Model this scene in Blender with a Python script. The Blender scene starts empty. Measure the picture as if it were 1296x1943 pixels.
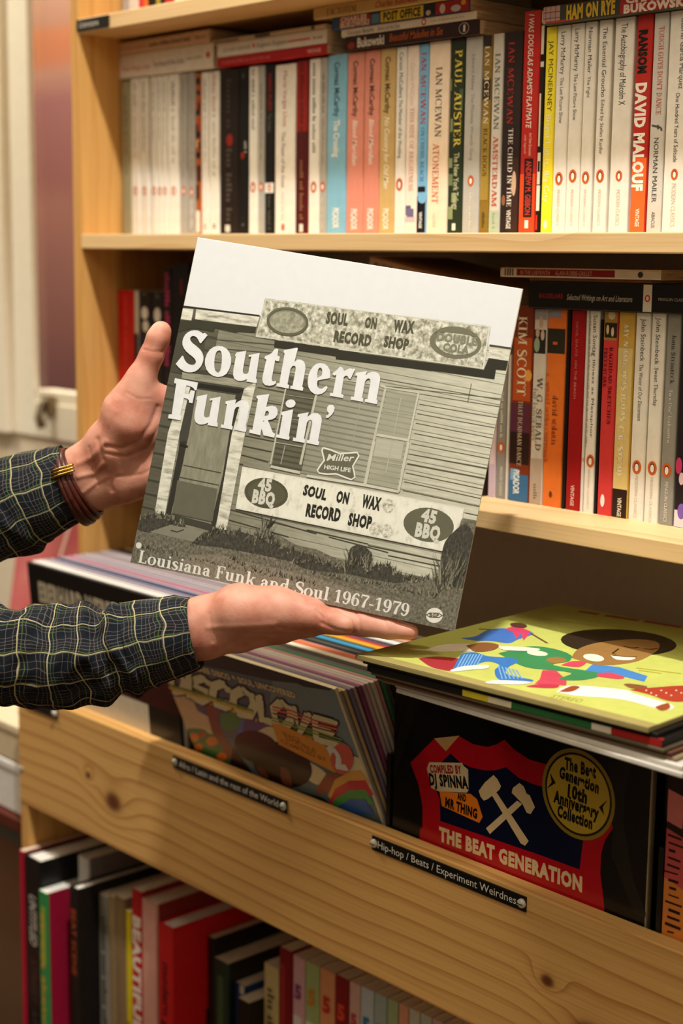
# A bookshop corner: two hands hold a record sleeve in front of a pine bookcase and a record bin.
# World: X runs right along the bookcase front, Y into the shelves, Z up; Z = 0 is the top of the middle shelf; metres.
import bpy, math, random
import numpy as np
from mathutils import Vector, Matrix
from mathutils.geometry import tessellate_polygon

scn = bpy.context.scene
COL = scn.collection
random.seed(7)

# ------------------------------------------------------------------ camera
def make_camera():
    cd = bpy.data.cameras.new('camera'); co = bpy.data.objects.new('camera', cd); COL.objects.link(co)
    yaw, pitch, roll = -0.82749, -0.16157, 0.01219
    d = Vector((math.sin(yaw)*math.cos(pitch), math.cos(yaw)*math.cos(pitch), math.sin(pitch)))
    r = Vector((math.cos(yaw), -math.sin(yaw), 0)); u = r.cross(d)
    c, s = math.cos(roll), math.sin(roll)
    r2 = c*r + s*u; u2 = -s*r + c*u
    co.matrix_world = Matrix(((r2.x, u2.x, -d.x, 1.76784), (r2.y, u2.y, -d.y, -1.14375), (r2.z, u2.z, -d.z, -0.02472), (0, 0, 0, 1)))
    cd.sensor_fit = 'VERTICAL'; cd.sensor_height = 36; cd.sensor_width = 24
    cd.lens = 2971.52/1943*36
    cd.clip_start = .05
    cd.dof.use_dof = True; cd.dof.focus_distance = 1.45; cd.dof.aperture_fstop = DOF_STOP
    scn.camera = co
DOF_STOP = 3.6
make_camera()

# ------------------------------------------------------------------ light
scn.view_settings.view_transform = 'Standard'; scn.view_settings.look = 'None'
scn.view_settings.gamma = 1; scn.view_settings.use_curve_mapping = False
scn.view_settings.exposure = 0.0
w = bpy.data.worlds.new('shop_light'); scn.world = w; w.use_nodes = True
nt = w.node_tree; nt.nodes.clear()
out = nt.nodes.new('ShaderNodeOutputWorld'); bg = nt.nodes.new('ShaderNodeBackground')
tc = nt.nodes.new('ShaderNodeTexCoord'); sx = nt.nodes.new('ShaderNodeSeparateXYZ'); rp = nt.nodes.new('ShaderNodeValToRGB'); mr = nt.nodes.new('ShaderNodeMapRange')
nt.links.new(tc.outputs['Generated'], sx.inputs[0]); nt.links.new(sx.outputs['Z'], mr.inputs['Value'])
mr.inputs['From Min'].default_value = -1; mr.inputs['From Max'].default_value = 1
nt.links.new(mr.outputs[0], rp.inputs[0]); nt.links.new(rp.outputs[0], bg.inputs[0]); nt.links.new(bg.outputs[0], out.inputs[0])
# darker floor side, warm walls, bright ceiling of the room
rp.color_ramp.elements[0].position = .36; rp.color_ramp.elements[0].color = (.035, .022, .012, 1)
rp.color_ramp.elements[1].position = .80; rp.color_ramp.elements[1].color = (1.0, .83, .60, 1)
bg.inputs[1].default_value = 0.60

def lamp(name, kind, loc, target, power, color, **kw):
    ld = bpy.data.lights.new(name, kind); lo = bpy.data.objects.new(name, ld); COL.objects.link(lo)
    lo.location = loc; lo.rotation_euler = (Vector(target)-Vector(loc)).to_track_quat('-Z', 'Y').to_euler()
    ld.energy = power; ld.color = color
    for k, v in kw.items(): setattr(ld, k, v)
    return lo
# the ceiling spot over the shelves: steep, from the front right
lamp('ceiling_spot', 'SPOT', (1.35, -.66, 2.05), (.50, 0, -.2), 305, (1, .985, .96), spot_size=.80, spot_blend=.75, shadow_soft_size=.055)
# the shop's general ceiling light, broad and soft, behind the photographer
lamp('ceiling_panel', 'AREA', (.75, -1.45, 1.30), (.55, 0, 0), 7, (1, .87, .68), shape='RECTANGLE', size=1.2, size_y=.8)
lamp('added_shelf_fill', 'SPOT', (1.25, -1.5, 1.62), (.72, .05, .10), 40, (1, .88, .70), spot_size=.62, spot_blend=.95, shadow_soft_size=.16)  # added fill spot: lifts the upper books and held record, leaves the bin darker
# two added fills: one brightens the window corner, one the hanging behind the pane
lamp('added_corner_fill', 'AREA', (-1.0, -.75, 1.35), (-.35, .25, .1), 25, (1, .88, .70), shape='DISK', size=.35)
lamp('added_hanging_fill', 'AREA', (-.75, .42, 1.5), (-.95, .72, .1), 66, (1, .88, .72), shape='DISK', size=.3)

# ------------------------------------------------------------------ materials
def lin(h):
    h = h.lstrip('#'); c = [int(h[i:i+2], 16)/255 for i in (0, 2, 4)]
    return tuple(x/12.92 if x <= .04045 else ((x+.055)/1.055)**2.4 for x in c)
class Nodes:
    def __init__(s, name, rough=.5, spec=.4):
        s.m = bpy.data.materials.new(name); s.m.use_nodes = True; s.t = s.m.node_tree
        s.b = s.t.nodes['Principled BSDF']; s.b.inputs['Roughness'].default_value = rough
        s.b.inputs['Specular IOR Level'].default_value = spec
    def n(s, kind, **kw):
        x = s.t.nodes.new(kind)
        for k, v in kw.items(): setattr(x, k, v)
        return x
    def put(s, v, sock):
        if v is None: return
        if isinstance(v, (int, float)): sock.default_value = v
        elif isinstance(v, tuple): sock.default_value = v if len(v) == len(sock.default_value) else tuple(v)+(1,)
        else: s.t.links.new(v, sock)
    def math(s, op, a, b=None, c=None, clamp=False):
        x = s.n('ShaderNodeMath', operation=op, use_clamp=clamp); s.put(a, x.inputs[0]); s.put(b, x.inputs[1]); s.put(c, x.inputs[2]); return x.outputs[0]
    def mix(s, f, a, b, blend='MIX'):
        x = s.n('ShaderNodeMix', data_type='RGBA', blend_type=blend); s.put(f, x.inputs[0]); s.put(a, x.inputs[6]); s.put(b, x.inputs[7]); return x.outputs[2]
    def noise(s, vec, scale, detail=3, rough=.5, dist=0.0):
        x = s.n('ShaderNodeTexNoise'); s.put(vec, x.inputs['Vector']); x.inputs['Scale'].default_value = scale; x.inputs['Detail'].default_value = detail
        x.inputs['Roughness'].default_value = rough; x.inputs['Distortion'].default_value = dist; return x.outputs[0]
    def ramp(s, f, stops):
        x = s.n('ShaderNodeValToRGB'); s.put(f, x.inputs[0]); e = x.color_ramp.elements
        while len(e) < len(stops): e.new(.5)
        for el, (p, c) in zip(e, stops): el.position = p; el.color = (*c, 1) if len(c) == 3 else c
        return x.outputs[0]
    def coord(s, which='Object', scale=None, rot=None):
        o = s.n('ShaderNodeTexCoord').outputs[which]
        if scale:
            mp = s.n('ShaderNodeMapping'); mp.inputs['Scale'].default_value = scale
            if rot: mp.inputs['Rotation'].default_value = rot
            s.put(o, mp.inputs[0]); o = mp.outputs[0]
        return o
    def sep(s, v):
        x = s.n('ShaderNodeSeparateXYZ'); s.put(v, x.inputs[0]); return x.outputs
    def comb(s, x_, y_, z_):
        x = s.n('ShaderNodeCombineXYZ'); s.put(x_, x.inputs[0]); s.put(y_, x.inputs[1]); s.put(z_, x.inputs[2]); return x.outputs[0]
    def bump(s, h, strength=.2, dist=.002):
        x = s.n('ShaderNodeBump'); x.inputs['Strength'].default_value = strength; x.inputs['Distance'].default_value = dist; s.put(h, x.inputs['Height']); s.put(x.outputs[0], s.b.inputs['Normal'])
    def col(s, c): s.put(c, s.b.inputs['Base Color']); return s.m

_M = {}
def M(hexcol, rough=.42, gain=1.0, var=.05, spec=.4):
    """printed or painted surface in one colour with a faint mottle"""
    key = (hexcol, rough, gain, var, spec)
    if key in _M: return _M[key]
    c = tuple(min(.92, x*gain) for x in lin(hexcol))
    N = Nodes('print_'+hexcol.lstrip('#'), rough, spec)
    f = N.noise(N.coord('Object'), 90, 2)
    N.col(N.ramp(f, [(.3, tuple(x*(1-var) for x in c)), (.7, tuple(min(.95, x*(1+var)) for x in c))]))
    _M[key] = N.m
    return N.m

def pine(name, along='X', base='#d8ab62', dark='#b5762f', knots=(), seed=0.0, ring=34, contrast=1.0, wobble=3.6):
    """planed pine: growth rings drawn out along the board, fine fibres, knots with a dark heart"""
    N = Nodes(name, .5, .35)
    p = N.sep(N.coord('Object'))
    ax = {'X': 0, 'Y': 1, 'Z': 2}[along]; other = [i for i in (0, 1, 2) if i != ax]
    lng = p[ax]; across = p[other[1]]; deep = p[other[0]]
    wob = N.noise(N.comb(N.math('MULTIPLY', lng, 2.1), N.math('MULTIPLY_ADD', across, 5.0, seed), N.math('MULTIPLY', deep, 3.0)), 1.0, 2)
    ph = N.math('MULTIPLY_ADD', wob, wobble, N.math('MULTIPLY', across, ring))
    ph = N.math('ADD', ph, N.math('MULTIPLY', deep, ring*.55))
    kmask = None; heart = None
    for (kx, kz, rx, rz) in knots:
        dx = N.math('DIVIDE', N.math('SUBTRACT', lng, kx), rx); dz = N.math('DIVIDE', N.math('SUBTRACT', across, kz), rz)
        d2 = N.math('ADD', N.math('MULTIPLY', dx, dx), N.math('MULTIPLY', dz, dz))
        bulge = N.math('EXPONENT', N.math('MULTIPLY', d2, -.16))
        ph = N.math('MULTIPLY_ADD', bulge, 1.5, ph)
        h = N.math('EXPONENT', N.math('MULTIPLY', N.math('POWER', d2, 2.0), -1.0))
        g = N.math('EXPONENT', N.math('MULTIPLY', d2, -.5))
        heart = h if heart is None else N.math('MAXIMUM', heart, h)
        kmask = g if kmask is None else N.math('MAXIMUM', kmask, g)
    fr = N.math('FRACT', ph)
    late = N.math('POWER', fr, 5.0)
    fib = N.noise(N.comb(N.math('MULTIPLY', lng, 6), N.math('MULTIPLY', across, 420), N.math('MULTIPLY', deep, 420)), 1.0, 2)
    patch = N.noise(N.comb(N.math('MULTIPLY', lng, 3), N.math('MULTIPLY_ADD', across, 9, seed+4), deep), 1.0, 2)
    b, d = lin(base), lin(dark)
    c = N.mix(N.math('MULTIPLY', late, .62*contrast), b, d)
    c = N.mix(N.math('MULTIPLY', N.math('SUBTRACT', patch, .35, clamp=True), 1.1*contrast), c, tuple(x*.78 for x in b))
    c = N.mix(N.math('MULTIPLY', N.math('SUBTRACT', fib, .45, clamp=True), .8), c, tuple(x*.72 for x in d))
    if heart is not None:
        c = N.mix(N.math('MULTIPLY', kmask, .38), c, lin('#a86a2a'))
        c = N.mix(N.math('MULTIPLY', heart, .93), c, lin('#5a2412'))
    N.bump(fib, .12, .0006)
    return N.col(c)

# ------------------------------------------------------------------ mesh building
class MB:
    def __init__(s): s.v = []; s.f = []; s.mi = []; s.uv = []; s.mats = []; s.sm = []
    def m(s, mat):
        if mat not in s.mats: s.mats.append(mat)
        return s.mats.index(mat)
    def face(s, pts, mat, uv=None, smooth=False):
        k = len(s.v); s.v += [tuple(p) for p in pts]; s.f.append(tuple(range(k, k+len(pts)))); s.mi.append(s.m(mat)); s.uv.append(uv or [(0, 0)]*len(pts)); s.sm.append(smooth)
    def mesh(s, verts, faces, mat, uvs=None, smooth=True):
        k = len(s.v); s.v += [tuple(p) for p in verts]; mi = s.m(mat)
        for f in faces:
            s.f.append(tuple(k+i for i in f)); s.mi.append(mi); s.sm.append(smooth); s.uv.append([uvs[i] for i in f] if uvs else [(0, 0)]*len(f))
    def box(s, x0, x1, y0, y1, z0, z1, mat):
        V = [(x0, y0, z0), (x1, y0, z0), (x1, y1, z0), (x0, y1, z0), (x0, y0, z1), (x1, y0, z1), (x1, y1, z1), (x0, y1, z1)]
        s.mesh(V, [(0, 3, 2, 1), (4, 5, 6, 7), (0, 1, 5, 4), (1, 2, 6, 5), (2, 3, 7, 6), (3, 0, 4, 7)], mat, smooth=False)
    def poly2(s, pts, fn, mat):
        """a flat outline, filled; fn turns (u, v) into a point"""
        tri = tessellate_polygon([[Vector((p[0], p[1], 0)) for p in pts]])
        s.mesh([fn(*p) for p in pts], tri, mat, [tuple(p) for p in pts], False)
    def hole2(s, outer, inner, fn, mat):
        o = [Vector((p[0], p[1], 0)) for p in outer]; i = [Vector((p[0], p[1], 0)) for p in inner]
        tri = tessellate_polygon([o, i]); pts = list(outer)+list(inner)
        s.mesh([fn(*p) for p in pts], tri, mat, [tuple(p) for p in pts], False)
    def tube(s, path, rad, mat, n=10, closed=False):
        P = [Vector(p) for p in path]; k = len(P); rings = []
        up = Vector((0, 0, 1))
        for i, p in enumerate(P):
            a = P[(i-1) % k] if (i or closed) else P[0]; b = P[(i+1) % k] if (i < k-1 or closed) else P[-1]
            t = (b-a).normalized(); q = t.cross(up if abs(t.z) < .9 else Vector((1, 0, 0))).normalized(); r2 = t.cross(q)
            r = rad[i] if isinstance(rad, (list, tuple)) else rad
            rings.append([p+q*(r*math.cos(2*math.pi*j/n))+r2*(r*math.sin(2*math.pi*j/n)) for j in range(n)])
        V = [p for r in rings for p in r]; F = []
        for i in range(k if closed else k-1):
            for j in range(n):
                a = i*n+j; b = i*n+(j+1) % n; c = ((i+1) % k)*n+(j+1) % n; d = ((i+1) % k)*n+j; F.append((a, b, c, d))
        if not closed: F += [tuple(range(n))[::-1], tuple(range((k-1)*n, k*n))]
        s.mesh(V, F, mat)
    def build(s, name, parent=None, bevel=0, seg=2):
        me = bpy.data.meshes.new(name); me.from_pydata(s.v, [], s.f)
        for m in s.mats: me.materials.append(m)
        me.polygons.foreach_set('material_index', s.mi); me.polygons.foreach_set('use_smooth', s.sm)
        uvl = me.uv_layers.new(name='uv'); flat = [c for f in s.uv for p in f for c in p]; uvl.data.foreach_set('uv', flat)
        me.update()
        o = bpy.data.objects.new(name, me); COL.objects.link(o)
        if parent is not None: o.parent = parent
        if bevel:
            b = o.modifiers.new('bevel', 'BEVEL'); b.width = bevel; b.segments = seg; b.limit_method = 'ANGLE'; b.angle_limit = math.radians(50)
        return o
def empty(name, label, cat, loc=(0, 0, 0), rot=None, group=None):
    o = bpy.data.objects.new(name, None); COL.objects.link(o); o.location = loc; o.empty_display_size = .02
    if rot is not None: o.rotation_euler = rot
    o['label'] = label; o['category'] = cat
    if group: o['group'] = group
    return o
def tag(o, label, cat, group=None):
    o['label'] = label; o['category'] = cat
    if group: o['group'] = group
    return o
def structure(o, label=None):
    o['kind'] = 'structure'
    if label: o['label'] = label
    return o

# ------------------------------------------------------------------ lettering
_T = {}
def font_geo(txt, font):
    """triangles of a line of sans lettering; cap height 1, width as is"""
    key = (txt, font)
    if key in _T: return _T[key]
    cu = bpy.data.curves.new('lettering', 'FONT'); cu.body = txt; cu.resolution_u = 2
    if font == 'b': cu.offset = .028
    if font == 'x': cu.offset = .058; cu.space_character = 1.12
    if font == 'i': cu.offset = .014; cu.shear = .25
    ob = bpy.data.objects.new('lettering', cu); me = ob.to_mesh()
    v = [(p.co.x, p.co.y) for p in me.vertices]; f = [tuple(p.vertices) for p in me.polygons]
    ob.to_mesh_clear(); bpy.data.objects.remove(ob); bpy.data.curves.remove(cu)
    x0 = min((p[0] for p in v), default=0); x1 = max((p[0] for p in v), default=1)
    v = [((x-x0)/.68, y/.68) for x, y in v]
    _T[key] = (v, f, (x1-x0)/.68); return _T[key]

def curve_pts(P, n=6):
    """Catmull-Rom through points that may carry a width as third value"""
    P = [tuple(map(float, p)) for p in P]; out_ = []
    for i in range(len(P)-1):
        a = P[max(i-1, 0)]; b = P[i]; c = P[i+1]; d = P[min(i+2, len(P)-1)]
        for k in range(n):
            t = k/n
            out_.append(tuple(.5*((2*b[j])+(-a[j]+c[j])*t+(2*a[j]-5*b[j]+4*c[j]-d[j])*t*t+(-a[j]+3*b[j]-3*c[j]+d[j])*t**3) for j in range(len(b))))
    out_.append(P[-1]); return out_

def serif_geo(txt, W=.115, T=.035):
    """lettering with stems, hairlines and slab serifs, drawn stroke by stroke (cap height .70)"""
    key = (txt, 'serif', W, T)
    if key in _T: return _T[key]
    V = []; F = []; E = .055; S = T*1.1; XH = .46; CH = .70
    def quad(x, *p):
        k = len(V); V.extend([(x+a, b) for a, b in p]); F.append(tuple(range(k, k+len(p))))
    def rect(x, x0, x1, y0, y1): quad(x, (x0, y0), (x1, y0), (x1, y1), (x0, y1))
    def stem(x, a, y0, y1, b=1, tl=1, tr=0, w=W):
        rect(x, a, a+w, y0, y1)
        if b: rect(x, a-E, a+w+E, y0, y0+S)
        if tl: rect(x, a-E, a+w, y1-S, y1)
        if tr: rect(x, a+w, a+w+E, y1-S, y1)
    def ring(x, cx, cy, rx, ry, a0=0, a1=360, w=W, t=T):
        n = max(4, int(abs(a1-a0)/12)); pts = []
        for i in range(n+1):
            a = math.radians(a0+(a1-a0)*i/n); c, s = math.cos(a), math.sin(a)
            pts.append(((cx+rx*c, cy+ry*s), (cx+(rx-w)*c, cy+(ry-t)*s)))
        for p, q in zip(pts, pts[1:]): quad(x, p[0], q[0], q[1], p[1])
    def stroke(x, P):
        Q = curve_pts(P) if len(P) > 2 else P
        L = []
        for i, p in enumerate(Q):
            a = Q[max(i-1, 0)]; b = Q[min(i+1, len(Q)-1)]; dx, dy = b[0]-a[0], b[1]-a[1]; l = math.hypot(dx, dy) or 1
            L.append(((p[0]-dy/l*p[2]/2, p[1]+dx/l*p[2]/2), (p[0]+dy/l*p[2]/2, p[1]-dx/l*p[2]/2)))
        for p, q in zip(L, L[1:]): quad(x, p[0], q[0], q[1], p[1])
    def ball(x, cx, cy, r): quad(x, *[(cx+r*math.cos(i*math.pi/5), cy+r*math.sin(i*math.pi/5)) for i in range(10)])
    def diag(x, x0, y0, x1, y1, w): quad(x, (x0-w/2, y0), (x0+w/2, y0), (x1+w/2, y1), (x1-w/2, y1))
    def ser(x, cx, y, w=.2): rect(x, cx-w/2, cx+w/2, y, y+S)
    x = 0.0
    for ch in txt:
        up = ch.isupper(); c = ch
        if c == ' ': x += .24; continue
        if c == 'o': ring(x, .23, XH/2, .23, XH/2+.012); a = .50
        elif c == 'n': stem(x, .07, 0, XH); ring(x, .26, XH-.17, .19, .18, 0, 150); stem(x, .45-W, 0, XH-.17, tl=0); a = .56
        elif c == 'u': stem(x, .06, .14, XH, b=0); ring(x, .245, .16, .185, .17, 180, 350); stem(x, .43-W, 0, XH, b=0); rect(x, .43-W, .43+E, 0, S); a = .54
        elif c == 'i': stem(x, .07, 0, XH); ball(x, .07+W/2, .62, .06); a = .28
        elif c == 'l': stem(x, .07, 0, .72); a = .28
        elif c == 's': stroke(x, [(.33, .35, T), (.28, .43, T*1.4), (.18, .44, T*1.6), (.09, .36, W*.9), (.18, .25, W*1.1), (.30, .17, W), (.30, .06, W*.7), (.18, .015, T*1.5), (.07, .06, T), (.05, .13, T)]); a = .40
        elif c == 'a': ring(x, .20, XH-.14, .16, .14, 0, 160); ball(x, .08, .33, .045); ring(x, .19, .13, .16, .14, 40, 330); stem(x, .36-W, 0, XH-.14, b=0, tl=0); rect(x, .36-W, .36+E, 0, S); a = .46
        elif c == 'd': ring(x, .21, XH/2, .19, XH/2+.01); stem(x, .42-W, 0, .72, b=0); rect(x, .42-W, .42+E, 0, S); a = .54
        elif c == 'k': stem(x, .07, 0, .72); diag(x, .07+W, .17, .40, .44, T*1.6); diag(x, .42, 0, .25, .27, W*1.1); ser(x, .41, XH-S, .17); ser(x, .43, 0, .2); a = .56
        elif c == '1': stem(x, .16, 0, CH, tl=0, tr=0); stroke(x, [(.05, .56, T*1.4), (.18, .66, T*1.4)]); a = .44
        elif c == '9': ring(x, .21, .47, .20, .23); stroke(x, [(.41-W*.45, .47, W), (.38-W*.3, .22, W*.9), (.24, .035, T*1.8), (.09, .05, T*2)]); ball(x, .09, .10, .05); a = .46
        elif c == '6': ring(x, .22, .22, .20, .23); stroke(x, [(.02+W*.45, .22, W), (.06+W*.3, .48, W*.9), (.20, .66, T*1.8), (.34, .65, T*2)]); ball(x, .34, .60, .05); a = .46
        elif c == '7': rect(x, .03, .42, CH-.09, CH); rect(x, .03, .03+T, CH-.2, CH); stroke(x, [(.40, .62, T*1.6), (.26, .36, W*.8), (.20, 0, W*1.25)]); a = .45
        elif c == '-': rect(x, .03, .25, .19, .26); a = .30
        elif c == 'I': stem(x, .08, 0, CH, tr=1); a = .34
        elif c == 'L': stem(x, .08, 0, CH, tr=1); rect(x, .08, .46, 0, S); quad(x, (.46, 0), (.46, .18), (.46-T, .18), (.40, 0)); a = .52
        elif c in 'FE':
            stem(x, .08, 0, CH, tr=1); rect(x, .08, .47, CH-S, CH); quad(x, (.47, CH), (.47, CH-.18), (.47-T, CH-.18), (.41, CH)); rect(x, .08, .36, .36, .36+S); rect(x, .36-T, .36, .28, .46); a = .52
            if c == 'E': rect(x, .08, .49, 0, S); quad(x, (.49, 0), (.49, .18), (.49-T, .18), (.43, 0)); a = .56
        elif c == 'S': stroke(x, [(.41, .52, T*1.4), (.35, .66, T*1.4), (.23, .69, T*1.6), (.09, .60, W*.8), (.11, .46, W), (.26, .36, W*1.25), (.40, .24, W), (.38, .08, W*.8), (.23, .01, T*1.6), (.10, .05, T*1.4), (.04, .19, T*1.4)]); rect(x, .41-T, .41, .48, .69); rect(x, .04, .04+T, .02, .22); a = .50
        elif c == 'O': ring(x, .32, CH/2, .31, CH/2+.015); a = .68
        elif c in 'CG':
            ring(x, .32, CH/2, .31, CH/2+.015, 45, 315); rect(x, .54-T, .54, CH-.2, CH); a = .62
            if c == 'G': rect(x, .54-W, .54, 0.04, .3); ser(x, .52, .3, .22); a = .66
        elif c == 'T': stem(x, .25-W/2, 0, CH, tl=0); rect(x, .0, .5, CH-S, CH); rect(x, 0, T, CH-.18, CH); rect(x, .5-T, .5, CH-.18, CH); a = .54
        elif c == 'A': diag(x, .10, 0, .29, CH, T*1.5); diag(x, .50, 0, .31, CH, W*1.15); rect(x, .17, .43, .2, .2+T); ser(x, .09, 0, .18); ser(x, .50, 0, .22); a = .60
        elif c == 'V': diag(x, .29, 0, .09, CH, W*1.15); diag(x, .31, 0, .50, CH, T*1.5); ser(x, .10, CH-S, .22); ser(x, .50, CH-S, .17); a = .58
        elif c == 'W': diag(x, .25, 0, .09, CH, W*1.1); diag(x, .25, 0, .42, CH, T*1.5); diag(x, .60, 0, .44, CH, W*1.1); diag(x, .62, 0, .78, CH, T*1.5); ser(x, .1, CH-S, .2); ser(x, .44, CH-S, .2); ser(x, .78, CH-S, .16); a = .86
        elif c == 'M': stem(x, .09, 0, CH, w=T*1.4, tl=1); diag(x, .38, .02, .13, CH, W*1.05); diag(x, .38, .02, .60, CH, T*1.4); stem(x, .59, 0, CH, tl=0, tr=1); a = .82
        elif c == 'N': stem(x, .09, 0, CH, w=T*1.4); diag(x, .50, 0, .13, CH, W*1.1); rect(x, .5-T*.7, .5+T*.7, 0, CH); ser(x, .5, CH-S, .18); a = .64
        elif c == 'K': stem(x, .08, 0, CH, tr=1); diag(x, .08+W, .24, .46, CH, T*1.6); diag(x, .50, 0, .26, .40, W*1.1); ser(x, .46, CH-S, .2); ser(x, .50, 0, .22); a = .62
        elif c in 'PRBD':
            stem(x, .08, 0, CH, tr=0)
            if c == 'D': ring(x, .22, CH/2, .34, CH/2, -90, 90); rect(x, .08, .24, CH-T, CH); rect(x, .08, .24, 0, T); a = .64
            else:
                ring(x, .26, CH-.18, .19, .18, -90, 90); rect(x, .08, .27, CH-T, CH); rect(x, .08, .27, CH-.36, CH-.36+T); a = .52
                if c == 'R': diag(x, .48, 0, .28, .36, W*1.1); ser(x, .49, 0, .2); a = .60
                if c == 'B': ring(x, .26, .18, .22, .18, -90, 90); rect(x, .08, .27, 0, T); a = .56
        elif c == 'U': stem(x, .08, .2, CH, b=0, tr=1); ring(x, .30, .22, .22, .235, 180, 360); rect(x, .52-T*1.4, .52, .2, CH); ser(x, .50, CH-S, .18); a = .64
        elif c == 'J': stem(x, .16, .12, CH, b=0, tr=1); stroke(x, [(.16+W/2, .14, W), (.12, .01, W*.6), (.04, .0, T*1.5)]); a = .38
        elif c == 'H': stem(x, .08, 0, CH, tr=1); stem(x, .42, 0, CH, tr=1); rect(x, .1, .5, .33, .33+S); a = .66
        elif c == 'Y': diag(x, .27, .3, .09, CH, W*1.1); diag(x, .28, .3, .46, CH, T*1.5); stem(x, .27-W/2, 0, .32, tl=0); ser(x, .1, CH-S, .2); ser(x, .46, CH-S, .16); a = .54
        elif c == '.': ball(x, .08, .05, .06); a = .2
        elif c == "'": stroke(x, [(.07, .70, W), (.05, .5, T)]); a = .16
        elif c.islower():  # remaining small letters fall back to small capitals
            v2, f2, w2 = serif_geo(c.upper(), W, T); k = len(V); V.extend([(x+p[0]*.70*.8, p[1]*.70*.8) for p in v2]); F.extend([tuple(k+i for i in f) for f in f2]); a = w2*.70*.8+.06
        else: a = .3
        x += a - .008
    v = [(p[0]/CH, p[1]/CH) for p in V]
    x0 = min((p[0] for p in v), default=0); x1 = max((p[0] for p in v), default=1)
    _T[key] = ([(p[0]-x0, p[1]) for p in v], F, x1-x0); return _T[key]

def letter_geo(txt, font):
    if font == 's': return serif_geo(txt, .125, .042)
    return font_geo(txt, font)

def art(mb, items, fn, gain=1.0, special={}, rough=.42, step=7e-6):
    """a printed picture: flat inked shapes laid on the sheet one over the other, fn(u, v, lift) gives the point"""
    LI = {'p': 3, 'h': 4, 'l': 4, 't': 7}
    items = [(it, it[LI[it[0]]]) for it in items]; items.sort(key=lambda x: x[1])
    items = [it[:LI[it[0]]]+[k+1]+it[LI[it[0]]+1:] for k, (it, l_) in enumerate((list(a), b) for a, b in items)]
    mat = lambda m: special[m] if m.startswith('@') else M(m, rough, gain)
    for it in items:
        if it[0] == 'p':
            pts = it[2]
            if it[4]: pts = [p[:2] for p in curve_pts(list(pts)+[pts[0]], 4)][:-1]
            pts = clip01(pts)
            if len(pts) > 2: mb.poly2(pts, lambda u, v: fn(u, v, it[3]*step), mat(it[1]))
        elif it[0] == 'h': mb.hole2(it[2], it[3], lambda u, v: fn(u, v, it[4]*step), mat(it[1]))
        elif it[0] == 'l':
            w_, P, lf = it[2], it[3], it[4]; L = []
            P = [(min(1, max(0, a)), min(1, max(0, b))) for a, b in P]
            for i, p in enumerate(P):
                a = P[max(i-1, 0)]; b = P[min(i+1, len(P)-1)]; dx, dy = b[0]-a[0], b[1]-a[1]; l = math.hypot(dx, dy) or 1
                L.append(((p[0]-dy/l*w_/2, p[1]+dx/l*w_/2), (p[0]+dy/l*w_/2, p[1]-dx/l*w_/2)))
            for p, q in zip(L, L[1:]):
                uv = [p[0], q[0], q[1], p[1]]; mb.face([fn(a, b, lf*step) for a, b in uv], mat(it[1]), uv)
        elif it[0] == 't':
            _, m_, txt, a, b, h, font, lf = it
            v, f, wd = letter_geo(txt, font); dx, dy = b[0]-a[0], b[1]-a[1]; L = math.hypot(dx, dy); ex = (dx/L, dy/L); ey = (-ex[1], ex[0])
            uv = [(a[0]+ex[0]*p[0]*L/wd+ey[0]*p[1]*h, a[1]+ex[1]*p[0]*L/wd+ey[1]*p[1]*h) for p in v]
            mb.mesh([fn(p[0], p[1], lf*step+(i % 4)*1.5e-6) for i, p in zip(vert_layer(len(v), f), uv)], f, mat(m_), uv, False)
def vert_layer(n, f):
    L = [0]*n
    for i, q in enumerate(f):
        for k in q: L[k] = i
    return L
def clip01(pts):
    for ax, lim, sg in ((0, 0, 1), (0, 1, -1), (1, 0, 1), (1, 1, -1)):
        o = []
        for i, p in enumerate(pts):
            q = pts[i-1]; ip = (p[ax]-lim)*sg >= 0; iq = (q[ax]-lim)*sg >= 0
            if ip != iq:
                t = (lim-q[ax])/(p[ax]-q[ax]); o.append((q[0]+(p[0]-q[0])*t, q[1]+(p[1]-q[1])*t))
            if ip: o.append(tuple(p))
        pts = o
        if not pts: break
    return pts
# ------------------------------------------------------------------ the room
FLOOR = -1.45
wallpaint = M('#d9ccb4', .8, 1, .03)
creampaint = M('#efe8d4', .45, 1, .03)
mb = MB(); N = Nodes('floor_boards', .55); p = N.sep(N.coord('Object'))
pl = N.math('FRACT', N.math('MULTIPLY', p[1], 8)); gap = N.math('LESS_THAN', pl, .03)
fn_ = N.noise(N.comb(N.math('MULTIPLY', p[0], 3), N.math('MULTIPLY', p[1], 40), p[2]), 1, 3)
N.col(N.mix(gap, N.mix(fn_, lin('#4a3220'), lin('#6b4a30')), lin('#1a100a')))
mb.box(-2.6, 3.2, -3.2, 1.6, FLOOR-.05, FLOOR, N.m); structure(mb.build('floor'))
WX0, WX1, WZ0, WZ1 = -.66, -.06, -.327, .95       # window opening in the back wall
mb = MB()
for b in ((-2.6, WX0, FLOOR, 1.6), (WX1, 3.2, FLOOR, 1.6), (WX0, WX1, FLOOR, WZ0), (WX0, WX1, WZ1, 1.6)):
    mb.box(b[0], b[1], .245, .33, b[2], b[3], wallpaint)
structure(mb.build('wall_back'))
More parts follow.
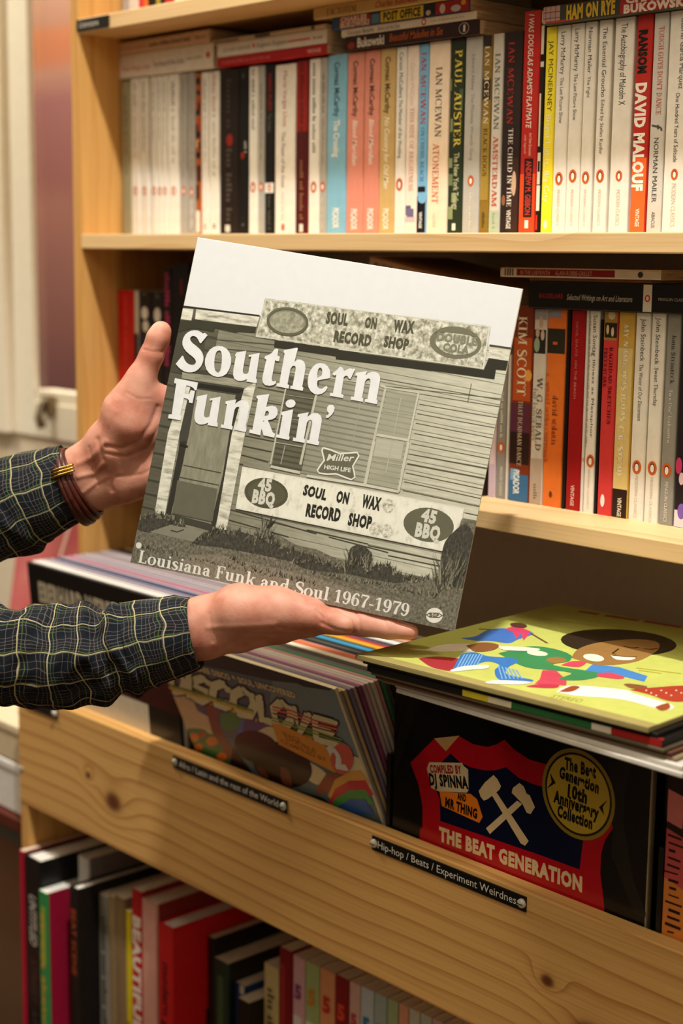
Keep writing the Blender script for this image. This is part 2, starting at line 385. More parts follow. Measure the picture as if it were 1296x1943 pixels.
# painted sash window left of the bookcase
gN = Nodes('window_glass', .02); gl = gN.n('ShaderNodeBsdfGlossy'); gl.inputs['Roughness'].default_value = .03
tr = gN.n('ShaderNodeBsdfTransparent'); mx = gN.n('ShaderNodeMixShader')
mx.inputs[0].default_value = .09; gN.put(tr.outputs[0], mx.inputs[1]); gN.put(gl.outputs[0], mx.inputs[2])
gN.t.links.new(mx.outputs[0], [n for n in gN.t.nodes if n.type == 'OUTPUT_MATERIAL'][0].inputs[0])
wn = bpy.data.objects.new('window_1', None); COL.objects.link(wn); wn.location = (-.36, .28, WZ0); wn['kind'] = 'structure'
def wpart(nm, boxes, mat, bev=.002, parent=wn):
    q = MB()
    for b in boxes: q.box(*b, mat)
    o = q.build(nm, parent, bev); o.location = Vector((.36, -.28, -WZ0)) if parent is wn else (0, 0, 0); return o
wpart('window_casing', [(WX0-.05, -.563, .225, .262, WZ0, WZ1)], creampaint)
wpart('window_sash', [(-.556, -.494, .238, .249, WZ0, WZ1), (-.494, WX1, .238, .275, WZ0, -.268), (-.494, WX1, .243, .275, -.268, -.248), (-.12, WX1, .238, .275, -.248, WZ1), (-.494, -.12, .238, .275, .9, WZ1)], creampaint)
wpart('window_pane', [(-.497, -.12, .2495, .252, -.25, .9)], gN.m, 0)
q = MB(); q.tube([(-.445, .236, -.262), (-.445, .222, -.27), (-.445, .216, -.29), (-.445, .222, -.306)], .0075, M('#6d5f46', .4)); q.box(-.462, -.428, .231, .2385, -.285, -.255, M('#8a7a5c', .4))
latch = q.build('window_latch', wn); latch.location = (.36, -.28, -WZ0)
# coloured hanging seen through the glass; the pane's reflection haze is paled into its colours
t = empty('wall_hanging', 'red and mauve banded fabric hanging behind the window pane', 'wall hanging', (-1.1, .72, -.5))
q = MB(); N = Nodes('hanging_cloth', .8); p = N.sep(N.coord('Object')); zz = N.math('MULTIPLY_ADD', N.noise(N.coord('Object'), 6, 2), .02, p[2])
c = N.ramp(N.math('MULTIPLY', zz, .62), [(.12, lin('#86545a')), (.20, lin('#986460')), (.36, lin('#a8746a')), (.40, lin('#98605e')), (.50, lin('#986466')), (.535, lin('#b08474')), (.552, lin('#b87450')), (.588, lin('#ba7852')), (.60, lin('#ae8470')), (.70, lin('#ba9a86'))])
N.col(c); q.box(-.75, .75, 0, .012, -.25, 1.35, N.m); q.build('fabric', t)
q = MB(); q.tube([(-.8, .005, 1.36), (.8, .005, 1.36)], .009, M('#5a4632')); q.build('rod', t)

# ------------------------------------------------------------------ bookcase
BT = .0185; DEP = .24; ZT = .2506; ZL = -.2716; BINTOP = -.5954; XR = 1.62
pX = pine('pine_shelf', 'X', seed=.3, ring=26, contrast=.75, base='#e3bf88', dark='#bf8a4a'); pZ = pine('pine_upright', 'Z', seed=2.1, ring=40, base='#d6a25a', dark='#b5762f', contrast=.9)
plx = pine('pine_front_board', 'X', base='#e0ae66', dark='#a05c18', ring=50, seed=.7, contrast=1.25, wobble=2.3,
           knots=[(.221, -.691, .017, .0125), (.166, -.671, .0055, .0045), (.914, -.672, .008, .006), (.967, -.706, .020, .013)])
white_back = M('#d9c4a6', .75, 1, .02)
case = empty('bookcase', 'tall open pine bookcase packed with paperbacks', 'bookcase', (0, 0, BINTOP))
def cpart(nm, boxes, mat, root, bev=.0012):
    q = MB()
    for b in boxes: q.box(*b, mat)
    o = q.build(nm, root, bev); o.location = -root.location; return o
cpart('side_panel', [(0, .018, 0, DEP, BINTOP, .75)], pZ, case)
cpart('side_panel', [(XR-.018, XR, 0, DEP, BINTOP, .75)], pZ, case)
for z in (-BT, ZT, ZL-BT): cpart('shelf', [(.018, XR-.018, 0, DEP-.004, z, z+BT)], pX, case)
cpart('back_panel', [(.018, XR-.018, DEP-.004, DEP+.003, BINTOP, .75)], white_back, case, 0)

def strip(root, x0, x1, y, z0, z1, txt, screws, tx0, tx1, tcol='#d8d2c4'):
    """black section label screwed on a board front"""
    q = MB(); km = M('#15130f', .3, 1, .02); q.box(x0, x1, y-.0016, y, z0, z1, km)
    if txt:
        v, f, wd = font_geo(txt, 'n'); L = tx1-tx0; h = (z1-z0)*.52
        q.mesh([(tx0+p[0]*L/wd, y-.0018, z0+(z1-z0)*.27+p[1]*h) for p in v], f, M(tcol, .5), None, False)
    o = q.build('section_label', root, 0); o.location = -root.location; o['label'] = 'black label strip with pale lettering'
    sm = M('#c9c2b0', .22, 1, 0, .8)
    for sx in screws:
        q = MB(); cz = (z0+z1)/2; n = 16; ringp = []
        prof = [(0, -.0034), (.0028, -.0031), (.0044, -.0018), (.0047, 0)]
        V = []; F = []
        for r, yy in prof:
            for j in range(n): V.append((sx+r*math.cos(2*math.pi*j/n), y-.0014+yy, cz+r*math.sin(2*math.pi*j/n)))
        for i in range(3):
            for j in range(n): F.append((i*n+j, i*n+(j+1) % n, (i+1)*n+(j+1) % n, (i+1)*n+j))
        q.mesh(V, F, sm); q.box(sx-.003, sx+.003, y-.0052, y-.0042, cz-.0004, cz+.0004, M('#3a342a'))
        s_ = q.build('screw', o)
    return o
strip(case, .0165, .088, 0, .2535, .2675, 'Literature', [], .024, .066, '#c9c0ae')

# ------------------------------------------------------------------ record bin
BF = -.098
rb = empty('record_bin', 'long pine record bin with knotty front board below the bookcase', 'record bin', (0, BF, FLOOR))
XB = 1.7
cpart('side_panel', [(0, .0185, BF+.0205, DEP, FLOOR, BINTOP), (0, .0185, BF+.001, BF+.0205, FLOOR, -.7505)], pZ, rb)
cpart('side_panel', [(XB-.0185, XB, BF+.0205, DEP, FLOOR, BINTOP)], pZ, rb)
cpart('front_board', [(0, XB, BF, BF+.0205, -.7503, -.5956)], plx, rb, .0015)
cpart('bin_floor', [(.0185, XB-.0185, BF+.0205, DEP, -.7503, -.735)], pX, rb)
cpart('bottom_shelf', [(.0185, XB-.0185, BF+.012, DEP, -1.16, -1.1415)], pX, rb)
cpart('back_panel', [(.0185, XB-.0185, DEP-.003, DEP+.003, FLOOR, -.60)], white_back, rb, 0)
blk = M('#14110e', .4, 1, .02)
for x in (.3448, .6788, 1.0135, 1.345): cpart('divider', [(x, x+.005, BF+.0215, DEP-.004, -.735, -.52)], blk, rb, .0005)
strip(rb, .3469, .5507, BF, -.6142, -.6000, 'Afro / Latin and the rest of the World', [.351, .5455], .359, .537)
strip(rb, .6831, .887, BF, -.6145, -.6000, 'Hip-hop / Beats / Experiment Weirdness', [.6865, .8825], .692, .880)
strip(rb, .022, .098, BF, -.6142, -.6000, '', [.093], 0, 0)
q = MB(); q.tube([(.006, BF-.001, -.7035), (.006, BF+.001, -.7035)], .0035, M('#a8a49a', .3, 1, 0, .8)); o = q.build('screw', rb); o.location = -rb.location

# ------------------------------------------------------------------ books
WORDS = ['first', 'second', 'third', 'fourth', 'fifth', 'sixth', 'seventh', 'eighth', 'ninth', 'tenth', 'eleventh', 'twelfth', 'thirteenth', 'fourteenth', 'fifteenth', 'sixteenth', 'seventeenth', 'eighteenth', 'nineteenth', 'twentieth']
NUM = ['zero', 'one', 'two', 'three', 'four', 'five', 'six', 'seven', 'eight', 'nine', 'ten', 'eleven', 'twelve', 'thirteen', 'fourteen', 'fifteen', 'sixteen', 'seventeen', 'eighteen', 'nineteen', 'twenty']
pgN = Nodes('page_edges', .85, .1); pgN.col(pgN.ramp(pgN.noise(pgN.coord('Object', (1400, 40, 40)), 1, 2), [(.35, lin('#cdbb98')), (.65, lin('#ebdfc6'))])); PAGES = pgN.m
pgN = Nodes('page_edges_flat', .85, .1); pgN.col(pgN.ramp(pgN.noise(pgN.coord('Object', (40, 40, 1400)), 1, 2), [(.35, lin('#bda784')), (.65, lin('#dccdaf'))])); PAGESF = pgN.m
BG = 1.0
def ell_pts(ca, cb, ra, rb_, n=20): return [(ca+ra*math.cos(2*math.pi*i/n), cb+rb_*math.sin(2*math.pi*i/n)) for i in range(n)]
def book(row, z0, label, group=None, lying=False, rot=None, name='book', gain=None, coverart=None, pages=None):
    lab, X0, t, h, d, y0, colr, items, opt = row
    gain = gain or BG
    root = empty(name, label, 'book', (X0, y0, z0), rot, group)
    hard = opt.get('hard', 0)
    k = .0022 if hard else .0005
    r = min(.0016, t*.22); m0 = M(colr, .42, gain, .05, .25)
    fn = (lambda a, b, c: (a, c, b)) if lying else (lambda a, b, c: (b, c, h-a))
    q = MB()
    outer = [(0, d)]+[(r-r*math.cos(x), r-r*math.sin(x)) for x in (0, .52, 1.05, 1.57)]+[(t-r+r*math.sin(x), r-r*math.cos(x)) for x in (0, .52, 1.05, 1.57)]+[(t, d)]
    inner = [(k, d)]+[(k, k+r*.3)]*4+[(t-k, k+r*.3)]*4+[(t-k, d)]
    for i in range(len(outer)-1):
        (b0, c0), (b1, c1) = outer[i], outer[i+1]; (p0, e0), (p1, e1) = inner[i], inner[i+1]
        q.face([fn(0, b0, c0), fn(0, b1, c1), fn(h, b1, c1), fn(h, b0, c0)], m0, None, 0 < i < len(outer)-2)
        if (p0, e0) != (p1, e1): q.face([fn(0, p0, e0), fn(h, p0, e0), fn(h, p1, e1), fn(0, p1, e1)], m0)
        for a in (0, h): q.face([fn(a, b0, c0), fn(a, b1, c1), fn(a, p1, e1), fn(a, p0, e0)] if (p0, e0) != (p1, e1) else [fn(a, b0, c0), fn(a, b1, c1), fn(a, p1, e1)], m0)
    for a, b in ((0, 1), (-2, -1)):
        q.face([fn(0, *outer[0 if a == 0 else -1]), fn(0, *inner[0 if a == 0 else -1]), fn(h, *inner[0 if a == 0 else -1]), fn(h, *outer[0 if a == 0 else -1])], m0)
    eps = [-.00012]
    def S(a, b): return fn(min(h-.0004, max(.0004, a)), b, eps[0])
    rng = random.Random(int(X0*1e5))
    for it in items:
        eps[0] -= .00003; kd = it[0]
        if kd == 'r':
            a0, a1, b0, b1 = it[2:6]; b0 = max(b0*t, r*.5); b1 = min(b1*t, t-r*.5)
            q.face([S(a0, b0), S(a1, b0), S(a1, b1), S(a0, b1)], M(it[1], .42, gain, .05, .25))
        elif kd == 'e':
            a0, a1, b0, b1 = it[2:6]; q.poly2(ell_pts((a0+a1)/2, (b0+b1)/2*t, (a1-a0)/2, min((b1-b0)/2*t, t*.48)), S, M(it[1], .42, gain, .05, .25))
        elif kd == 'ring':
            a0, a1, b0, b1 = it[2:6]; ca, cb, ra, rb_ = (a0+a1)/2, (b0+b1)/2*t, (a1-a0)/2, (b1-b0)/2*t
            q.hole2(ell_pts(ca, cb, ra, rb_), ell_pts(ca, cb, ra-.0005, rb_-.0005), S, M(it[1], .42, gain, .05, .25))
        elif kd == 'logo':
            a, bc, sz = it[1:4]; rb_ = min(.0043*sz, .40*t); ra = rb_*1.32; cb = bc*t
            for f_, g_, c_ in ((1, 1, '#d2602a'), (.56, .68, '#33201a'), (.42, .56, '#f4ead8')):
                q.poly2(ell_pts(a+(0 if f_ > .5 else .06*ra), cb, ra*g_, rb_*f_, 18), S, M(c_, .42, gain, .05, .25)); eps[0] -= .00002
        elif kd == 't':
            _, c_, txt, a0, a1, bc, hf, ft = it; v, f, wd = letter_geo(txt, ft); L = a1-a0; hh = hf*t; b0 = bc*t-hh/2
            if lying: pts = [S(a0+p[0]*L/wd, b0+p[1]*hh) for p in v]
            else: pts = [S(a0+p[0]*L/wd, b0+p[1]*hh) for p in v]
            q.mesh(pts, f, M(c_, .42, gain, .05, .25), None, False)
        elif kd == 'm':
            _, c_, _x, a0, a1, bc, hf, ft = it; hh = hf*t; pit = max(.0011, hh*.55); a = a0; mm = M(c_, .42, gain, .05, .25); wl = 0
            while a < a1-pit*.6:
                if wl <= 0: wl = rng.randint(3, 8)
                top = hh*(1 if rng.random() < .35 else .68); q.face([S(a, bc*t-hh/2), S(a+pit*.62, bc*t-hh/2), S(a+pit*.62, bc*t-hh/2+top), S(a, bc*t-hh/2+top)], mm)
                a += pit; wl -= 1
                if wl == 0: a += pit*.9
    q.build('cover', root)
    mg = .003 if hard else .0003
    q = MB(); P0 = fn(mg, k, k+r*.3+.0002); P1 = fn(h-mg, t-k, d-(.004 if hard else .0006))
    q.box(min(P0[0], P1[0]), max(P0[0], P1[0]), min(P0[1], P1[1]), max(P0[1], P1[1]), min(P0[2], P1[2]), max(P0[2], P1[2]), pages or (PAGESF if lying else PAGES))
    q.build('pages', root)
    if coverart: coverart(root, t, h, d)
    return root
def row_of_books(rows, z0, group, where, gain=None):
    from collections import Counter
    cnt = Counter(r[0] for r in rows); seen = Counter()
    for r in rows:
        lab = r[0]
        if cnt[lab] > 1: lab = f"{lab}, {WORDS[seen[lab]]} of {NUM[cnt[lab]]} going right"
        seen[r[0]] += 1
        book(r, z0, lab, group, gain=gain)
BOOKS = {"UPPER":[["dull green paperback standing nearest the side panel",0.0249,0.0182,0.196,0.128,0.0606,"#97906f",[["m","#6f6a50","",0.0171,0.1173,0.5,0.3,"n"]],{}],
["thin white paperback with orange oval mark",0.0439,0.018,0.198,0.128,0.0614,"#e6e0d2",[["m","#8f877a","",0.0038,0.0433,0.5,0.3,"n"],["m","#b5aa9a","",0.0473,0.0998,0.5,0.3,"n"],["logo",0.1413,0.5,1.0]],{}],
["thin white paperback with orange oval mark",0.0627,0.0182,0.198,0.128,0.0623,"#e6e0d2",[["m","#8f877a","",0.005,0.0443,0.5,0.3,"n"],["m","#b5aa9a","",0.0483,0.0924,0.5,0.3,"n"],["logo",0.1417,0.5,1.0]],{}],
["thin white paperback with orange oval mark",0.0851,0.0124,0.198,0.128,0.0632,"#e6e0d2",[["m","#8f877a","",0.0063,0.0453,0.5,0.3,"n"],["m","#b5aa9a","",0.0493,0.0813,0.5,0.3,"n"],["logo",0.142,0.5,1.0]],{}],
["thin white paperback with orange oval mark",0.0983,0.0099,0.198,0.128,0.0637,"#e6e0d2",[["m","#8f877a","",0.0071,0.046,0.5,0.3,"n"],["m","#b5aa9a","",0.0499,0.0818,0.5,0.3,"n"],["logo",0.1423,0.5,1.0]],{}],
["thin white paperback with orange oval mark",0.109,0.0099,0.198,0.128,0.0642,"#e6e0d2",[["m","#8f877a","",0.0078,0.0465,0.5,0.3,"n"],["m","#b5aa9a","",0.0504,0.0855,0.5,0.3,"n"],["logo",0.1425,0.5,1.0]],{}],
["wider white paperback with orange oval mark",0.1197,0.0226,0.198,0.128,0.0651,"#e6e0d2",[["m","#8f877a","",0.0089,0.0474,0.5,0.3,"n"],["m","#b5aa9a","",0.0513,0.1089,0.5,0.3,"n"],["logo",0.1428,0.5,1.0]],{}],
["grey paperback with orange oval mark",0.1431,0.0151,0.198,0.128,0.066,"#a8a196",[["m","#8e8980","",0.007,0.129,0.5,0.3,"n"],["logo",0.1432,0.5,1.0]],{}],
["grey paperback with orange oval mark and printed strip",0.159,0.0151,0.198,0.128,0.0668,"#a39c91",[["m","#88827a","",0.0271,0.1294,0.5,0.3,"n"],["m","#d8d2c4","",0.1552,0.1909,0.5,0.3,"n"],["logo",0.1448,0.5,1.0]],{}],
["thin paperback with orange and black tiger stripes",0.1749,0.0094,0.196,0.128,0.0674,"#a8561c",[["r","#15110e",0.0057,0.0133,0,1],["r","#15110e",0.0208,0.0259,0.2,1],["r","#b8401e",0.0322,0.0417,0.1,0.9],
["r","#15110e",0.0436,0.0505,0,0.8],["r","#b8401e",0.0543,0.067,0.2,1],["r","#15110e",0.0702,0.0778,0,0.9],["r","#d9a06a",0.0804,0.0893,0.1,0.9],["r","#15110e",0.0944,0.1021,0.1,1],["r","#15110e",0.111,0.1309,0.3,1],
["r","#15110e",0.0353,0.0461,0.5,1],["r","#15110e",0.0613,0.0715,0,0.5],["r","#15110e",0.0816,0.0918,0.5,1],["r","#15110e",0.1341,0.1521,0,0.6],["r","#e4dccb",0.1663,0.1929,0,1]],{}],
["white paperback with faint grey lettering",0.185,0.0143,0.196,0.128,0.0681,"#e6e0d2",[["m","#8a8276","",0.0078,0.0487,0.5,0.3,"n"],["m","#b0a698","",0.0518,0.1089,0.5,0.3,"n"],
["m","#6f685e","",0.1826,0.1897,0.5,0.3,"n"]],{}],["white paperback with faint pink lettering",0.2001,0.0191,0.196,0.128,0.0689,"#e6e0d2",[["m","#c08a78","",0.0015,0.0558,0.5,0.3,"n"],
["m","#b3a99b","",0.0602,0.1253,0.5,0.3,"n"],["m","#6f685e","",0.1827,0.1897,0.5,0.3,"n"]],{}],
["thick black paperback with a red blotch on the spine",0.2202,0.0363,0.196,0.128,0.0696,"#1d120e",[["m","#3d2f24","",0.011,0.0729,0.5,0.3,"n"],["e","#8c1e14",0.0754,0.0903,0.35,0.7],
["m","#4a4034","",0.0928,0.1797,0.5,0.3,"n"],["r","#d9d2c2",0.1841,0.1924,0.3,0.55]],{}],
["black paperback with red specks and white scribble",0.2574,0.0177,0.196,0.128,0.0696,"#0f0c0b",[["m","#5a564e","",0.0068,0.0129,0.5,0.3,"n"],["e","#8c1e14",0.0977,0.1063,0.2,0.6],
["m","#b0aaa0","",0.0853,0.1002,0.7,0.25,"n"],["m","#6a665e","",0.183,0.1874,0.5,0.3,"n"]],{}],
["white paperback with orange oval mark and dark lettering",0.2761,0.0164,0.196,0.128,0.0696,"#e6e0d2",[["m","#5a544a","",0.0033,0.0354,0.5,0.3,"n"],["m","#7d766a","",0.0385,0.0739,0.5,0.3,"n"],["logo",0.1397,0.5,1.1]],
{}],["narrow grey paperback with orange oval mark",0.2933,0.0118,0.196,0.128,0.0696,"#a9a69b",[["m","#77736a","",0.0213,0.1124,0.5,0.3,"n"],["m","#c5c0b4","",0.1505,0.1895,0.5,0.3,"n"],["logo",0.1394,0.5,1.0]],{}],
["black paperback crossed by a white band with orange mark",0.3061,0.0174,0.196,0.128,0.0696,"#14120f",[["t","#a8281c","MARIO PUZO",0.0104,0.0524,0.5,0.4,"n"],["t","#6d675c","The Sicilian",0.056,0.0766,0.5,0.35,"n"],
["r","#e6dfd0",0.1355,0.1471,0,1],["logo",0.141,0.5,0.75],["m","#4d4a42","",0.1508,0.1914,0.5,0.3,"n"]],{}],
["wide white paperback with red and black lettering",0.3247,0.0363,0.194,0.128,0.0696,"#eae2d2",[["t","#b04434","Mario Vargas Llosa",0.0075,0.0699,0.5,0.2,"n"],
["t","#5d574c","The Feast of the Goat",0.0759,0.1397,0.42,0.17,"n"],["m","#cfc6b6","",0.1445,0.1785,0.4,0.12,"n"],["r","#c4442e",0.1816,0.1889,0.35,0.5]],{}],
["dark red paperback with a mottled spine",0.3623,0.021,0.196,0.128,0.0696,"#6d1410",[["r","#8f1e14",0.0018,0.0793,0.05,0.95],["r","#4a100c",0.0793,0.1928,0,1],["m","#5a100c","",0.0029,0.109,0.5,0.3,"n"],
["m","#8a5a3c","",0.1114,0.1808,0.5,0.3,"n"],["r","#e0d8c8",0.1838,0.1928,0.35,0.65]],{}],
["white paperback with orange oval mark beside dark red spine",0.3847,0.0181,0.196,0.128,0.0696,"#e6e0d2",[["m","#5d564c","",0.0046,0.0686,0.5,0.3,"n"],["m","#7d766a","",0.0721,0.1074,0.5,0.3,"n"],
["logo",0.1423,0.5,1.15]],{}],["grey paperback with orange oval mark beside blue spine",0.4035,0.0116,0.196,0.128,0.0696,"#aaa497",[["m","#6a665c","",0.0173,0.0636,0.5,0.3,"n"],
["m","#8a857a","",0.0665,0.1174,0.5,0.3,"n"],["m","#c9c4b8","",0.1538,0.1911,0.5,0.3,"n"],["logo",0.142,0.5,1.0]],{}],
["sky blue paperback with pale lettering",0.4161,0.0318,0.1975,0.128,0.0696,"#7fb3c8",[["t","#3d5560","Cormac McCarthy",0.0079,0.0675,0.5,0.27,"b"],["t","#e9e4d2","The Crossing",0.071,0.1115,0.5,0.3,"b"],
["t","#f0ece0","PICADOR",0.1681,0.1904,0.5,0.3,"b"]],{}],
["first of two matching salmon pink paperbacks, beside blue spine",0.4489,0.0271,0.1975,0.128,0.0696,"#d98a74",[["t","#5a3a34","Cormac McCarthy",0.0092,0.0692,0.5,0.27,"b"],
["t","#f0dccd","Blood Meridian",0.0726,0.1218,0.5,0.27,"i"],["t","#f6ece0","PICADOR",0.1696,0.1923,0.5,0.34,"b"]],{}],
["second of two matching salmon pink paperbacks, beside tan spine",0.4769,0.0241,0.1975,0.128,0.0696,"#d98a74",[["t","#5a3a34","Cormac McCarthy",0.009,0.0695,0.5,0.3,"b"],
["t","#f0dccd","Blood Meridian",0.0729,0.1215,0.5,0.3,"i"],["t","#f6ece0","PICADOR",0.1694,0.1924,0.5,0.36,"b"]],{}],
["tan paperback with white and brown lettering",0.5018,0.0233,0.1975,0.128,0.0696,"#c4a468",[["t","#5a4626","Cormac McCarthy",0.0088,0.0686,0.5,0.32,"b"],
["t","#efe4c4","No Country for Old Men",0.072,0.1483,0.5,0.32,"i"],["t","#f3ead2","PICADOR",0.1698,0.1925,0.5,0.36,"b"]],{}],
["narrow white paperback with orange oval beside tan spine",0.5262,0.0155,0.197,0.128,0.0696,"#e6e0d2",[["t","#3d3830","Carson McCullers",0.0056,0.0527,0.5,0.36,"n"],
["t","#5d564c","The Member of the Wedding",0.0549,0.1159,0.5,0.34,"n"],["logo",0.1438,0.5,1.2]],{}],
["pinkish white paperback with a small lilac ship at the foot",0.5427,0.0173,0.197,0.128,0.0696,"#efdccb",[["t","#d6c3b2","Colum McCann",0.0178,0.0615,0.5,0.34,"n"],
["t","#d8a898","THIS SIDE OF BRIGHTNESS",0.0642,0.1509,0.5,0.36,"s"],["r","#5f5a78",0.1664,0.1765,0.1,0.55],["r","#6a6686",0.1698,0.1787,0.2,0.8],["r","#c9b4bc",0.1787,0.1832,0.1,0.9]],{}],
["blue paperback with black foot and red lettering",0.5609,0.0138,0.197,0.128,0.0696,"#79b4da",[["t","#b8424c","IAN MCEWAN",0.0083,0.0821,0.5,0.5,"s"],["t","#4f86ac","ON CHESIL BEACH",0.0854,0.1413,0.5,0.38,"s"],
["r","#0f1014",0.1567,0.195,0,1],["e","#79b4da",0.1534,0.1645,0,1.2],["r","#14141a",0.1468,0.1523,0.1,0.9],["t","#e4e0d8","VINTAGE",0.1733,0.1905,0.45,0.3,"b"]],{}],
["thick cream paperback with grey and coral lettering",0.5754,0.0299,0.198,0.128,0.0696,"#efd9bd",[["t","#6d6355","IAN MCEWAN",0.0262,0.0972,0.5,0.3,"s"],["t","#d8764e","ATONEMENT",0.1037,0.1658,0.42,0.3,"s"],
["m","#d9c9b0","",0.1763,0.1933,0.4,0.15,"n"]],{}],["dark green paperback with gold lettering and leafy patches",0.6062,0.0204,0.198,0.128,0.0696,"#27331f",[["r","#6f7a52",0.0398,0.0515,0,0.15],
["r","#7d8660",0.0797,0.0931,0.1,0.28],["r","#8a9468",0.1199,0.1296,0.05,0.3],["r","#6f7a52",0.136,0.1479,0.05,0.35],["r","#94a070",0.1554,0.1652,0.3,0.6],["r","#8a9468",0.1695,0.1825,0.08,0.4],
["r","#4d5a3a",0.0504,0.0717,0.7,0.95],["t","#dcc653","PAUL AUSTER",0.0112,0.1091,0.6,0.5,"s"],["t","#aeb08a","The New York Trilogy",0.1145,0.1728,0.6,0.34,"b"],["r","#eae4d4",0.1869,0.194,0.38,0.62]],{}],
["grey paperback with pale orange oval beside green spine",0.6275,0.0229,0.198,0.128,0.0696,"#b5b2a8",[["t","#8a877e","Edward Abbey",0.0173,0.053,0.5,0.2,"n"],
["t","#948f85","The Monkey Wrench Gang",0.0561,0.1228,0.5,0.2,"n"],["m","#dcd8ce","",0.1559,0.1957,0.5,0.12,"n"],["logo",0.1436,0.5,1.0]],{}],
["mustard brown paperback with dark head and hills on the spine",0.6516,0.0124,0.198,0.128,0.0696,"#8a6c26",[["r","#33271c",0.0002,0.0116,0,1],["r","#3a2a1a",0.0428,0.0636,0,1],["r","#a08438",0.0819,0.1637,0,1],
["t","#d9ceae","IAN MCEWAN",0.0106,0.0877,0.5,0.52,"s"],["t","#4a3a16","BLACK DOGS",0.0919,0.1394,0.5,0.44,"s"],["m","#5a4a20","",0.1755,0.1925,0.5,0.3,"n"]],{}],
["pale grey paperback with grey and red lettering",0.6649,0.0143,0.198,0.128,0.0696,"#c9c4b6",[["r","#aebc9e",0.1746,0.1963,0,1],["t","#76746c","IAN MCEWAN",0.019,0.0937,0.5,0.46,"s"],
["t","#c8503c","AMSTERDAM",0.0999,0.1703,0.5,0.46,"s"],["m","#8fa084","",0.1767,0.1926,0.5,0.3,"n"]],{}],
["dark brown paperback with red and white lettering",0.68,0.0245,0.1985,0.128,0.0696,"#2a1d19",[["r","#3a241c",0.1231,0.1963,0.5,1],["e","#c9a888",0.1361,0.1607,0.62,0.86],
["t","#a03028","IAN MCEWAN",0.0099,0.09,0.42,0.34,"s"],["t","#dfd8cc","THE CHILD IN TIME",0.0941,0.1711,0.5,0.26,"s"],["e","#8a5a40",0.1596,0.1701,0.1,0.3],["t","#d8d0c4","VINTAGE",0.1743,0.1932,0.5,0.22,"b"]],{}],
["tall red paperback with white lettering and black panel",0.7055,0.0215,0.2155,0.128,0.0696,"#b8241c",[["r","#e24a1e",0.1565,0.2139,0,1],["t","#e9dccb","I WAS DOUGLAS ADAMS'S FLATMATE",0.0028,0.1123,0.45,0.3,"i"],
["t","#e0b8a0","And Other Encounters",0.1164,0.139,0.6,0.16,"i"],["t","#d89a84","with legends",0.1184,0.1369,0.3,0.14,"i"],["r","#1a1412",0.1415,0.1989,0.28,0.8],
["t","#b8382c","ANDREW M. GIBBON",0.1436,0.1968,0.55,0.32,"b"],["r","#f0e4d4",0.202,0.2098,0.4,0.62]],{}],
["thin black and cream magazine style spine between red and yellow",0.7279,0.0054,0.2145,0.128,0.0696,"#181410",[["r","#d9ceb2",0.0003,0.0117,0,0.7],["r","#d9ceb2",0.0142,0.0413,0,0.75],["r","#14100d",0.0433,0.0453,0,1],
["r","#d9ceb2",0.0483,0.0534,0.1,0.9],["r","#d9ceb2",0.0786,0.1293,0,0.5],["r","#d9ceb2",0.1354,0.1661,0,0.8],["r","#14100d",0.1436,0.1538,0.2,0.7],["r","#e4dcc6",0.1671,0.1918,0,1],
["r","#c8321e",0.1959,0.2104,0.1,0.5]],{}],["bright yellow paperback with black and white lettering",0.7343,0.0131,0.198,0.128,0.0696,"#f0de2e",[["t","#4d4616","JAY MCINERNEY",0.0127,0.0799,0.55,0.42,"n"],
["t","#f5f0b8","Bright Lights, Big City",0.0829,0.1673,0.5,0.5,"n"],["e","#f7f3c9",0.1847,0.1929,0.3,0.7]],{}],
["white paperback with orange oval mark and thin black lettering",0.7483,0.0163,0.198,0.128,0.0696,"#e6e0d2",[["t","#33302a","Larry McMurtry",0.0061,0.0458,0.5,0.33,"n"],
["t","#5d574d","The Last Picture Show",0.0488,0.0918,0.48,0.26,"n"],["t","#c9bfae","MODERN CLASSICS",0.1553,0.1899,0.5,0.2,"n"],["logo",0.1447,0.5,1.1]],{}],
["white paperback with orange oval mark and thin black lettering",0.7654,0.0162,0.198,0.128,0.0696,"#e6e0d2",[["t","#33302a","Larry McMurtry",0.0047,0.0441,0.5,0.33,"n"],
["t","#5d574d","The Last Picture Show",0.0466,0.0902,0.48,0.26,"n"],["t","#c9bfae","MODERN CLASSICS",0.1557,0.19,0.5,0.2,"n"],["logo",0.1426,0.5,1.1]],{}],
["white paperback with orange oval mark and thin black lettering",0.7825,0.014,0.198,0.128,0.0696,"#e6e0d2",[["t","#33302a","Norman Mailer",0.0052,0.0472,0.5,0.33,"n"],
["t","#5d574d","The Fight",0.0502,0.0698,0.48,0.26,"n"],["t","#c9bfae","MODERN CLASSICS",0.1561,0.1901,0.5,0.2,"n"],["logo",0.1446,0.5,1.05]],{}],
["white paperback with orange oval mark and thin black lettering",0.7993,0.0155,0.198,0.128,0.0696,"#e6e0d2",[["t","#33302a","The Essential Groucho",0.0064,0.0704,0.5,0.33,"n"],
["t","#5d574d","Edited by Stefan Kanfer",0.0729,0.1234,0.48,0.26,"n"],["t","#c9bfae","MODERN CLASSICS",0.1565,0.1902,0.5,0.2,"n"],["logo",0.1436,0.5,1.1]],{}],
["white paperback with orange oval mark and thin black lettering",0.8183,0.0223,0.198,0.128,0.0696,"#e6e0d2",[["t","#33302a","The Autobiography of Malcolm X",0.0051,0.0791,0.5,0.33,"n"],
["t","#c9bfae","MODERN CLASSICS",0.157,0.1904,0.5,0.2,"n"],["logo",0.1442,0.5,0.9]],{}],["orange red paperback with black and white capitals",0.8437,0.0179,0.1985,0.128,0.0696,"#b8281c",[["r","#e8662a",0.129,0.1973,0,1],
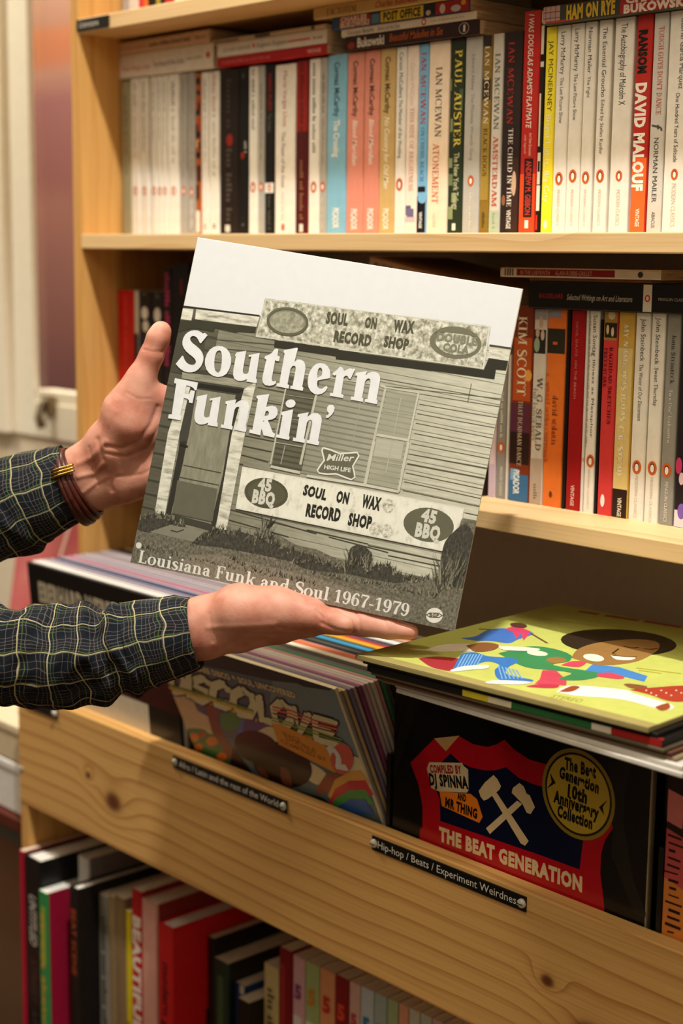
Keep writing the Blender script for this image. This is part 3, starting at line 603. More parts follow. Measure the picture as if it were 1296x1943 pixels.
["t","#1d1410","RANSOM",0.0135,0.0524,0.42,0.5,"x"],["t","#f4ead9","DAVID MALOUF",0.061,0.159,0.42,0.62,"x"],["t","#f4d9c4","VINTAGE",0.1754,0.192,0.5,0.24,"b"]],{}],
["light grey paperback with red type and black capitals",0.8628,0.0162,0.198,0.128,0.0696,"#c9c4b9",[["t","#c86a5a","TOUGH GUYS DON'T DANCE",0.0119,0.0901,0.55,0.34,"s"],["t","#4d4a44","f",0.0987,0.1053,0.5,0.7,"i"],
["t","#4a4740","NORMAN MAILER",0.111,0.1694,0.5,0.32,"n"],["ring","#8a867c",396,437,0.25,0.8],["t","#5a564e","ABACUS",0.1781,0.1925,0.5,0.24,"n"]],{}],
["widest white paperback with orange oval mark, beside the light grey one",0.8804,0.0245,0.198,0.128,0.0696,"#e6e0d2",[["t","#2f2c27","Gabriel García Márquez",0.0065,0.0688,0.62,0.22,"n"],
["t","#3d3932","One Hundred Years of Solitude",0.0721,0.1337,0.5,0.18,"n"],["t","#c9bfae","MODERN CLASSICS",0.1527,0.1917,0.5,0.2,"n"],["logo",0.1446,0.5,0.9]],{}],
["white paperback past the widest one with an orange oval",0.9058,0.018,0.198,0.128,0.0696,"#e6e0d2",[],{}]],
"LOWER":[["pale lilac paperback half hidden by the held record",0.6742,0.0093,0.198,0.128,0.0696,"#d9c6cc",[["r","#c4aebc",0.1628,0.1994,0,1]],{}],
["narrow grey classic paperback with orange oval beside lilac spine",0.6853,0.0117,0.198,0.128,0.0696,"#8d8a80",[["t","#e4e0d4","PENGUIN CLASSICS",0.1642,0.1946,0.6,0.3,"n"],["logo",0.1439,0.5,1.1],
["m","#d9d4c8","",0.085,0.134,0.5,0.3,"n"]],{}],["slim white paperback set back beside sunset spine",0.6981,0.0031,0.15,0.128,0.0696,"#d9d2c6",[],{}],
["wide paperback with a red sunset over blue sea",0.7024,0.0275,0.2,0.128,0.0696,"#7d3418",[["r","#b8501e",0.0318,0.096,0.1,0.95],["e","#e8a040",0.0638,0.0756,0.65,1],["r","#5a2c3c",0.0987,0.1283,0,1],
["r","#2c1a14",0.1283,0.1609,0,1],["r","#3a6a94",0.1717,0.2001,0,1],["r","#7aa0bc",0.1663,0.1783,0.1,0.5],["t","#e8d9b4","KIM SCOTT",0.0105,0.0906,0.5,0.44,"s"],
["t","#cbb491","THAT DEADMAN DANCE",0.096,0.163,0.5,0.22,"s"],["t","#e4ece8","PICADOR",0.1674,0.1925,0.4,0.28,"b"]],{}],
["cream grey paperback with a family photograph at its head",0.7308,0.0165,0.1975,0.128,0.0696,"#d5cbb9",[["r","#9a9490",-0.0022,0.0104,0,1],["r","#2a2624",0.0204,0.0441,0,1],["e","#c9a890",0.0072,0.0188,0.4,0.7],
["e","#c9a890",0.0188,0.0283,0.15,0.45],["e","#c9a890",0.0204,0.0309,0.55,0.85],["e","#97a88a",0.0283,0.043,0.05,0.5],["t","#6d675a","W. G. SEBALD",0.0684,0.142,0.6,0.42,"s"],
["t","#a39a8a","THE EMIGRANTS",0.0785,0.1324,0.18,0.26,"s"],["r","#b5a08a",0.1506,0.1965,0,1],["m","#7d705e","",0.1765,0.1927,0.5,0.3,"n"]],{}],
["orange paperback with brown painted panel near the head",0.7482,0.0239,0.198,0.128,0.0696,"#e2742a",[["r","#8f8a92",-0.0013,0.0085,0,0.7],["r","#2d2a1c",0.019,0.0435,0,1],["m","#c9622a","",0.032,0.0393,0.5,0.35,"n"],
["t","#9a4420","david sedaris",0.0854,0.1351,0.55,0.28,"s"],["t","#c05a20","squirrel seeks chipmunk",0.0634,0.1543,0.14,0.2,"s"],["ring","#8a4420",918,945,0.25,0.65],["e","#6a3418",0.182,0.1884,0.38,0.55]],{}],
["thin black paperback between orange and deep red spines",0.7732,0.0043,0.198,0.128,0.0696,"#120d0b",[],{}],
["deep red paperback with small pale capitals",0.7785,0.0175,0.198,0.128,0.0696,"#9c1416",[["t","#c9746a","NEVIL SHUTE",0.0112,0.0452,0.42,0.16,"n"],["t","#cf8478","ON THE BEACH",0.0488,0.0866,0.42,0.16,"n"],
["t","#e0b4a4","VINTAGE",0.1725,0.1936,0.5,0.24,"b"]],{}],["thin white paperback tight against deep red spine",0.797,0.003,0.198,0.128,0.0696,"#d9d3c8",[["logo",0.1461,0.7,1.4]],{}],
["white paperback with orange oval and two lines of lettering",0.8009,0.0122,0.198,0.128,0.0696,"#e6e0d2",[["t","#2f2c27","Susan Sontag",0.0038,0.0436,0.6,0.4,"n"],
["t","#5d574d","Illness as Metaphor",0.0472,0.1234,0.6,0.26,"n"],["m","#9a9488","",0.0054,0.1338,0.12,0.16,"n"],["logo",0.1463,0.6,1.2],["t","#c9bfae","MODERN CLASSICS",0.1546,0.1938,0.5,0.2,"n"]],{}],
["thin black paperback set back beside pink red spine",0.8142,0.0032,0.19,0.128,0.0696,"#15100e",[],{}],
["pink red paperback with a crowd photograph at its head",0.8184,0.0169,0.198,0.128,0.0696,"#cc3a38",[["r","#a08038",-0.0029,0.0274,0,1],["e","#c9b48a",-0.0014,0.0077,0.3,0.8],["r","#2d2418",0.0107,0.0248,0.1,0.95],
["e","#d9c49a",0.0127,0.0218,0.2,0.4],["e","#d9c49a",0.0147,0.0238,0.55,0.75],["t","#5a1418","BAGHDAD SKETCHES",0.0339,0.1083,0.6,0.24,"s"],["t","#6a1c1c","FREYA STARK",0.0349,0.073,0.22,0.22,"s"],
["e","#f0e0d8",0.1773,0.1898,0.25,0.55]],{}],["yellow paperback with white capitals fading to a black foot",0.8363,0.0187,0.198,0.128,0.0696,"#c9a042",[["r","#d6bd78",0.034,0.171,0,1],["r","#2a1a12",0.1699,0.1998,0,1],
["t","#ece2c6","MY NAME WAS JUDAS",0.0115,0.1036,0.5,0.34,"s"],["t","#ece4cc","C.K. STEAD",0.1087,0.1566,0.42,0.34,"s"],["t","#d9cfb8","VINTAGE",0.1781,0.1967,0.5,0.24,"b"]],{}],
["white paperback with orange oval beside yellow spine",0.8564,0.0168,0.198,0.128,0.0696,"#e6e0d2",[["t","#3a362f","John Steinbeck",0.0053,0.0455,0.55,0.32,"n"],
["t","#5d574d","The Winter of Our Discontent",0.048,0.102,0.5,0.26,"n"],["logo",0.1464,0.48,1.2],["t","#c9bfae","MODERN CLASSICS",0.1545,0.1952,0.5,0.2,"n"]],{}],
["white paperback with orange oval beside grey spine",0.8747,0.0155,0.198,0.128,0.0696,"#e6e0d2",[["t","#33302a","John Steinbeck",0.0037,0.0475,0.5,0.32,"n"],["t","#4d4840","Sweet Thursday",0.0504,0.0866,0.5,0.28,"n"],
["logo",0.1455,0.5,1.2],["t","#c9bfae","MODERN CLASSICS",0.1541,0.197,0.5,0.2,"n"]],{}],
["grey classic paperback with orange oval beside the dark purple one",0.8923,0.0151,0.198,0.128,0.0696,"#8f8c82",[["t","#3d3b34","John Steinbeck",0.0191,0.0646,0.55,0.3,"s"],
["t","#d4cfc2","To a God Unknown",0.0695,0.1199,0.5,0.26,"s"],["logo",0.1457,0.45,1.2],["t","#e0dbcf","PENGUIN CLASSICS",0.1567,0.1947,0.5,0.22,"n"]],{}],
["dark purple paperback with a pink flower on its spine",0.9091,0.0142,0.198,0.128,0.0696,"#241a1e",[["r","#6d4aa0",-0.0014,0.0131,0.1,1],["e","#c83a6a",0.1321,0.1479,0.0,0.5],["e","#e4c4cc",0.1459,0.1578,0.3,0.7],
["r","#d9d0d4",0.1816,0.1995,0,1],["e","#7a5aa8",0.1751,0.19,0.3,0.9]],{}]],
"LOWLEFT":[["red paperback nearest the side panel on the lower shelf",0.0233,0.0363,0.2,0.128,0.052,"#c01414",[["m","#d84a40","",0.0063,0.1033,0.5,0.15,"n"]],{}],
["thin paperback with pale head and navy foot",0.0607,0.0098,0.2,0.128,0.052,"#c9b8a0",[["r","#14182c",0.0556,0.2419,0,1]],{}],
["black paperback with pale faces, next to pale thin spine",0.0715,0.0275,0.2,0.128,0.052,"#181412",[["m","#6a645a","",0.0025,0.0093,0.5,0.3,"n"],["e","#d9ccb8",0.0201,0.0364,0.2,0.75],
["e","#c9bca8",0.0378,0.0527,0.3,0.8],["r","#16203a",0.0596,0.2397,0,1]],{}],
["black paperback with a pale face, next to pink lettered spine",0.1001,0.0246,0.2,0.128,0.052,"#161210",[["m","#5a544c","",0.0018,0.0085,0.5,0.3,"n"],["e","#d0c3ae",0.0206,0.0395,0.2,0.8]],{}],
["taller dark book with pink lettering beside the thumb",0.1258,0.0166,0.23,0.128,0.052,"#1d1214",[["m","#b0305a","",0.0061,0.1277,0.5,0.6,"n"]],{}],
["tall black book behind the held record",0.1435,0.0361,0.236,0.128,0.052,"#120d0d",[["m","#8c1c28","",0.0196,0.0393,0.6,0.2,"n"]],{}],
["pale spine hidden behind the held record",0.1813,0.042,0.2,0.128,0.052,"#b8ac98",[],{}]],"TOP":[["grey book standing on the topmost shelf above the label",0.0225,0.0153,0.2,0.128,0.064,"#b4aaa4",[],{}],
["white book with grey foot standing on the topmost shelf above the label",0.0387,0.0194,0.2,0.128,0.064,"#e4dccc",[],{}],
["coral red book standing on the topmost shelf above the label",0.0591,0.0117,0.2,0.128,0.064,"#d8443a",[],{}],["thin orange book standing on the topmost shelf above the label",0.0717,0.007,0.2,0.128,0.064,"#e07a2c",[],
{}],["black book standing on the topmost shelf above the label",0.0797,0.016,0.2,0.128,0.064,"#1c1412",[],{}],["thin mustard book standing on the topmost shelf above the label",0.0967,0.008,0.2,0.128,0.064,"#a8922e",[],
{}],["dark brown book standing on the topmost shelf above the label",0.1057,0.0091,0.2,0.128,0.064,"#2a1a18",[],{}],["red book standing on the topmost shelf above the label",0.1157,0.0189,0.2,0.128,0.064,"#b03028",[],
{}],["cream book standing on the topmost shelf above the label",0.1355,0.0229,0.2,0.128,0.064,"#d8c9a8",[],{}],["slate blue book standing on the topmost shelf above the label",0.1594,0.0183,0.2,0.128,0.064,"#3a4a5a",[],
{}]]}
row_of_books(BOOKS['UPPER'], 0, 'paperbacks standing on the upper shelf', 'upper')
row_of_books(BOOKS['LOWER'], ZL, 'paperbacks standing on the lower shelf', 'lower')
row_of_books(BOOKS['LOWLEFT'], ZL, 'books at the left end of the lower shelf', 'lower')
row_of_books(BOOKS['TOP'], ZT+BT, 'books on the topmost shelf', 'top')
def T(txt, c, a0, a1, bc=.5, hf=.45, f='n'): return ('t', c, txt, a0, a1, bc, hf, f)
def Mk(c, a0, a1, bc=.5, hf=.3): return ('m', c, '', a0, a1, bc, hf, 'n')
# the rest of the lower row, standing behind the held record
xh = BOOKS['LOWLEFT'][-1][1]+BOOKS['LOWLEFT'][-1][2]+.001
for i, (c_, nm) in enumerate([('#d9d2c4', 'ivory'), ('#7a2a24', 'maroon'), ('#e0d8ca', 'chalk white'), ('#2a3a4a', 'navy'), ('#c9b48a', 'straw'), ('#b0483a', 'brick red'), ('#d8d0c0', 'bone'), ('#3a4a3a', 'forest green'), ('#d0a890', 'peach'), ('#1c1a18', 'jet black'), ('#c8c0b0', 'stone grey'), ('#8a6a4a', 'brown'), ('#e2dccf', 'milk white'), ('#5a3a5a', 'plum'), ('#c9a23a', 'ochre'), ('#d6cdbd', 'parchment'), ('#a83030', 'scarlet'), ('#6a7a8a', 'slate'), ('#ddd4c4', 'oatmeal'), ('#2a2420', 'charcoal'), ('#b8a88a', 'khaki'), ('#d8c8b8', 'shell pink')]):
    t_ = .0185+.006*((i*7) % 5)/4
    if xh+t_ > BOOKS['LOWER'][0][1]-.001: break
    book(['', xh, t_, .198-.004*((i*3) % 4), .128, .0652+.002*(i % 3), c_, [Mk('#8a8278', .02, .11)], {}], ZL, f'{nm} paperback standing hidden behind the held record', 'paperbacks standing on the lower shelf'); xh += t_+.0008
# books lying on top of the rows: [label, X0, thickness, length, depth, Y, colour, items, options], base z
g1 = 'books lying on the upper row'
book(['', .0185, .0300, .197, .128, .063, '#e6dcca', [T('Mario Vargas Llosa', '#c04a34', .006, .066, .42, .22), T('The Feast of the Goat', '#5a5348', .072, .138, .45, .22), Mk('#a59b8c', .144, .176, .5, .12), ('e', '#c8502e', .183, .191, .4, .66)], {}], .1996, 'thick white paperback lying flat at the left end, under a tan one', g1, True)
book(['', .0125, .0150, .197, .128, .061, '#d9b894', [Mk('#c09a74', .008, .066, .45, .3), Mk('#4a3c2c', .074, .160, .48, .32), Mk('#8a7458', .170, .190, .5, .25)], {}], .2303, 'tan paperback lying on the thick white one at the left end', g1, True)
book(['', .2236, .0108, .197, .128, .063, '#b3161c', [Mk('#d86a5e', .010, .100, .45, .3), T('VINTAGE', '#e8b4a4', .165, .188, .45, .34, 'b')], {}], .1990, 'crimson paperback lying directly on the row, under a white one', g1, True)
book(['', .2236, .0160, .197, .128, .063, '#e4dccb', [T('JULIAN BARNES', '#8d8678', .012, .064, .5, .26), ('e', '#d0503a', .067, .072, .4, .7), T('England, England', '#5f584c', .076, .128, .52, .3), ('r', '#cf4632', .130, .170, .42, .55), Mk('#8d8678', .175, .190, .5, .22)], {}], .2101, 'white paperback with a red dash lying on the crimson one', g1, True)
book(['', .2147, .0050, .204, .130, .063, '#cbb894', [('r', '#3a3226', .002, .050, .25, .6), ('r', '#4a4032', .080, .108, .1, .9), ('r', '#4a4436', .180, .186, .1, .9)], {}], .2264, 'thin tan book lying topmost on the crimson and white pair', g1, True)
book(['', .4516, .0152, .200, .128, .063, '#2e140e', [('e', '#8a2c18', .004, .016, .1, .6), T('Bukowski', '#e0d4be', .020, .062, .5, .62, 'b'), T('Beautiful Maladies in Six', '#b0541f', .070, .150, .55, .5, 'i'), ('ring', '#d8ccb8', .172, .186, .15, .9), ('r', '#d8ccb8', .178, .181, .3, .75)], {}], .1985, 'dark brown paperback with white and orange lettering lying on pink spines', g1, True)
book(['', .4454, .0085, .202, .128, .063, '#e4dac6', [T('Georges Bataille', '#4a443a', .010, .052, .48, .5), T('Story of the Eye', '#5d564a', .058, .092, .48, .5), ('e', '#c0382a', .124, .131, .1, .95), ('e', '#efe2cc', .1255, .1295, .3, .75), Mk('#b3a894', .138, .186, .5, .2)], {}], .2139, 'thin white paperback with red oval lying on the dark brown one', g1, True)
book(['', .4298, .0134, .208, .130, .063, '#31517a', [('r', '#a0281c', .012, .062, .1, .95), T('CHARLES', '#e4d4c0', .014, .056, .73, .36, 'x'), T('BUKOWSKI', '#e4d4c0', .014, .060, .28, .40, 'x'), ('r', '#5c86a8', .064, .076, .1, .8), ('r', '#e2c92a', .078, .142, .08, .95), T('POST OFFICE', '#3a3414', .082, .138, .5, .6, 'x'), ('r', '#1e2430', .143, .160, .05, .95), ('e', '#c9c4b8', .146, .153, .1, .5), ('r', '#a8202a', .160, .207, .03, .97), ('e', '#d8d2cc', .166, .174, .1, .8), ('e', '#c8ccd0', .182, .196, .1, .6), ('e', '#e0b020', .196, .203, .5, .9)], {}], .2228, 'blue and red paperback with yellow title panel in a stack', g1, True)
book(['', .4012, .0138, .208, .130, .061, '#cfb478', [T('FACTOTUM', '#7a4a24', .022, .070, .45, .5, 's'), T('Charles Bukowski', '#b0442c', .100, .165, .45, .45, 'i')], {}], .2366, 'tan book lying topmost with brown slab capitals', g1, True)
book(['', .7380, .0172, .212, .130, .060, '#3d4038', [('r', '#c09a92', 0, .021, 0, 1), ('r', '#6a4a48', .003, .0036, 0, 1), ('r', '#6a4a48', .009, .0096, 0, 1), ('r', '#6a4a48', .015, .0156, 0, 1), ('r', '#6a4a48', 0, .021, .3, .34), ('r', '#6a4a48', 0, .021, .62, .66), ('r', '#b03a34', .004, .044, 0, .16), T('HAM ON RYE', '#d8b42c', .029, .087, .5, .68, 'x'), ('r', '#a8242a', .093, .171, .05, 1), T('CHARLES', '#eadccb', .099, .161, .75, .34, 'x'), T('BUKOWSKI', '#eadccb', .097, .167, .28, .40, 'x'), ('r', '#1e2c4c', .172, .212, .05, 1)], {}], .1988, 'grey book with yellow capitals and checked end lying at the upper right', g1, True)
g2 = 'books lying on the lower row'
book(['', .7280, .0268, .198, .128, .063, '#15120f', [T('BAUDELAIRE', '#b82a22', .014, .044, .47, .17), T('Selected Writings on Art and Literature', '#b5ad9d', .049, .128, .45, .2, 'i'), ('r', '#ded6c6', .1405, .1505, 0, 1), ('e', '#c8402a', .1424, .1486, .37, .62), ('e', '#efe4d2', .1440, .1470, .42, .57), T('PENGUIN CLASSICS', '#b5ad9d', .158, .192, .48, .1)], {}], -.0730, 'black paperback with a white band lying on the row below two thin ones', g2, True)
book(['', .7260, .0030, .150, .120, .066, '#8a5636', [], {}], -.0460, 'thin brown booklet lying between the black and white paperbacks', g2, True)
book(['', .6893, .0094, .198, .128, .063, '#e0d4c2', [('r', '#8c1c20', .022, .145, .18, .88), ('r', '#3a3630', .006, .0075, .15, .9), ('r', '#3a3630', .0095, .011, .15, .9), ('r', '#3a3630', .0125, .014, .15, .9), ('r', '#3a3630', .016, .0175, .15, .9), T('IN THE LABYRINTH', '#d8a48c', .027, .065, .5, .45), T('ALAIN ROBBE-GRILLET', '#d8a48c', .072, .118, .5, .45), ('e', '#3a3630', .172, .178, .2, .8)], {}], -.0428, 'white paperback with dark red title band lying topmost on the lower row', g2, True)
book(['', .482, .0200, .198, .128, .074, '#c9ab8c', [Mk('#5a4a3a', .008, .052, .62, .3), ('e', '#b03a28', .142, .152, .3, .8), ('e', '#d8c8b0', .1445, .1495, .4, .7)], {}], -.0438, 'tan paperback tilted down to the right behind the held record', g2, True, rot=(0, math.radians(10.2), 0))

# art books under the bin: [name words, X0, Y, thickness, height, depth, colour, spine items, hard, cover colour]
def artbook(label, X0, Y, t, ztop, dep, colr, items, hard=0, cover=None, deco=None, pages=None, zb=-1.1413):
    h = ztop-zb
    root = book([label, X0, t, h, dep, Y, colr, items, {'hard': hard}], zb, label, 'art books on the lowest shelf', pages=pages)
    if cover:
        q = MB(); q.box(t, t+.0004, .004, dep, 0, h, M(cover, .35))
        if deco: deco(q, t, h, dep)
        q.build('front_cover', root)
    return root
hh = lambda z: z+1.1413
paper = M('#efe8da', .8)
artbook('thin crimson book against the side panel of the lowest shelf', .0195, -.1126, .0108, -.809, .20, '#b01030', [])
artbook('thick black hardback with slanted white title on the lowest shelf', .0321, -.113, .040, -.811, .24, '#12100f', [T('UNTITLED', '#c9c2b4', .052, .122, .5, .40, 'i'), T('STREET ART', '#3a352e', .14, .25, .5, .36, 'i')], 1, '#100e0d', None, paper)
artbook('green spined book with crimson cover beside the black hardback', .0742, -.1172, .0188, -.8465, .20, '#2f8a4a', [('r', '#8aa63a', .02, .10, .3, .8), T('street sketch', '#c8a03a', .03, .2, .5, .5, 'b')], 0, '#9c1634', None, paper)
artbook('tall off white book set back between crimson and black covers', .0948, -.0691, .0220, -.805, .22, '#d6cfc4', [], 1, '#7a7068')
artbook('black hardback with orange spine lettering', .1186, -.0986, .0195, -.8317, .22, '#1b1613', [T('BEAT SCENE', '#c2521f', .03, .12, .5, .5)], 1, '#15110f', None, paper)
artbook('pale grey book with small lettering down its spine', .1397, -.0675, .0215, -.8436, .21, '#9a9484', [Mk('#3d3a34', .03, .26, .5, .5)], 0, '#4a3a30')
artbook('narrow tan book beside the pale grey one', .1628, -.0683, .0150, -.838, .20, '#a08660', [])
artbook('brown book between tan and yellow spines', .1795, -.0692, .0215, -.833, .20, '#8a704e', [])
artbook('yellow booklet pressed against the red and white spine', .2031, -.0693, .0120, -.8455, .20, '#d8c020', [Mk('#6a5a14', .15, .25, .5, .6)])
artbook('red book with tall white capitals on the lowest shelf', .2171, -.0695, .0210, -.8113, .21, '#c01f22', [T('BEAUTIFUL FILES', '#ecdccb', .035, .27, .5, .72, 'x')], 0, '#8a1418')
def flower(q, t, h, dep): pass
artbook('thick pale pink hardback on the lowest shelf', .2395, -.0697, .0300, -.818, .22, '#dca090', [('e', '#d2502a', .205, .235, .3, .75), ('e', '#f0d0b8', .215, .225, .45, .6)], 1, '#8a241e')
def bigm(q, t, h, dep):
    v, f, wd = font_geo('mono', 'x'); k = M('#120c0c', .4); s = .05
    q.mesh([(t+.0007, .05+p[0]*s, h-.155+p[1]*s*.9+p[0]*s*.12) for p in v], f, k, None, False)
artbook('bright red hardback with a black letter on its cover', .271, -.0677, .0304, -.8387, .24, '#c01a1c', [T('modern graphics', '#4a1010', .05, .2, .5, .42, 'b')], 1, '#c4181c', bigm, paper)
artbook('dark brown book beside the bright red hardback', .3035, -.016, .0125, -.862, .2, '#2a1a14', [], 0, '#1a1210')
artbook('mottled dark green book next to the brown one', .3169, -.017, .0280, -.885, .2, '#2c4030', [('r', '#4a6a44', .02, .09, .3, .7), ('r', '#56654a', .1, .2, .1, .4)], 0, '#231c18')
artbook('small blue book behind the dark low one', .3465, -.0063, .0190, -.91, .14, '#24386a', [('r', '#c9bda4', 0, .012, .5, 1)])
artbook('low dark book before the cream spine', .3683, -.0205, .0220, -.918, .14, '#1c1713', [])
artbook('cream book with brown lettering before the numbered series', .3918, .0023, .0265, -.871, .15, '#cdb97e', [Mk('#6a5630', .03, .1, .5, .5)])
artbook('tall dark red book at the head of the numbered series', .4197, .0028, .0208, -.841, .16, '#86181c', [('r', '#b02a2a', .02, .2, .2, .5)])
series = [('#d9a8ae', '#8a3a7a', 'pink'), ('#a8b878', '#c98a2a', 'pale green'), ('#e09a68', '#c8321e', 'orange'), ('#8c1c1e', '#e04a2a', 'deep red'), ('#d9b0a0', '#c03a4a', 'blush'), ('#c2ccd0', '#2a78a8', 'ice blue'), ('#a8b8b0', '#2a7a9a', 'grey blue'), ('#a8b888', '#2a7a4a', 'sage green'), ('#e0a080', '#d0401e', 'apricot'), ('#c8c4b0', '#8a3a2a', 'stone'), ('#bcc0b0', '#2a6a8a', 'pale olive'), ('#c9a8a0', '#8a2a4a', 'dusty rose'), ('#a0b0b8', '#2a4a8a', 'steel blue')]
XS = [.4421, .4633, .4877, .5136, .5362, .5541, .5752, .595, .6121, .6273, .6439, .661, .677]
for i, (c1, c2, nm) in enumerate(series):
    t = (XS[i+1] if i < 12 else .693)-XS[i]-.0012
    row = ['', XS[i], t, .297, .145, .0052+.0011*i, c1, [('r', '#e4ded0', .075, .12, .1, .8), T('5', c2, .030, .036+.42*t, .5, .8, 'x'), Mk('#4a443c', .14, .2, .5, .3)], {}]
    # the figure stands upright on the spine: drawn with the lettering turned back
    row[7] = [x for x in row[7] if x[0] != 't']
    rt = book(row, -1.1413, f'{nm} paperback with a big figure on its spine, lowest shelf', 'numbered paperback series on the lowest shelf')
    v, f, wd = font_geo('5', 'x'); q = MB(); s = min(t*.6/wd, .018)
    q.mesh([(t/2-wd*s/2+p[0]*s, -.0006, .297-.052+p[1]*s) for p in v], f, M(c2), None, False); q.build('spine_figure', rt)
# ------------------------------------------------------------------ record sleeves
LP = .315
def sleeve(label, loc, tilt=0, t=.0035, edge='#d8cfbe', face=None, back=None, group=None, artitems=None, gain=1.0, special={}, rz=0, edge2=None, flat=False, gloss=.3):
    """a square card sleeve: local origin at the lower left front corner, front towards -Y"""
    q = MB(); e = M(edge, .55, gain); f = M(face or edge, gloss, gain); b = M(back or face or edge, gloss, gain); c = .0006
    V = lambda y, i: [(i, y, i), (LP-i, y, i), (LP-i, y, LP-i), (i, y, LP-i)]
    P = V(0, c)+V(c, 0)+V(t-c, 0)+V(t, c)
    q.mesh(P, [(0, 1, 2, 3)], f, None, False); q.mesh(P, [(12, 15, 14, 13)], b, None, False)
    for i in range(4):
        j = (i+1) % 4
        for k in (0, 4, 8): q.mesh(P, [(k+i, k+4+i, k+4+j, k+j)], (M(edge2, .55, gain) if edge2 and k == 4 and i == 2 else e), None, False)
    if artitems: art(q, artitems, lambda u, v, l: (u*LP, -.00004-l, v*LP), gain, special, gloss)
    o = q.build('record_sleeve'); o.location = loc; o.rotation_euler = (tilt, 0, rz)
    tag(o, label, 'record', group); return o
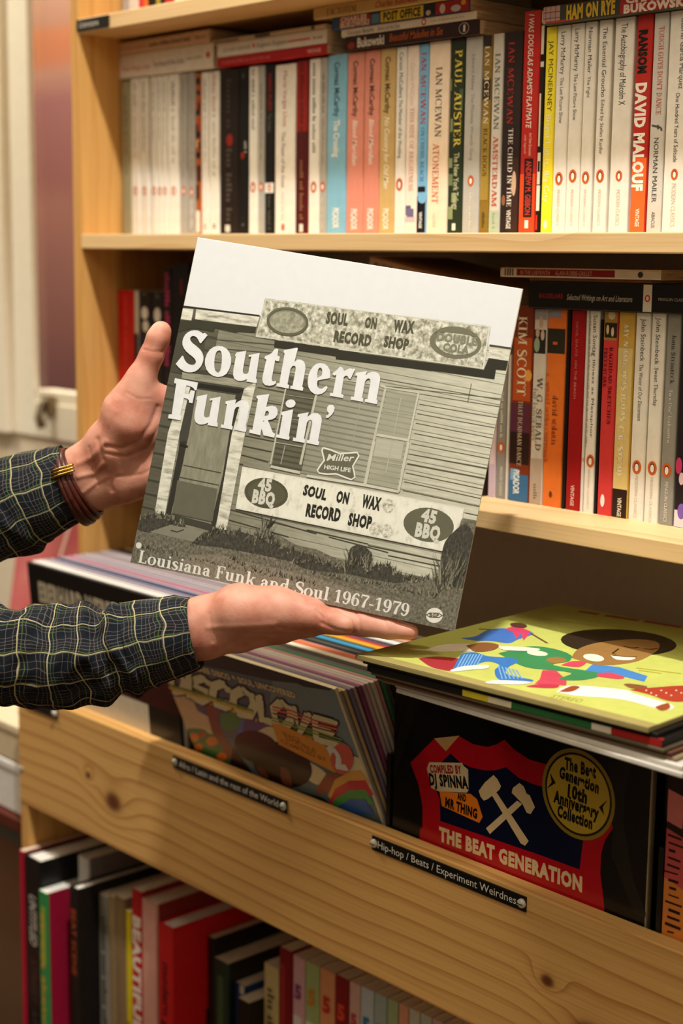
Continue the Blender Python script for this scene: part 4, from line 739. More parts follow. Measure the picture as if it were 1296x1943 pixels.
ART = {"ART_HELD":[["p","@siding",[[-0.003,0.7888],[0.2419,0.7968],[0.9376,0.8234],[1.1955,0.8132],[1.0823,-0.1329],[-0.1518,-0.0926],[-0.2566,0.7837]],1,0],["p","@siding_dark",[[-0.0023,0.7856],[0.1254,0.7895],
[0.1271,0.5585],[0.1291,0.4532],[0.0715,0.4428],[0.0648,0.1159],[-0.0314,0.0801],[-0.0581,0.6827]],2,0],["p","@siding_dark",[[-0.0663,0.3191],[0.0331,0.5012],[0.0778,0.151],[0.0185,0.0902],[-0.0379,0.0297]],2,0],
["p","@whitewood",[[-0.0106,0.7796],[0.0341,0.7835],[0.0343,0.7489],[-0.0083,0.7466]],3,0],["p","@whitewood",[[0.0419,0.7848],[0.2425,0.7942],[0.2388,0.763],[0.0451,0.7543]],3,0],["p","@whitewood",[[0.9392,0.8142],
[1.0058,0.8185],[0.9991,0.7884],[0.938,0.7879]],3,0],["l","#2c2b22",0.0041,[[-0.0074,0.787],[0.2418,0.7972]],4],["l","#4a4838",0.005,[[0.9372,0.8242],[1.0023,0.8256]],4],["p","#3a3a2c",[[-0.0098,0.7427],[0.0345,0.748],
[0.0455,0.7525],[0.239,0.7622],[0.2395,0.7443],[0.1879,0.739],[0.1793,0.7353],[0.1128,0.738],[0.1105,0.7263],[0.0439,0.7268],[-0.0107,0.7019]],4,0],["p","#4b4a3a",[[-0.0088,0.7045],[0.0439,0.7268],[0.0886,0.7182],
[0.0953,0.6535],[0.0353,0.5889],[-0.0119,0.5853]],2,0],["l","#504e3e",0.0036,[[0.0827,0.7013],[0.3059,0.7193]],3],["l","#504e3e",0.0036,[[0.0952,0.6762],[0.3134,0.6947]],3],["l","#504e3e",0.0036,[[0.099,0.636],
[0.268,0.6467]],3],["l","#504e3e",0.0036,[[0.2662,0.633],[0.3615,0.6404]],3],["l","#504e3e",0.0036,[[0.2807,0.5862],[0.3683,0.5859]],3],["l","#504e3e",0.0036,[[0.271,0.5442],[0.3627,0.5471]],3],
["l","#504e3e",0.0036,[[0.2725,0.5042],[0.3628,0.5027]],3],["l","#504e3e",0.0036,[[0.2731,0.4686],[0.3598,0.4733]],3],["l","#5f5d4b",0.0022,[[0.506,0.7137],[0.7864,0.7221]],3],["l","#5f5d4b",0.0022,[[0.6386,0.6749],
[1.0046,0.6742]],3],["l","#5f5d4b",0.0021,[[0.6557,0.656],[1.0018,0.6779]],3],["l","#5f5d4b",0.0021,[[0.7638,0.651],[1.0022,0.6546]],3],["l","#5f5d4b",0.0021,[[0.7697,0.6217],[1.0022,0.6226]],3],
["l","#5f5d4b",0.0021,[[0.7689,0.5935],[1.0038,0.5931]],3],["l","#5f5d4b",0.0021,[[0.7701,0.5656],[1.0013,0.5628]],3],["l","#5f5d4b",0.0021,[[0.7718,0.5356],[1.0007,0.5338]],3],["l","#5f5d4b",0.0021,[[0.7693,0.5049],
[1.0004,0.5031]],3],["l","#5f5d4b",0.0021,[[0.7668,0.4741],[1.002,0.4736]],3],["l","#5f5d4b",0.0021,[[0.7685,0.4442],[1.0036,0.4442]],3],["l","#5a5846",0.0021,[[0.7685,0.4745],[1.0012,0.4756]],3],
["l","#5a5846",0.0021,[[0.7698,0.4466],[1.0008,0.4458]],3],["l","#5a5846",0.0021,[[0.771,0.4188],[1.0028,0.4143]],3],["l","#5a5846",0.0021,[[0.7719,0.393],[1.002,0.3865]],3],["l","#5a5846",0.0021,[[0.7727,0.3673],
[1.0023,0.3632]],3],["l","#5a5846",0.0021,[[0.9629,0.3384],[1.0011,0.3375]],3],["l","#47453a",0.003,[[0.5148,0.2008],[0.7027,0.1955]],3],["l","#47453a",0.003,[[0.5837,0.1929],[0.7666,0.1828]],3],
["l","#47453a",0.003,[[0.7036,0.1914],[0.9247,0.1892]],3],["l","#47453a",0.003,[[0.7682,0.1745],[0.9278,0.1736]],3],["l","#47453a",0.0031,[[0.2712,0.4378],[0.3637,0.4371]],3],["l","#47453a",0.0031,[[0.2731,0.4069],
[0.3611,0.4055]],3],["l","#47453a",0.0031,[[0.2741,0.3803],[0.3586,0.374]],3],["l","#47453a",0.0031,[[0.2706,0.3528],[0.2844,0.3532]],3],["l","#47453a",0.0031,[[0.2719,0.2148],[0.5457,0.1948]],3],
["l","#47453a",0.0031,[[0.2738,0.184],[0.4652,0.1696]],3],["l","#47453a",0.0031,[[0.2936,0.1568],[0.5605,0.1366]],3],["l","#6b6956",0.0021,[[0.9075,0.7063],[0.9079,0.6506]],3],["p","#302f24",[[0.3032,0.7323],
[0.5643,0.7434],[0.5693,0.7191],[0.3051,0.7121]],4,0],["p","#302f24",[[0.4927,0.7345],[0.9347,0.7509],[0.9424,0.7873],[0.9991,0.7884],[0.9982,0.7605],[0.9692,0.7585],[0.9705,0.7301],[0.786,0.7242],[0.498,0.7089]],4,0],
["p","@mottle",[[0.2481,0.8512],[0.9296,0.8793],[0.9358,0.7521],[0.243,0.7323]],6,0],["l","#d8d6c4",0.0031,[[0.2512,0.8477],[0.5376,0.861]],7],["l","#d8d6c4",0.004,[[0.2445,0.7361],[0.5611,0.7459]],7],
["l","#e6e4d4",0.0042,[[0.9271,0.8758],[0.9331,0.7549]],7],["l","#e6e4d4",0.0035,[[0.4761,0.8592],[0.9269,0.8766]],7],["l","#d8d6c4",0.0039,[[0.5007,0.7393],[0.9339,0.7551]],7],["l","#d8d6c4",0.0031,[[0.2512,0.8477],
[0.2445,0.7361]],7],["p","#8f8d7a",[[0.3947,0.7973],[0.394,0.7879],[0.3902,0.7788],[0.3834,0.7704],[0.374,0.7632],[0.3624,0.7575],[0.3492,0.7536],[0.335,0.7517],[0.3207,0.7518],[0.3068,0.7541],[0.2941,0.7584],
[0.2832,0.7645],[0.2747,0.772],[0.269,0.7806],[0.2665,0.7899],[0.2672,0.7994],[0.2711,0.8086],[0.278,0.817],[0.2875,0.8242],[0.2992,0.8299],[0.3125,0.8338],[0.3267,0.8357],[0.3411,0.8354],[0.3549,0.833],[0.3675,0.8287],
[0.3783,0.8226],[0.3866,0.8151],[0.3922,0.8066]],8,0],["p","@mottle2",[[0.3833,0.7935],[0.3827,0.7862],[0.3794,0.7792],[0.3737,0.7727],[0.3658,0.7671],[0.3561,0.7626],[0.3451,0.7596],[0.3334,0.758],[0.3214,0.7581],
[0.3099,0.7598],[0.2994,0.7631],[0.2904,0.7677],[0.2834,0.7735],[0.2788,0.7801],[0.2767,0.7873],[0.2773,0.7946],[0.2806,0.8017],[0.2864,0.8082],[0.2944,0.8138],[0.3041,0.8183],[0.3152,0.8213],[0.327,0.8228],
[0.3389,0.8226],[0.3504,0.8209],[0.3608,0.8176],[0.3697,0.813],[0.3767,0.8072],[0.3812,0.8006]],9,0],["l","#66644f",0.008,[[0.3911,0.7971],[0.3907,0.7896],[0.388,0.7822],[0.3831,0.7752],[0.3762,0.769],[0.3676,0.7637],
[0.3575,0.7595],[0.3464,0.7566],[0.3347,0.7552],[0.3228,0.7552],[0.3112,0.7567],[0.3004,0.7596],[0.2907,0.7639],[0.2825,0.7693],[0.2762,0.7756],[0.2721,0.7826],[0.2701,0.7901],[0.2706,0.7977],[0.2733,0.8052],
[0.2783,0.8122],[0.2853,0.8185],[0.294,0.8238],[0.3042,0.8279],[0.3153,0.8308],[0.3271,0.8322],[0.3389,0.8321],[0.3505,0.8305],[0.3613,0.8275],[0.3709,0.8233],[0.3789,0.8179],[0.3851,0.8116],[0.3893,0.8046],
[0.3911,0.7971]],10],["p","#79775f",[[0.9144,0.8196],[0.9135,0.8092],[0.9088,0.7991],[0.9006,0.7898],[0.8894,0.7817],[0.8756,0.7753],[0.8599,0.7709],[0.8432,0.7687],[0.8262,0.7688],[0.8098,0.7713],[0.7948,0.776],
[0.782,0.7826],[0.772,0.7909],[0.7655,0.8005],[0.7626,0.8107],[0.7635,0.8213],[0.7682,0.8315],[0.7765,0.8409],[0.788,0.8489],[0.8019,0.8553],[0.8177,0.8597],[0.8346,0.8618],[0.8515,0.8615],[0.8679,0.859],[0.8827,0.8543],
[0.8953,0.8476],[0.9051,0.8393],[0.9116,0.8298]],8,0],["p","@mottle",[[0.9035,0.8172],[0.9026,0.8096],[0.8988,0.8022],[0.8921,0.7954],[0.8829,0.7895],[0.8717,0.7848],[0.8589,0.7815],[0.8453,0.7798],[0.8315,0.7798],
[0.8183,0.7815],[0.8062,0.7848],[0.7959,0.7896],[0.7879,0.7956],[0.7826,0.8025],[0.7804,0.81],[0.7812,0.8176],[0.7851,0.8251],[0.7919,0.8319],[0.8012,0.8379],[0.8126,0.8426],[0.8254,0.8458],[0.8391,0.8475],
[0.8528,0.8474],[0.866,0.8456],[0.878,0.8422],[0.8882,0.8375],[0.8961,0.8315],[0.9013,0.8246]],9,0],["p","#79775f",[[0.7729,0.8325],[0.7954,0.85],[0.8629,0.8559],[0.9005,0.8383],[0.8871,0.8417],[0.8314,0.8421],
[0.7893,0.8373]],10,1],["t","#8a8870","DOUBLE",[0.7822,0.8123],[0.9005,0.8168],0.0221,"x",11],["t","#8a8870","COLA",[0.8058,0.7868],[0.8825,0.7893],0.0211,"x",11],["t","#55533f","SOUL",[0.4458,0.8091],[0.5126,0.8128],
0.0312,"x",8],["t","#55533f","ON",[0.5634,0.8158],[0.5986,0.8171],0.0283,"x",8],["t","#55533f","WAX",[0.6502,0.8177],[0.7119,0.8225],0.0317,"x",8],["t","#55533f","RECORD",[0.4798,0.7602],[0.593,0.7644],0.0293,"x",8],
["t","#55533f","SHOP",[0.6304,0.7697],[0.7048,0.7712],0.029,"x",8],["p","@greywood",[[0.0397,0.5905],[0.2735,0.6029],[0.2755,0.5781],[0.0959,0.573],[0.0414,0.5717]],5,0],["p","#45443a",[[0.0708,0.6058],[0.2474,0.6118],
[0.2332,0.5366],[0.2297,0.1412],[0.1091,0.1491],[0.07,0.4099]],4,0],["p","#22221b",[[0.0949,0.5665],[0.2427,0.5724],[0.2423,0.5481],[0.229,0.5449],[0.2265,0.5566],[0.0954,0.553]],6,0],["p","@door",[[0.0952,0.548],
[0.225,0.5514],[0.2367,0.4405],[0.2308,0.3023],[0.2271,0.1616],[0.0949,0.1674],[0.0985,0.3175],[0.0997,0.4153]],6,0],["p","#39382e",[[0.2185,0.5502],[0.2427,0.5706],[0.2453,0.3051],[0.2371,0.1539],[0.2232,0.164],
[0.2291,0.3101]],7,0],["p","@whitewood",[[0.0518,0.5584],[0.074,0.559],[0.0707,0.4067],[0.0765,0.1572],[0.0434,0.1588],[0.0336,0.4032]],7,0],["p","@whitewood",[[0.2405,0.5735],[0.273,0.6017],[0.2713,0.4436],
[0.2745,0.1519],[0.241,0.1515],[0.2309,0.4362]],8,0],["p","#33322a",[[0.078,0.3842],[0.0958,0.3897],[0.0993,0.3294],[0.0941,0.166],[0.0782,0.1619],[0.0778,0.3073]],6,0],["l","#4a493d",0.0027,[[0.1019,0.3173],
[0.2224,0.316]],8],["l","#4a493d",0.0027,[[0.099,0.2797],[0.2233,0.279]],8],["l","#4a493d",0.0027,[[0.0982,0.169],[0.226,0.1677]],8],["p","#6b6957",[[0.0931,0.2695],[0.2211,0.2673],[0.2264,0.17],[0.0977,0.1712]],7,0],
["l","#23221b",0.0064,[[0.0783,0.3761],[0.1041,0.3732]],9],["p","@blinds",[[0.3651,0.6449],[0.6773,0.6577],[0.7615,0.6536],[0.7615,0.5056],[0.7607,0.3623],[0.6581,0.3626],[0.4604,0.3608],[0.3698,0.3626],[0.3678,0.5925]],
5,0],["p","@panedark",[[0.3636,0.6366],[0.4632,0.6379],[0.4642,0.3663],[0.3723,0.3663]],6,0],["p","@panelight",[[0.6694,0.6422],[0.7584,0.6453],[0.7561,0.517],[0.6649,0.5159]],6,0],["p","@panelight",[[0.6643,0.5032],
[0.7549,0.5075],[0.7541,0.3719],[0.6672,0.3722]],6,0],["p","@whiteblind",[[0.6665,0.501],[0.7475,0.5051],[0.7492,0.4535],[0.667,0.4489]],7,0],["l","#c9c7b2",0.0044,[[0.3666,0.5968],[0.3671,0.3685]],9],
["l","#c9c7b2",0.0076,[[0.4621,0.5943],[0.4565,0.3843]],9],["l","#c9c7b2",0.0069,[[0.6625,0.6499],[0.6579,0.4196]],9],["l","#c9c7b2",0.003,[[0.3703,0.6478],[0.6613,0.6555]],9],["l","#d2d0bc",0.0055,[[0.7615,0.6519],
[0.7589,0.41]],9],["l","#d2d0bc",0.0043,[[0.6476,0.6524],[0.762,0.6537]],9],["l","#d2d0bc",0.0077,[[0.6638,0.5118],[0.7598,0.5131]],9],["l","#bbb9a4",0.0021,[[0.6661,0.5828],[0.7657,0.5877]],8],
["l","#bbb9a4",0.003,[[0.7133,0.6313],[0.7143,0.5185]],8],["l","#bbb9a4",0.0026,[[0.6687,0.4361],[0.7631,0.4389]],8],["l","#bbb9a4",0.0034,[[0.7134,0.501],[0.7131,0.4055]],8],["l","#d8d6c2",0.0079,[[0.4826,0.3561],
[0.6601,0.3614],[0.7619,0.3609]],9],["l","#d2d0bc",0.0068,[[0.7622,0.5057],[0.761,0.3607]],9],["l","#cfcdb8",0.0094,[[0.6601,0.4911],[0.6592,0.3613]],9],["l","#d0ceba",0.0079,[[0.3692,0.3627],[0.4608,0.3607]],9],
["l","#a9a792",0.0018,[[0.3688,0.5793],[0.4563,0.5815]],8],["l","#a9a792",0.0018,[[0.3678,0.511],[0.4614,0.5132]],8],["l","#b5b39d",0.0027,[[0.3683,0.4356],[0.4561,0.4371]],8],["l","#b5b39d",0.0023,[[0.3994,0.4325],
[0.3979,0.3743]],8],["l","#98967f",0.0026,[[0.5239,0.5964],[0.5163,0.4513]],7],["l","#a9a791",0.0026,[[0.5968,0.6034],[0.5984,0.4724]],7],["p","#6e6c58",[[0.5136,0.4455],[0.5364,0.4441],[0.5667,0.4379],[0.5943,0.4448],
[0.6176,0.4505],[0.6247,0.4418],[0.6185,0.4245],[0.6129,0.4081],[0.6206,0.3922],[0.6258,0.3779],[0.6164,0.3695],[0.5935,0.373],[0.568,0.3777],[0.5423,0.3719],[0.5179,0.3703],[0.5106,0.3777],[0.5175,0.3944],
[0.5255,0.4099],[0.5191,0.4233],[0.5131,0.4353],[0.5136,0.4455]],10,0],["l","#efeddd",0.0048,[[0.5136,0.4455],[0.5364,0.4441],[0.5667,0.4379],[0.5943,0.4448],[0.6176,0.4505],[0.6247,0.4418],[0.6185,0.4245],
[0.6129,0.4081],[0.6206,0.3922],[0.6258,0.3779],[0.6164,0.3695],[0.5935,0.373],[0.568,0.3777],[0.5423,0.3719],[0.5179,0.3703],[0.5106,0.3777],[0.5175,0.3944],[0.5255,0.4099],[0.5191,0.4233],[0.5131,0.4353],
[0.5136,0.4455]],11],["t","#e8e6d6","Miller",[0.5321,0.4103],[0.6142,0.4237],0.0194,"i",12],["t","#e8e6d6","HIGH LIFE",[0.5296,0.3857],[0.61,0.3901],0.0119,"b",12],["p","@signcream",[[0.2838,0.3447],[0.9589,0.3482],
[0.9615,0.2168],[0.2894,0.2206]],10,0],["l","#ece9d8",0.0038,[[0.2838,0.3447],[0.9582,0.3487]],11],["l","#ece9d8",0.0038,[[0.2897,0.2223],[0.961,0.219]],11],["l","#3d3c30",0.0026,[[0.2889,0.2181],[0.9604,0.2143]],9],
["p","#56543f",[[0.4394,0.2842],[0.438,0.2742],[0.4333,0.2647],[0.4255,0.2561],[0.4151,0.2487],[0.4025,0.2431],[0.3884,0.2394],[0.3734,0.2379],[0.3584,0.2386],[0.344,0.2415],[0.331,0.2465],[0.3201,0.2533],
[0.3118,0.2616],[0.3065,0.271],[0.3045,0.2809],[0.3059,0.291],[0.3107,0.3006],[0.3186,0.3093],[0.3291,0.3166],[0.3418,0.3222],[0.3561,0.3259],[0.3711,0.3273],[0.3861,0.3265],[0.4004,0.3235],[0.4133,0.3185],
[0.4241,0.3116],[0.4323,0.3034],[0.4374,0.2941]],11,0],["p","#5f5d47",[[0.4304,0.2841],[0.4292,0.276],[0.4252,0.2682],[0.4186,0.2612],[0.4097,0.2552],[0.3989,0.2505],[0.3869,0.2475],[0.3741,0.2463],[0.3613,0.2469],
[0.349,0.2492],[0.3379,0.2533],[0.3286,0.2588],[0.3215,0.2656],[0.317,0.2732],[0.3154,0.2813],[0.3166,0.2895],[0.3207,0.2974],[0.3274,0.3044],[0.3364,0.3104],[0.3472,0.315],[0.3594,0.318],[0.3722,0.3192],[0.385,0.3186],
[0.3972,0.3161],[0.4082,0.3121],[0.4174,0.3065],[0.4244,0.2998],[0.4288,0.2922]],12,0],["p","#6b6954",[[0.9409,0.2869],[0.9395,0.2759],[0.9344,0.2654],[0.9261,0.2557],[0.9148,0.2474],[0.9011,0.241],[0.8856,0.2366],
[0.8692,0.2347],[0.8527,0.2351],[0.8369,0.2381],[0.8226,0.2433],[0.8104,0.2505],[0.8012,0.2595],[0.7952,0.2697],[0.7929,0.2806],[0.7943,0.2916],[0.7994,0.3023],[0.8079,0.312],[0.8194,0.3203],[0.8333,0.3267],
[0.8488,0.331],[0.8653,0.3329],[0.8818,0.3323],[0.8975,0.3292],[0.9117,0.324],[0.9237,0.3167],[0.9328,0.3078],[0.9386,0.2977]],11,0],["t","#dedccb","45",[0.3433,0.2889],[0.3851,0.2913],0.0323,"x",13],
["t","#dedccb","BBQ",[0.3333,0.2492],[0.4027,0.2509],0.0352,"x",13],["t","#dedccb","45",[0.8406,0.2925],[0.8851,0.2908],0.0336,"x",13],["t","#dedccb","BBQ",[0.8327,0.2459],[0.9055,0.2466],0.0364,"x",13],
["t","#2b2a20","SOUL",[0.4811,0.3003],[0.5533,0.2969],0.0276,"x",12],["t","#2b2a20","ON",[0.5834,0.2985],[0.6208,0.2984],0.0302,"x",12],["t","#2b2a20","WAX",[0.6605,0.2989],[0.717,0.298],0.0333,"x",12],
["t","#2b2a20","RECORD",[0.5024,0.2408],[0.607,0.2443],0.0331,"x",12],["t","#2b2a20","SHOP",[0.6319,0.2397],[0.7023,0.2409],0.0319,"x",12],["p","@stain",[[0.7657,0.2473],[0.7662,0.2426],[0.7658,0.238],[0.7646,0.2336],
[0.7627,0.2298],[0.76,0.2267],[0.7568,0.2244],[0.7531,0.2232],[0.7493,0.2229],[0.7455,0.2237],[0.7418,0.2255],[0.7384,0.2283],[0.7356,0.2318],[0.7335,0.2359],[0.7322,0.2405],[0.7316,0.2452],[0.732,0.2498],
[0.7332,0.2542],[0.7352,0.258],[0.7379,0.2611],[0.7411,0.2633],[0.7447,0.2646],[0.7486,0.2648],[0.7524,0.264],[0.7561,0.2622],[0.7594,0.2595],[0.7622,0.2559],[0.7643,0.2518]],11,0],["p","@stain",[[0.7564,0.3188],
[0.757,0.3141],[0.7566,0.3094],[0.7554,0.3051],[0.7534,0.3013],[0.7507,0.2982],[0.7475,0.2959],[0.7439,0.2947],[0.74,0.2945],[0.7362,0.2953],[0.7325,0.2971],[0.7292,0.2999],[0.7264,0.3034],[0.7242,0.3076],
[0.7229,0.3121],[0.7223,0.3168],[0.7227,0.3215],[0.7239,0.3258],[0.7259,0.3296],[0.7286,0.3327],[0.7318,0.335],[0.7355,0.3362],[0.7393,0.3365],[0.7432,0.3356],[0.7468,0.3338],[0.7502,0.331],[0.753,0.3275],
[0.7551,0.3233]],11,0],["p","@stain",[[0.7322,0.2448],[0.7327,0.2401],[0.7323,0.2355],[0.7311,0.2311],[0.7291,0.2273],[0.7264,0.2242],[0.7232,0.2219],[0.7196,0.2206],[0.7157,0.2204],[0.7118,0.2212],[0.7081,0.223],
[0.7048,0.2258],[0.702,0.2293],[0.6998,0.2334],[0.6985,0.238],[0.698,0.2427],[0.6983,0.2473],[0.6995,0.2517],[0.7015,0.2555],[0.7042,0.2586],[0.7075,0.2609],[0.7111,0.2622],[0.715,0.2624],[0.7188,0.2616],[0.7225,0.2597],
[0.7259,0.257],[0.7287,0.2535],[0.7308,0.2493]],11,0],["p","@grass",[[-0.0733,0.0715],[-0.0017,0.1432],[0.0553,0.1595],[0.1091,0.1491],[0.1854,0.1274],[0.2372,0.1459],[0.3021,0.1559],[0.3628,0.1443],[0.4234,0.1694],
[0.4925,0.1518],[0.5578,0.1495],[0.625,0.1352],[0.6879,0.139],[0.7542,0.1234],[0.8461,0.132],[0.9219,0.1388],[0.9519,0.2187],[0.9549,0.2959],[0.9696,0.3218],[1.0482,0.2691],[1.0823,-0.1329],[-0.1448,-0.124]],13,1],
["p","@dirt",[[0.1789,0.0583],[0.2644,0.0752],[0.3621,0.0733],[0.5743,0.0697],[0.6222,0.0625],[0.7564,0.0523],[0.8445,0.0457],[0.7712,-0.0201],[0.5967,-0.0387],[0.1322,-0.0106],[0.1493,0.0199]],14,1],
["p","@grassdark",[[0.0004,0.1337],[0.0432,0.1581],[0.0767,0.158],[0.1078,0.1462],[0.1461,0.1449],[0.1171,0.1255],[0.0416,0.099],[-0.0078,0.1048]],15,1],["p","@grassdark",[[0.1793,0.1001],[0.2068,0.1258],[0.244,0.149],
[0.2851,0.1529],[0.368,0.1542],[0.3891,0.185],[0.4181,0.1556],[0.4723,0.1359],[0.5596,0.1277],[0.5019,0.1025],[0.3884,0.1009],[0.2688,0.0983],[0.1952,0.0921]],15,1],["p","@grassdark",[[0.4899,0.1035],[0.5667,0.1239],
[0.6487,0.115],[0.6545,0.1726],[0.6867,0.1879],[0.7213,0.1691],[0.7238,0.1351],[0.7732,0.1498],[0.7983,0.1335],[0.8397,0.1209],[0.8008,0.0997],[0.6699,0.0978],[0.5383,0.0874]],15,1],["p","@grassdark",[[0.9237,0.1515],
[0.9212,0.2277],[0.9331,0.2642],[0.9694,0.3056],[1.0002,0.2779],[1.001,0.2102],[1.0009,0.1255],[0.949,0.1313]],15,1],["p","#8b8976",[[0.041,0.102],[0.1008,0.1349],[0.2074,0.134],[0.1796,0.0988]],16,0],
["l","#47453a",0.0041,[[0.1043,0.1185],[0.1259,0.1174],[0.1448,0.1289]],17],["p","#e9e7db",[[0.0238,0.0569],[0.0241,0.0548],[0.0238,0.0528],[0.0232,0.0508],[0.0221,0.0491],[0.0207,0.0477],[0.019,0.0466],[0.0171,0.046],
[0.0151,0.0458],[0.0131,0.0461],[0.0112,0.0469],[0.0095,0.048],[0.008,0.0495],[0.007,0.0513],[0.0063,0.0533],[0.0061,0.0554],[0.0063,0.0574],[0.007,0.0594],[0.0081,0.0611],[0.0095,0.0625],[0.0112,0.0636],[0.0131,0.0642],
[0.0151,0.0644],[0.0171,0.0641],[0.019,0.0633],[0.0207,0.0622],[0.0221,0.0607],[0.0232,0.0589]],17,0],["t","#f0eee2","Louisiana Funk and Soul 1967-1979",[0.0233,0.0049],[0.8607,0.0135],0.0374,"s",18],
["p","#eeecdf",[[0.9591,0.038],[0.9594,0.0331],[0.9586,0.0283],[0.9566,0.0236],[0.9535,0.0195],[0.9495,0.016],[0.9448,0.0133],[0.9397,0.0116],[0.9343,0.011],[0.929,0.0114],[0.924,0.013],[0.9196,0.0155],[0.9159,0.0189],
[0.9133,0.023],[0.9117,0.0275],[0.9114,0.0324],[0.9123,0.0373],[0.9143,0.0419],[0.9174,0.0461],[0.9213,0.0496],[0.926,0.0523],[0.9312,0.0539],[0.9366,0.0546],[0.9419,0.0541],[0.9469,0.0525],[0.9513,0.05],[0.9549,0.0466],
[0.9575,0.0425]],17,0],["p","#55533f",[[0.9097,0.0292],[0.9207,0.038],[0.9475,0.0426],[0.9601,0.0369],[0.9504,0.0284],[0.9236,0.0238]],18,0],["p","#eeecdf",[[0.9148,0.0295],[0.9233,0.036],[0.9468,0.0399],[0.9553,0.0358],
[0.9487,0.0306],[0.9243,0.0265]],19,0],["t","#55533f","BGP",[0.9223,0.026],[0.9495,0.0303],0.0092,"x",20],["p","#f2f3f0",[[0.0832,0.7181],[0.0877,0.7176],[0.0951,0.7128],[0.0797,0.6854],[0.0754,0.6865],[0.0701,0.6935],
[0.0631,0.7008],[0.0559,0.7033],[0.0484,0.7027],[0.0436,0.6982],[0.0432,0.6927],[0.0466,0.6872],[0.0546,0.6812],[0.0677,0.6749],[0.0804,0.6674],[0.0895,0.6589],[0.0954,0.6493],[0.0976,0.6391],[0.0973,0.6285],
[0.0943,0.6174],[0.0885,0.6074],[0.0801,0.5996],[0.0691,0.5947],[0.0567,0.5928],[0.0454,0.5939],[0.034,0.598],[0.0241,0.6039],[0.0145,0.6114],[0.0293,0.6388],[0.0336,0.6383],[0.0359,0.6332],[0.0417,0.6257],
[0.0494,0.6197],[0.0579,0.617],[0.066,0.6165],[0.0724,0.6188],[0.076,0.6243],[0.0754,0.6302],[0.0702,0.6366],[0.0614,0.6421],[0.0497,0.6477],[0.0377,0.6548],[0.0289,0.663],[0.0231,0.6721],[0.021,0.6817],[0.0217,0.6922],
[0.0251,0.7028],[0.0319,0.7115],[0.0411,0.7175],[0.0515,0.7211],[0.0625,0.7216],[0.0716,0.7192],[0.0806,0.7152]],22,0],["h","#f2f3f0",[[0.1347,0.6867],[0.1487,0.6875],[0.1622,0.6831],[0.1737,0.673],[0.1822,0.6579],
[0.1853,0.6404],[0.1833,0.6236],[0.1779,0.6091],[0.1674,0.5995],[0.1527,0.5952],[0.1384,0.5957],[0.1246,0.6015],[0.1129,0.6115],[0.1053,0.6253],[0.1027,0.6415],[0.1048,0.6569],[0.1112,0.6716],[0.1216,0.6818]],
[[0.142,0.6746],[0.1474,0.6716],[0.1517,0.6618],[0.1554,0.6444],[0.1569,0.6296],[0.1567,0.616],[0.153,0.6084],[0.1484,0.6077],[0.1418,0.612],[0.1366,0.6216],[0.1332,0.6346],[0.1317,0.6494],[0.1319,0.663],[0.1349,0.671]],
22],["p","#f2f3f0",[[0.1931,0.6703],[0.1942,0.6765],[0.2238,0.6871],[0.2254,0.6308],[0.2264,0.6234],[0.2297,0.6192],[0.2343,0.6182],[0.2396,0.6197],[0.2438,0.6234],[0.2431,0.6736],[0.2359,0.6694],[0.2334,0.6755],
[0.2662,0.6876],[0.2706,0.6107],[0.2739,0.6083],[0.2753,0.5972],[0.2431,0.597],[0.2442,0.605],[0.2375,0.5999],[0.2261,0.5952],[0.2153,0.5946],[0.2051,0.5988],[0.199,0.6083],[0.1966,0.6213],[0.1956,0.6656],
[0.1924,0.6662]],22,0],["p","#f2f3f0",[[0.3135,0.709],[0.3204,0.7081],[0.3219,0.689],[0.3297,0.6873],[0.33,0.6799],[0.3301,0.6734],[0.3236,0.6723],[0.3177,0.6742],[0.3186,0.6184],[0.3214,0.6124],[0.3262,0.6117],
[0.3331,0.615],[0.3333,0.6067],[0.327,0.6002],[0.3156,0.5962],[0.3032,0.5964],[0.2943,0.6023],[0.2901,0.612],[0.2895,0.6253],[0.2905,0.6717],[0.2846,0.6731],[0.284,0.6805],[0.2937,0.6857],[0.3028,0.6938],
[0.3082,0.7045]],22,0],["p","#f2f3f0",[[0.3382,0.7009],[0.3378,0.7083],[0.3756,0.722],[0.3791,0.7196],[0.3787,0.7145],[0.377,0.6786],[0.3842,0.6879],[0.3946,0.689],[0.4045,0.6854],[0.4108,0.677],[0.4141,0.6657],
[0.4154,0.6112],[0.4195,0.609],[0.4194,0.5992],[0.3799,0.5991],[0.3804,0.6081],[0.3856,0.6081],[0.3853,0.6578],[0.3831,0.6657],[0.3782,0.6685],[0.3728,0.6652],[0.3691,0.6565],[0.3698,0.6107],[0.3754,0.6087],
[0.3755,0.5983],[0.3371,0.599],[0.3375,0.6086],[0.3443,0.6086],[0.3421,0.6995]],22,0],["h","#f2f3f0",[[0.4538,0.6887],[0.4671,0.6895],[0.4798,0.6834],[0.4881,0.6724],[0.4922,0.6599],[0.4927,0.6503],[0.4736,0.6434],
[0.4578,0.6372],[0.4574,0.6288],[0.4605,0.6197],[0.4676,0.6147],[0.4763,0.6162],[0.4826,0.622],[0.4868,0.6266],[0.4917,0.6216],[0.4879,0.6106],[0.4793,0.6017],[0.4669,0.596],[0.4563,0.5962],[0.4429,0.6027],
[0.4341,0.613],[0.4288,0.6268],[0.4273,0.6443],[0.4293,0.6609],[0.4354,0.6752],[0.444,0.685]],[[0.4551,0.675],[0.4603,0.6759],[0.4652,0.67],[0.467,0.6594],[0.4658,0.6521],[0.4566,0.6458],[0.4541,0.6474],[0.4524,0.6589],
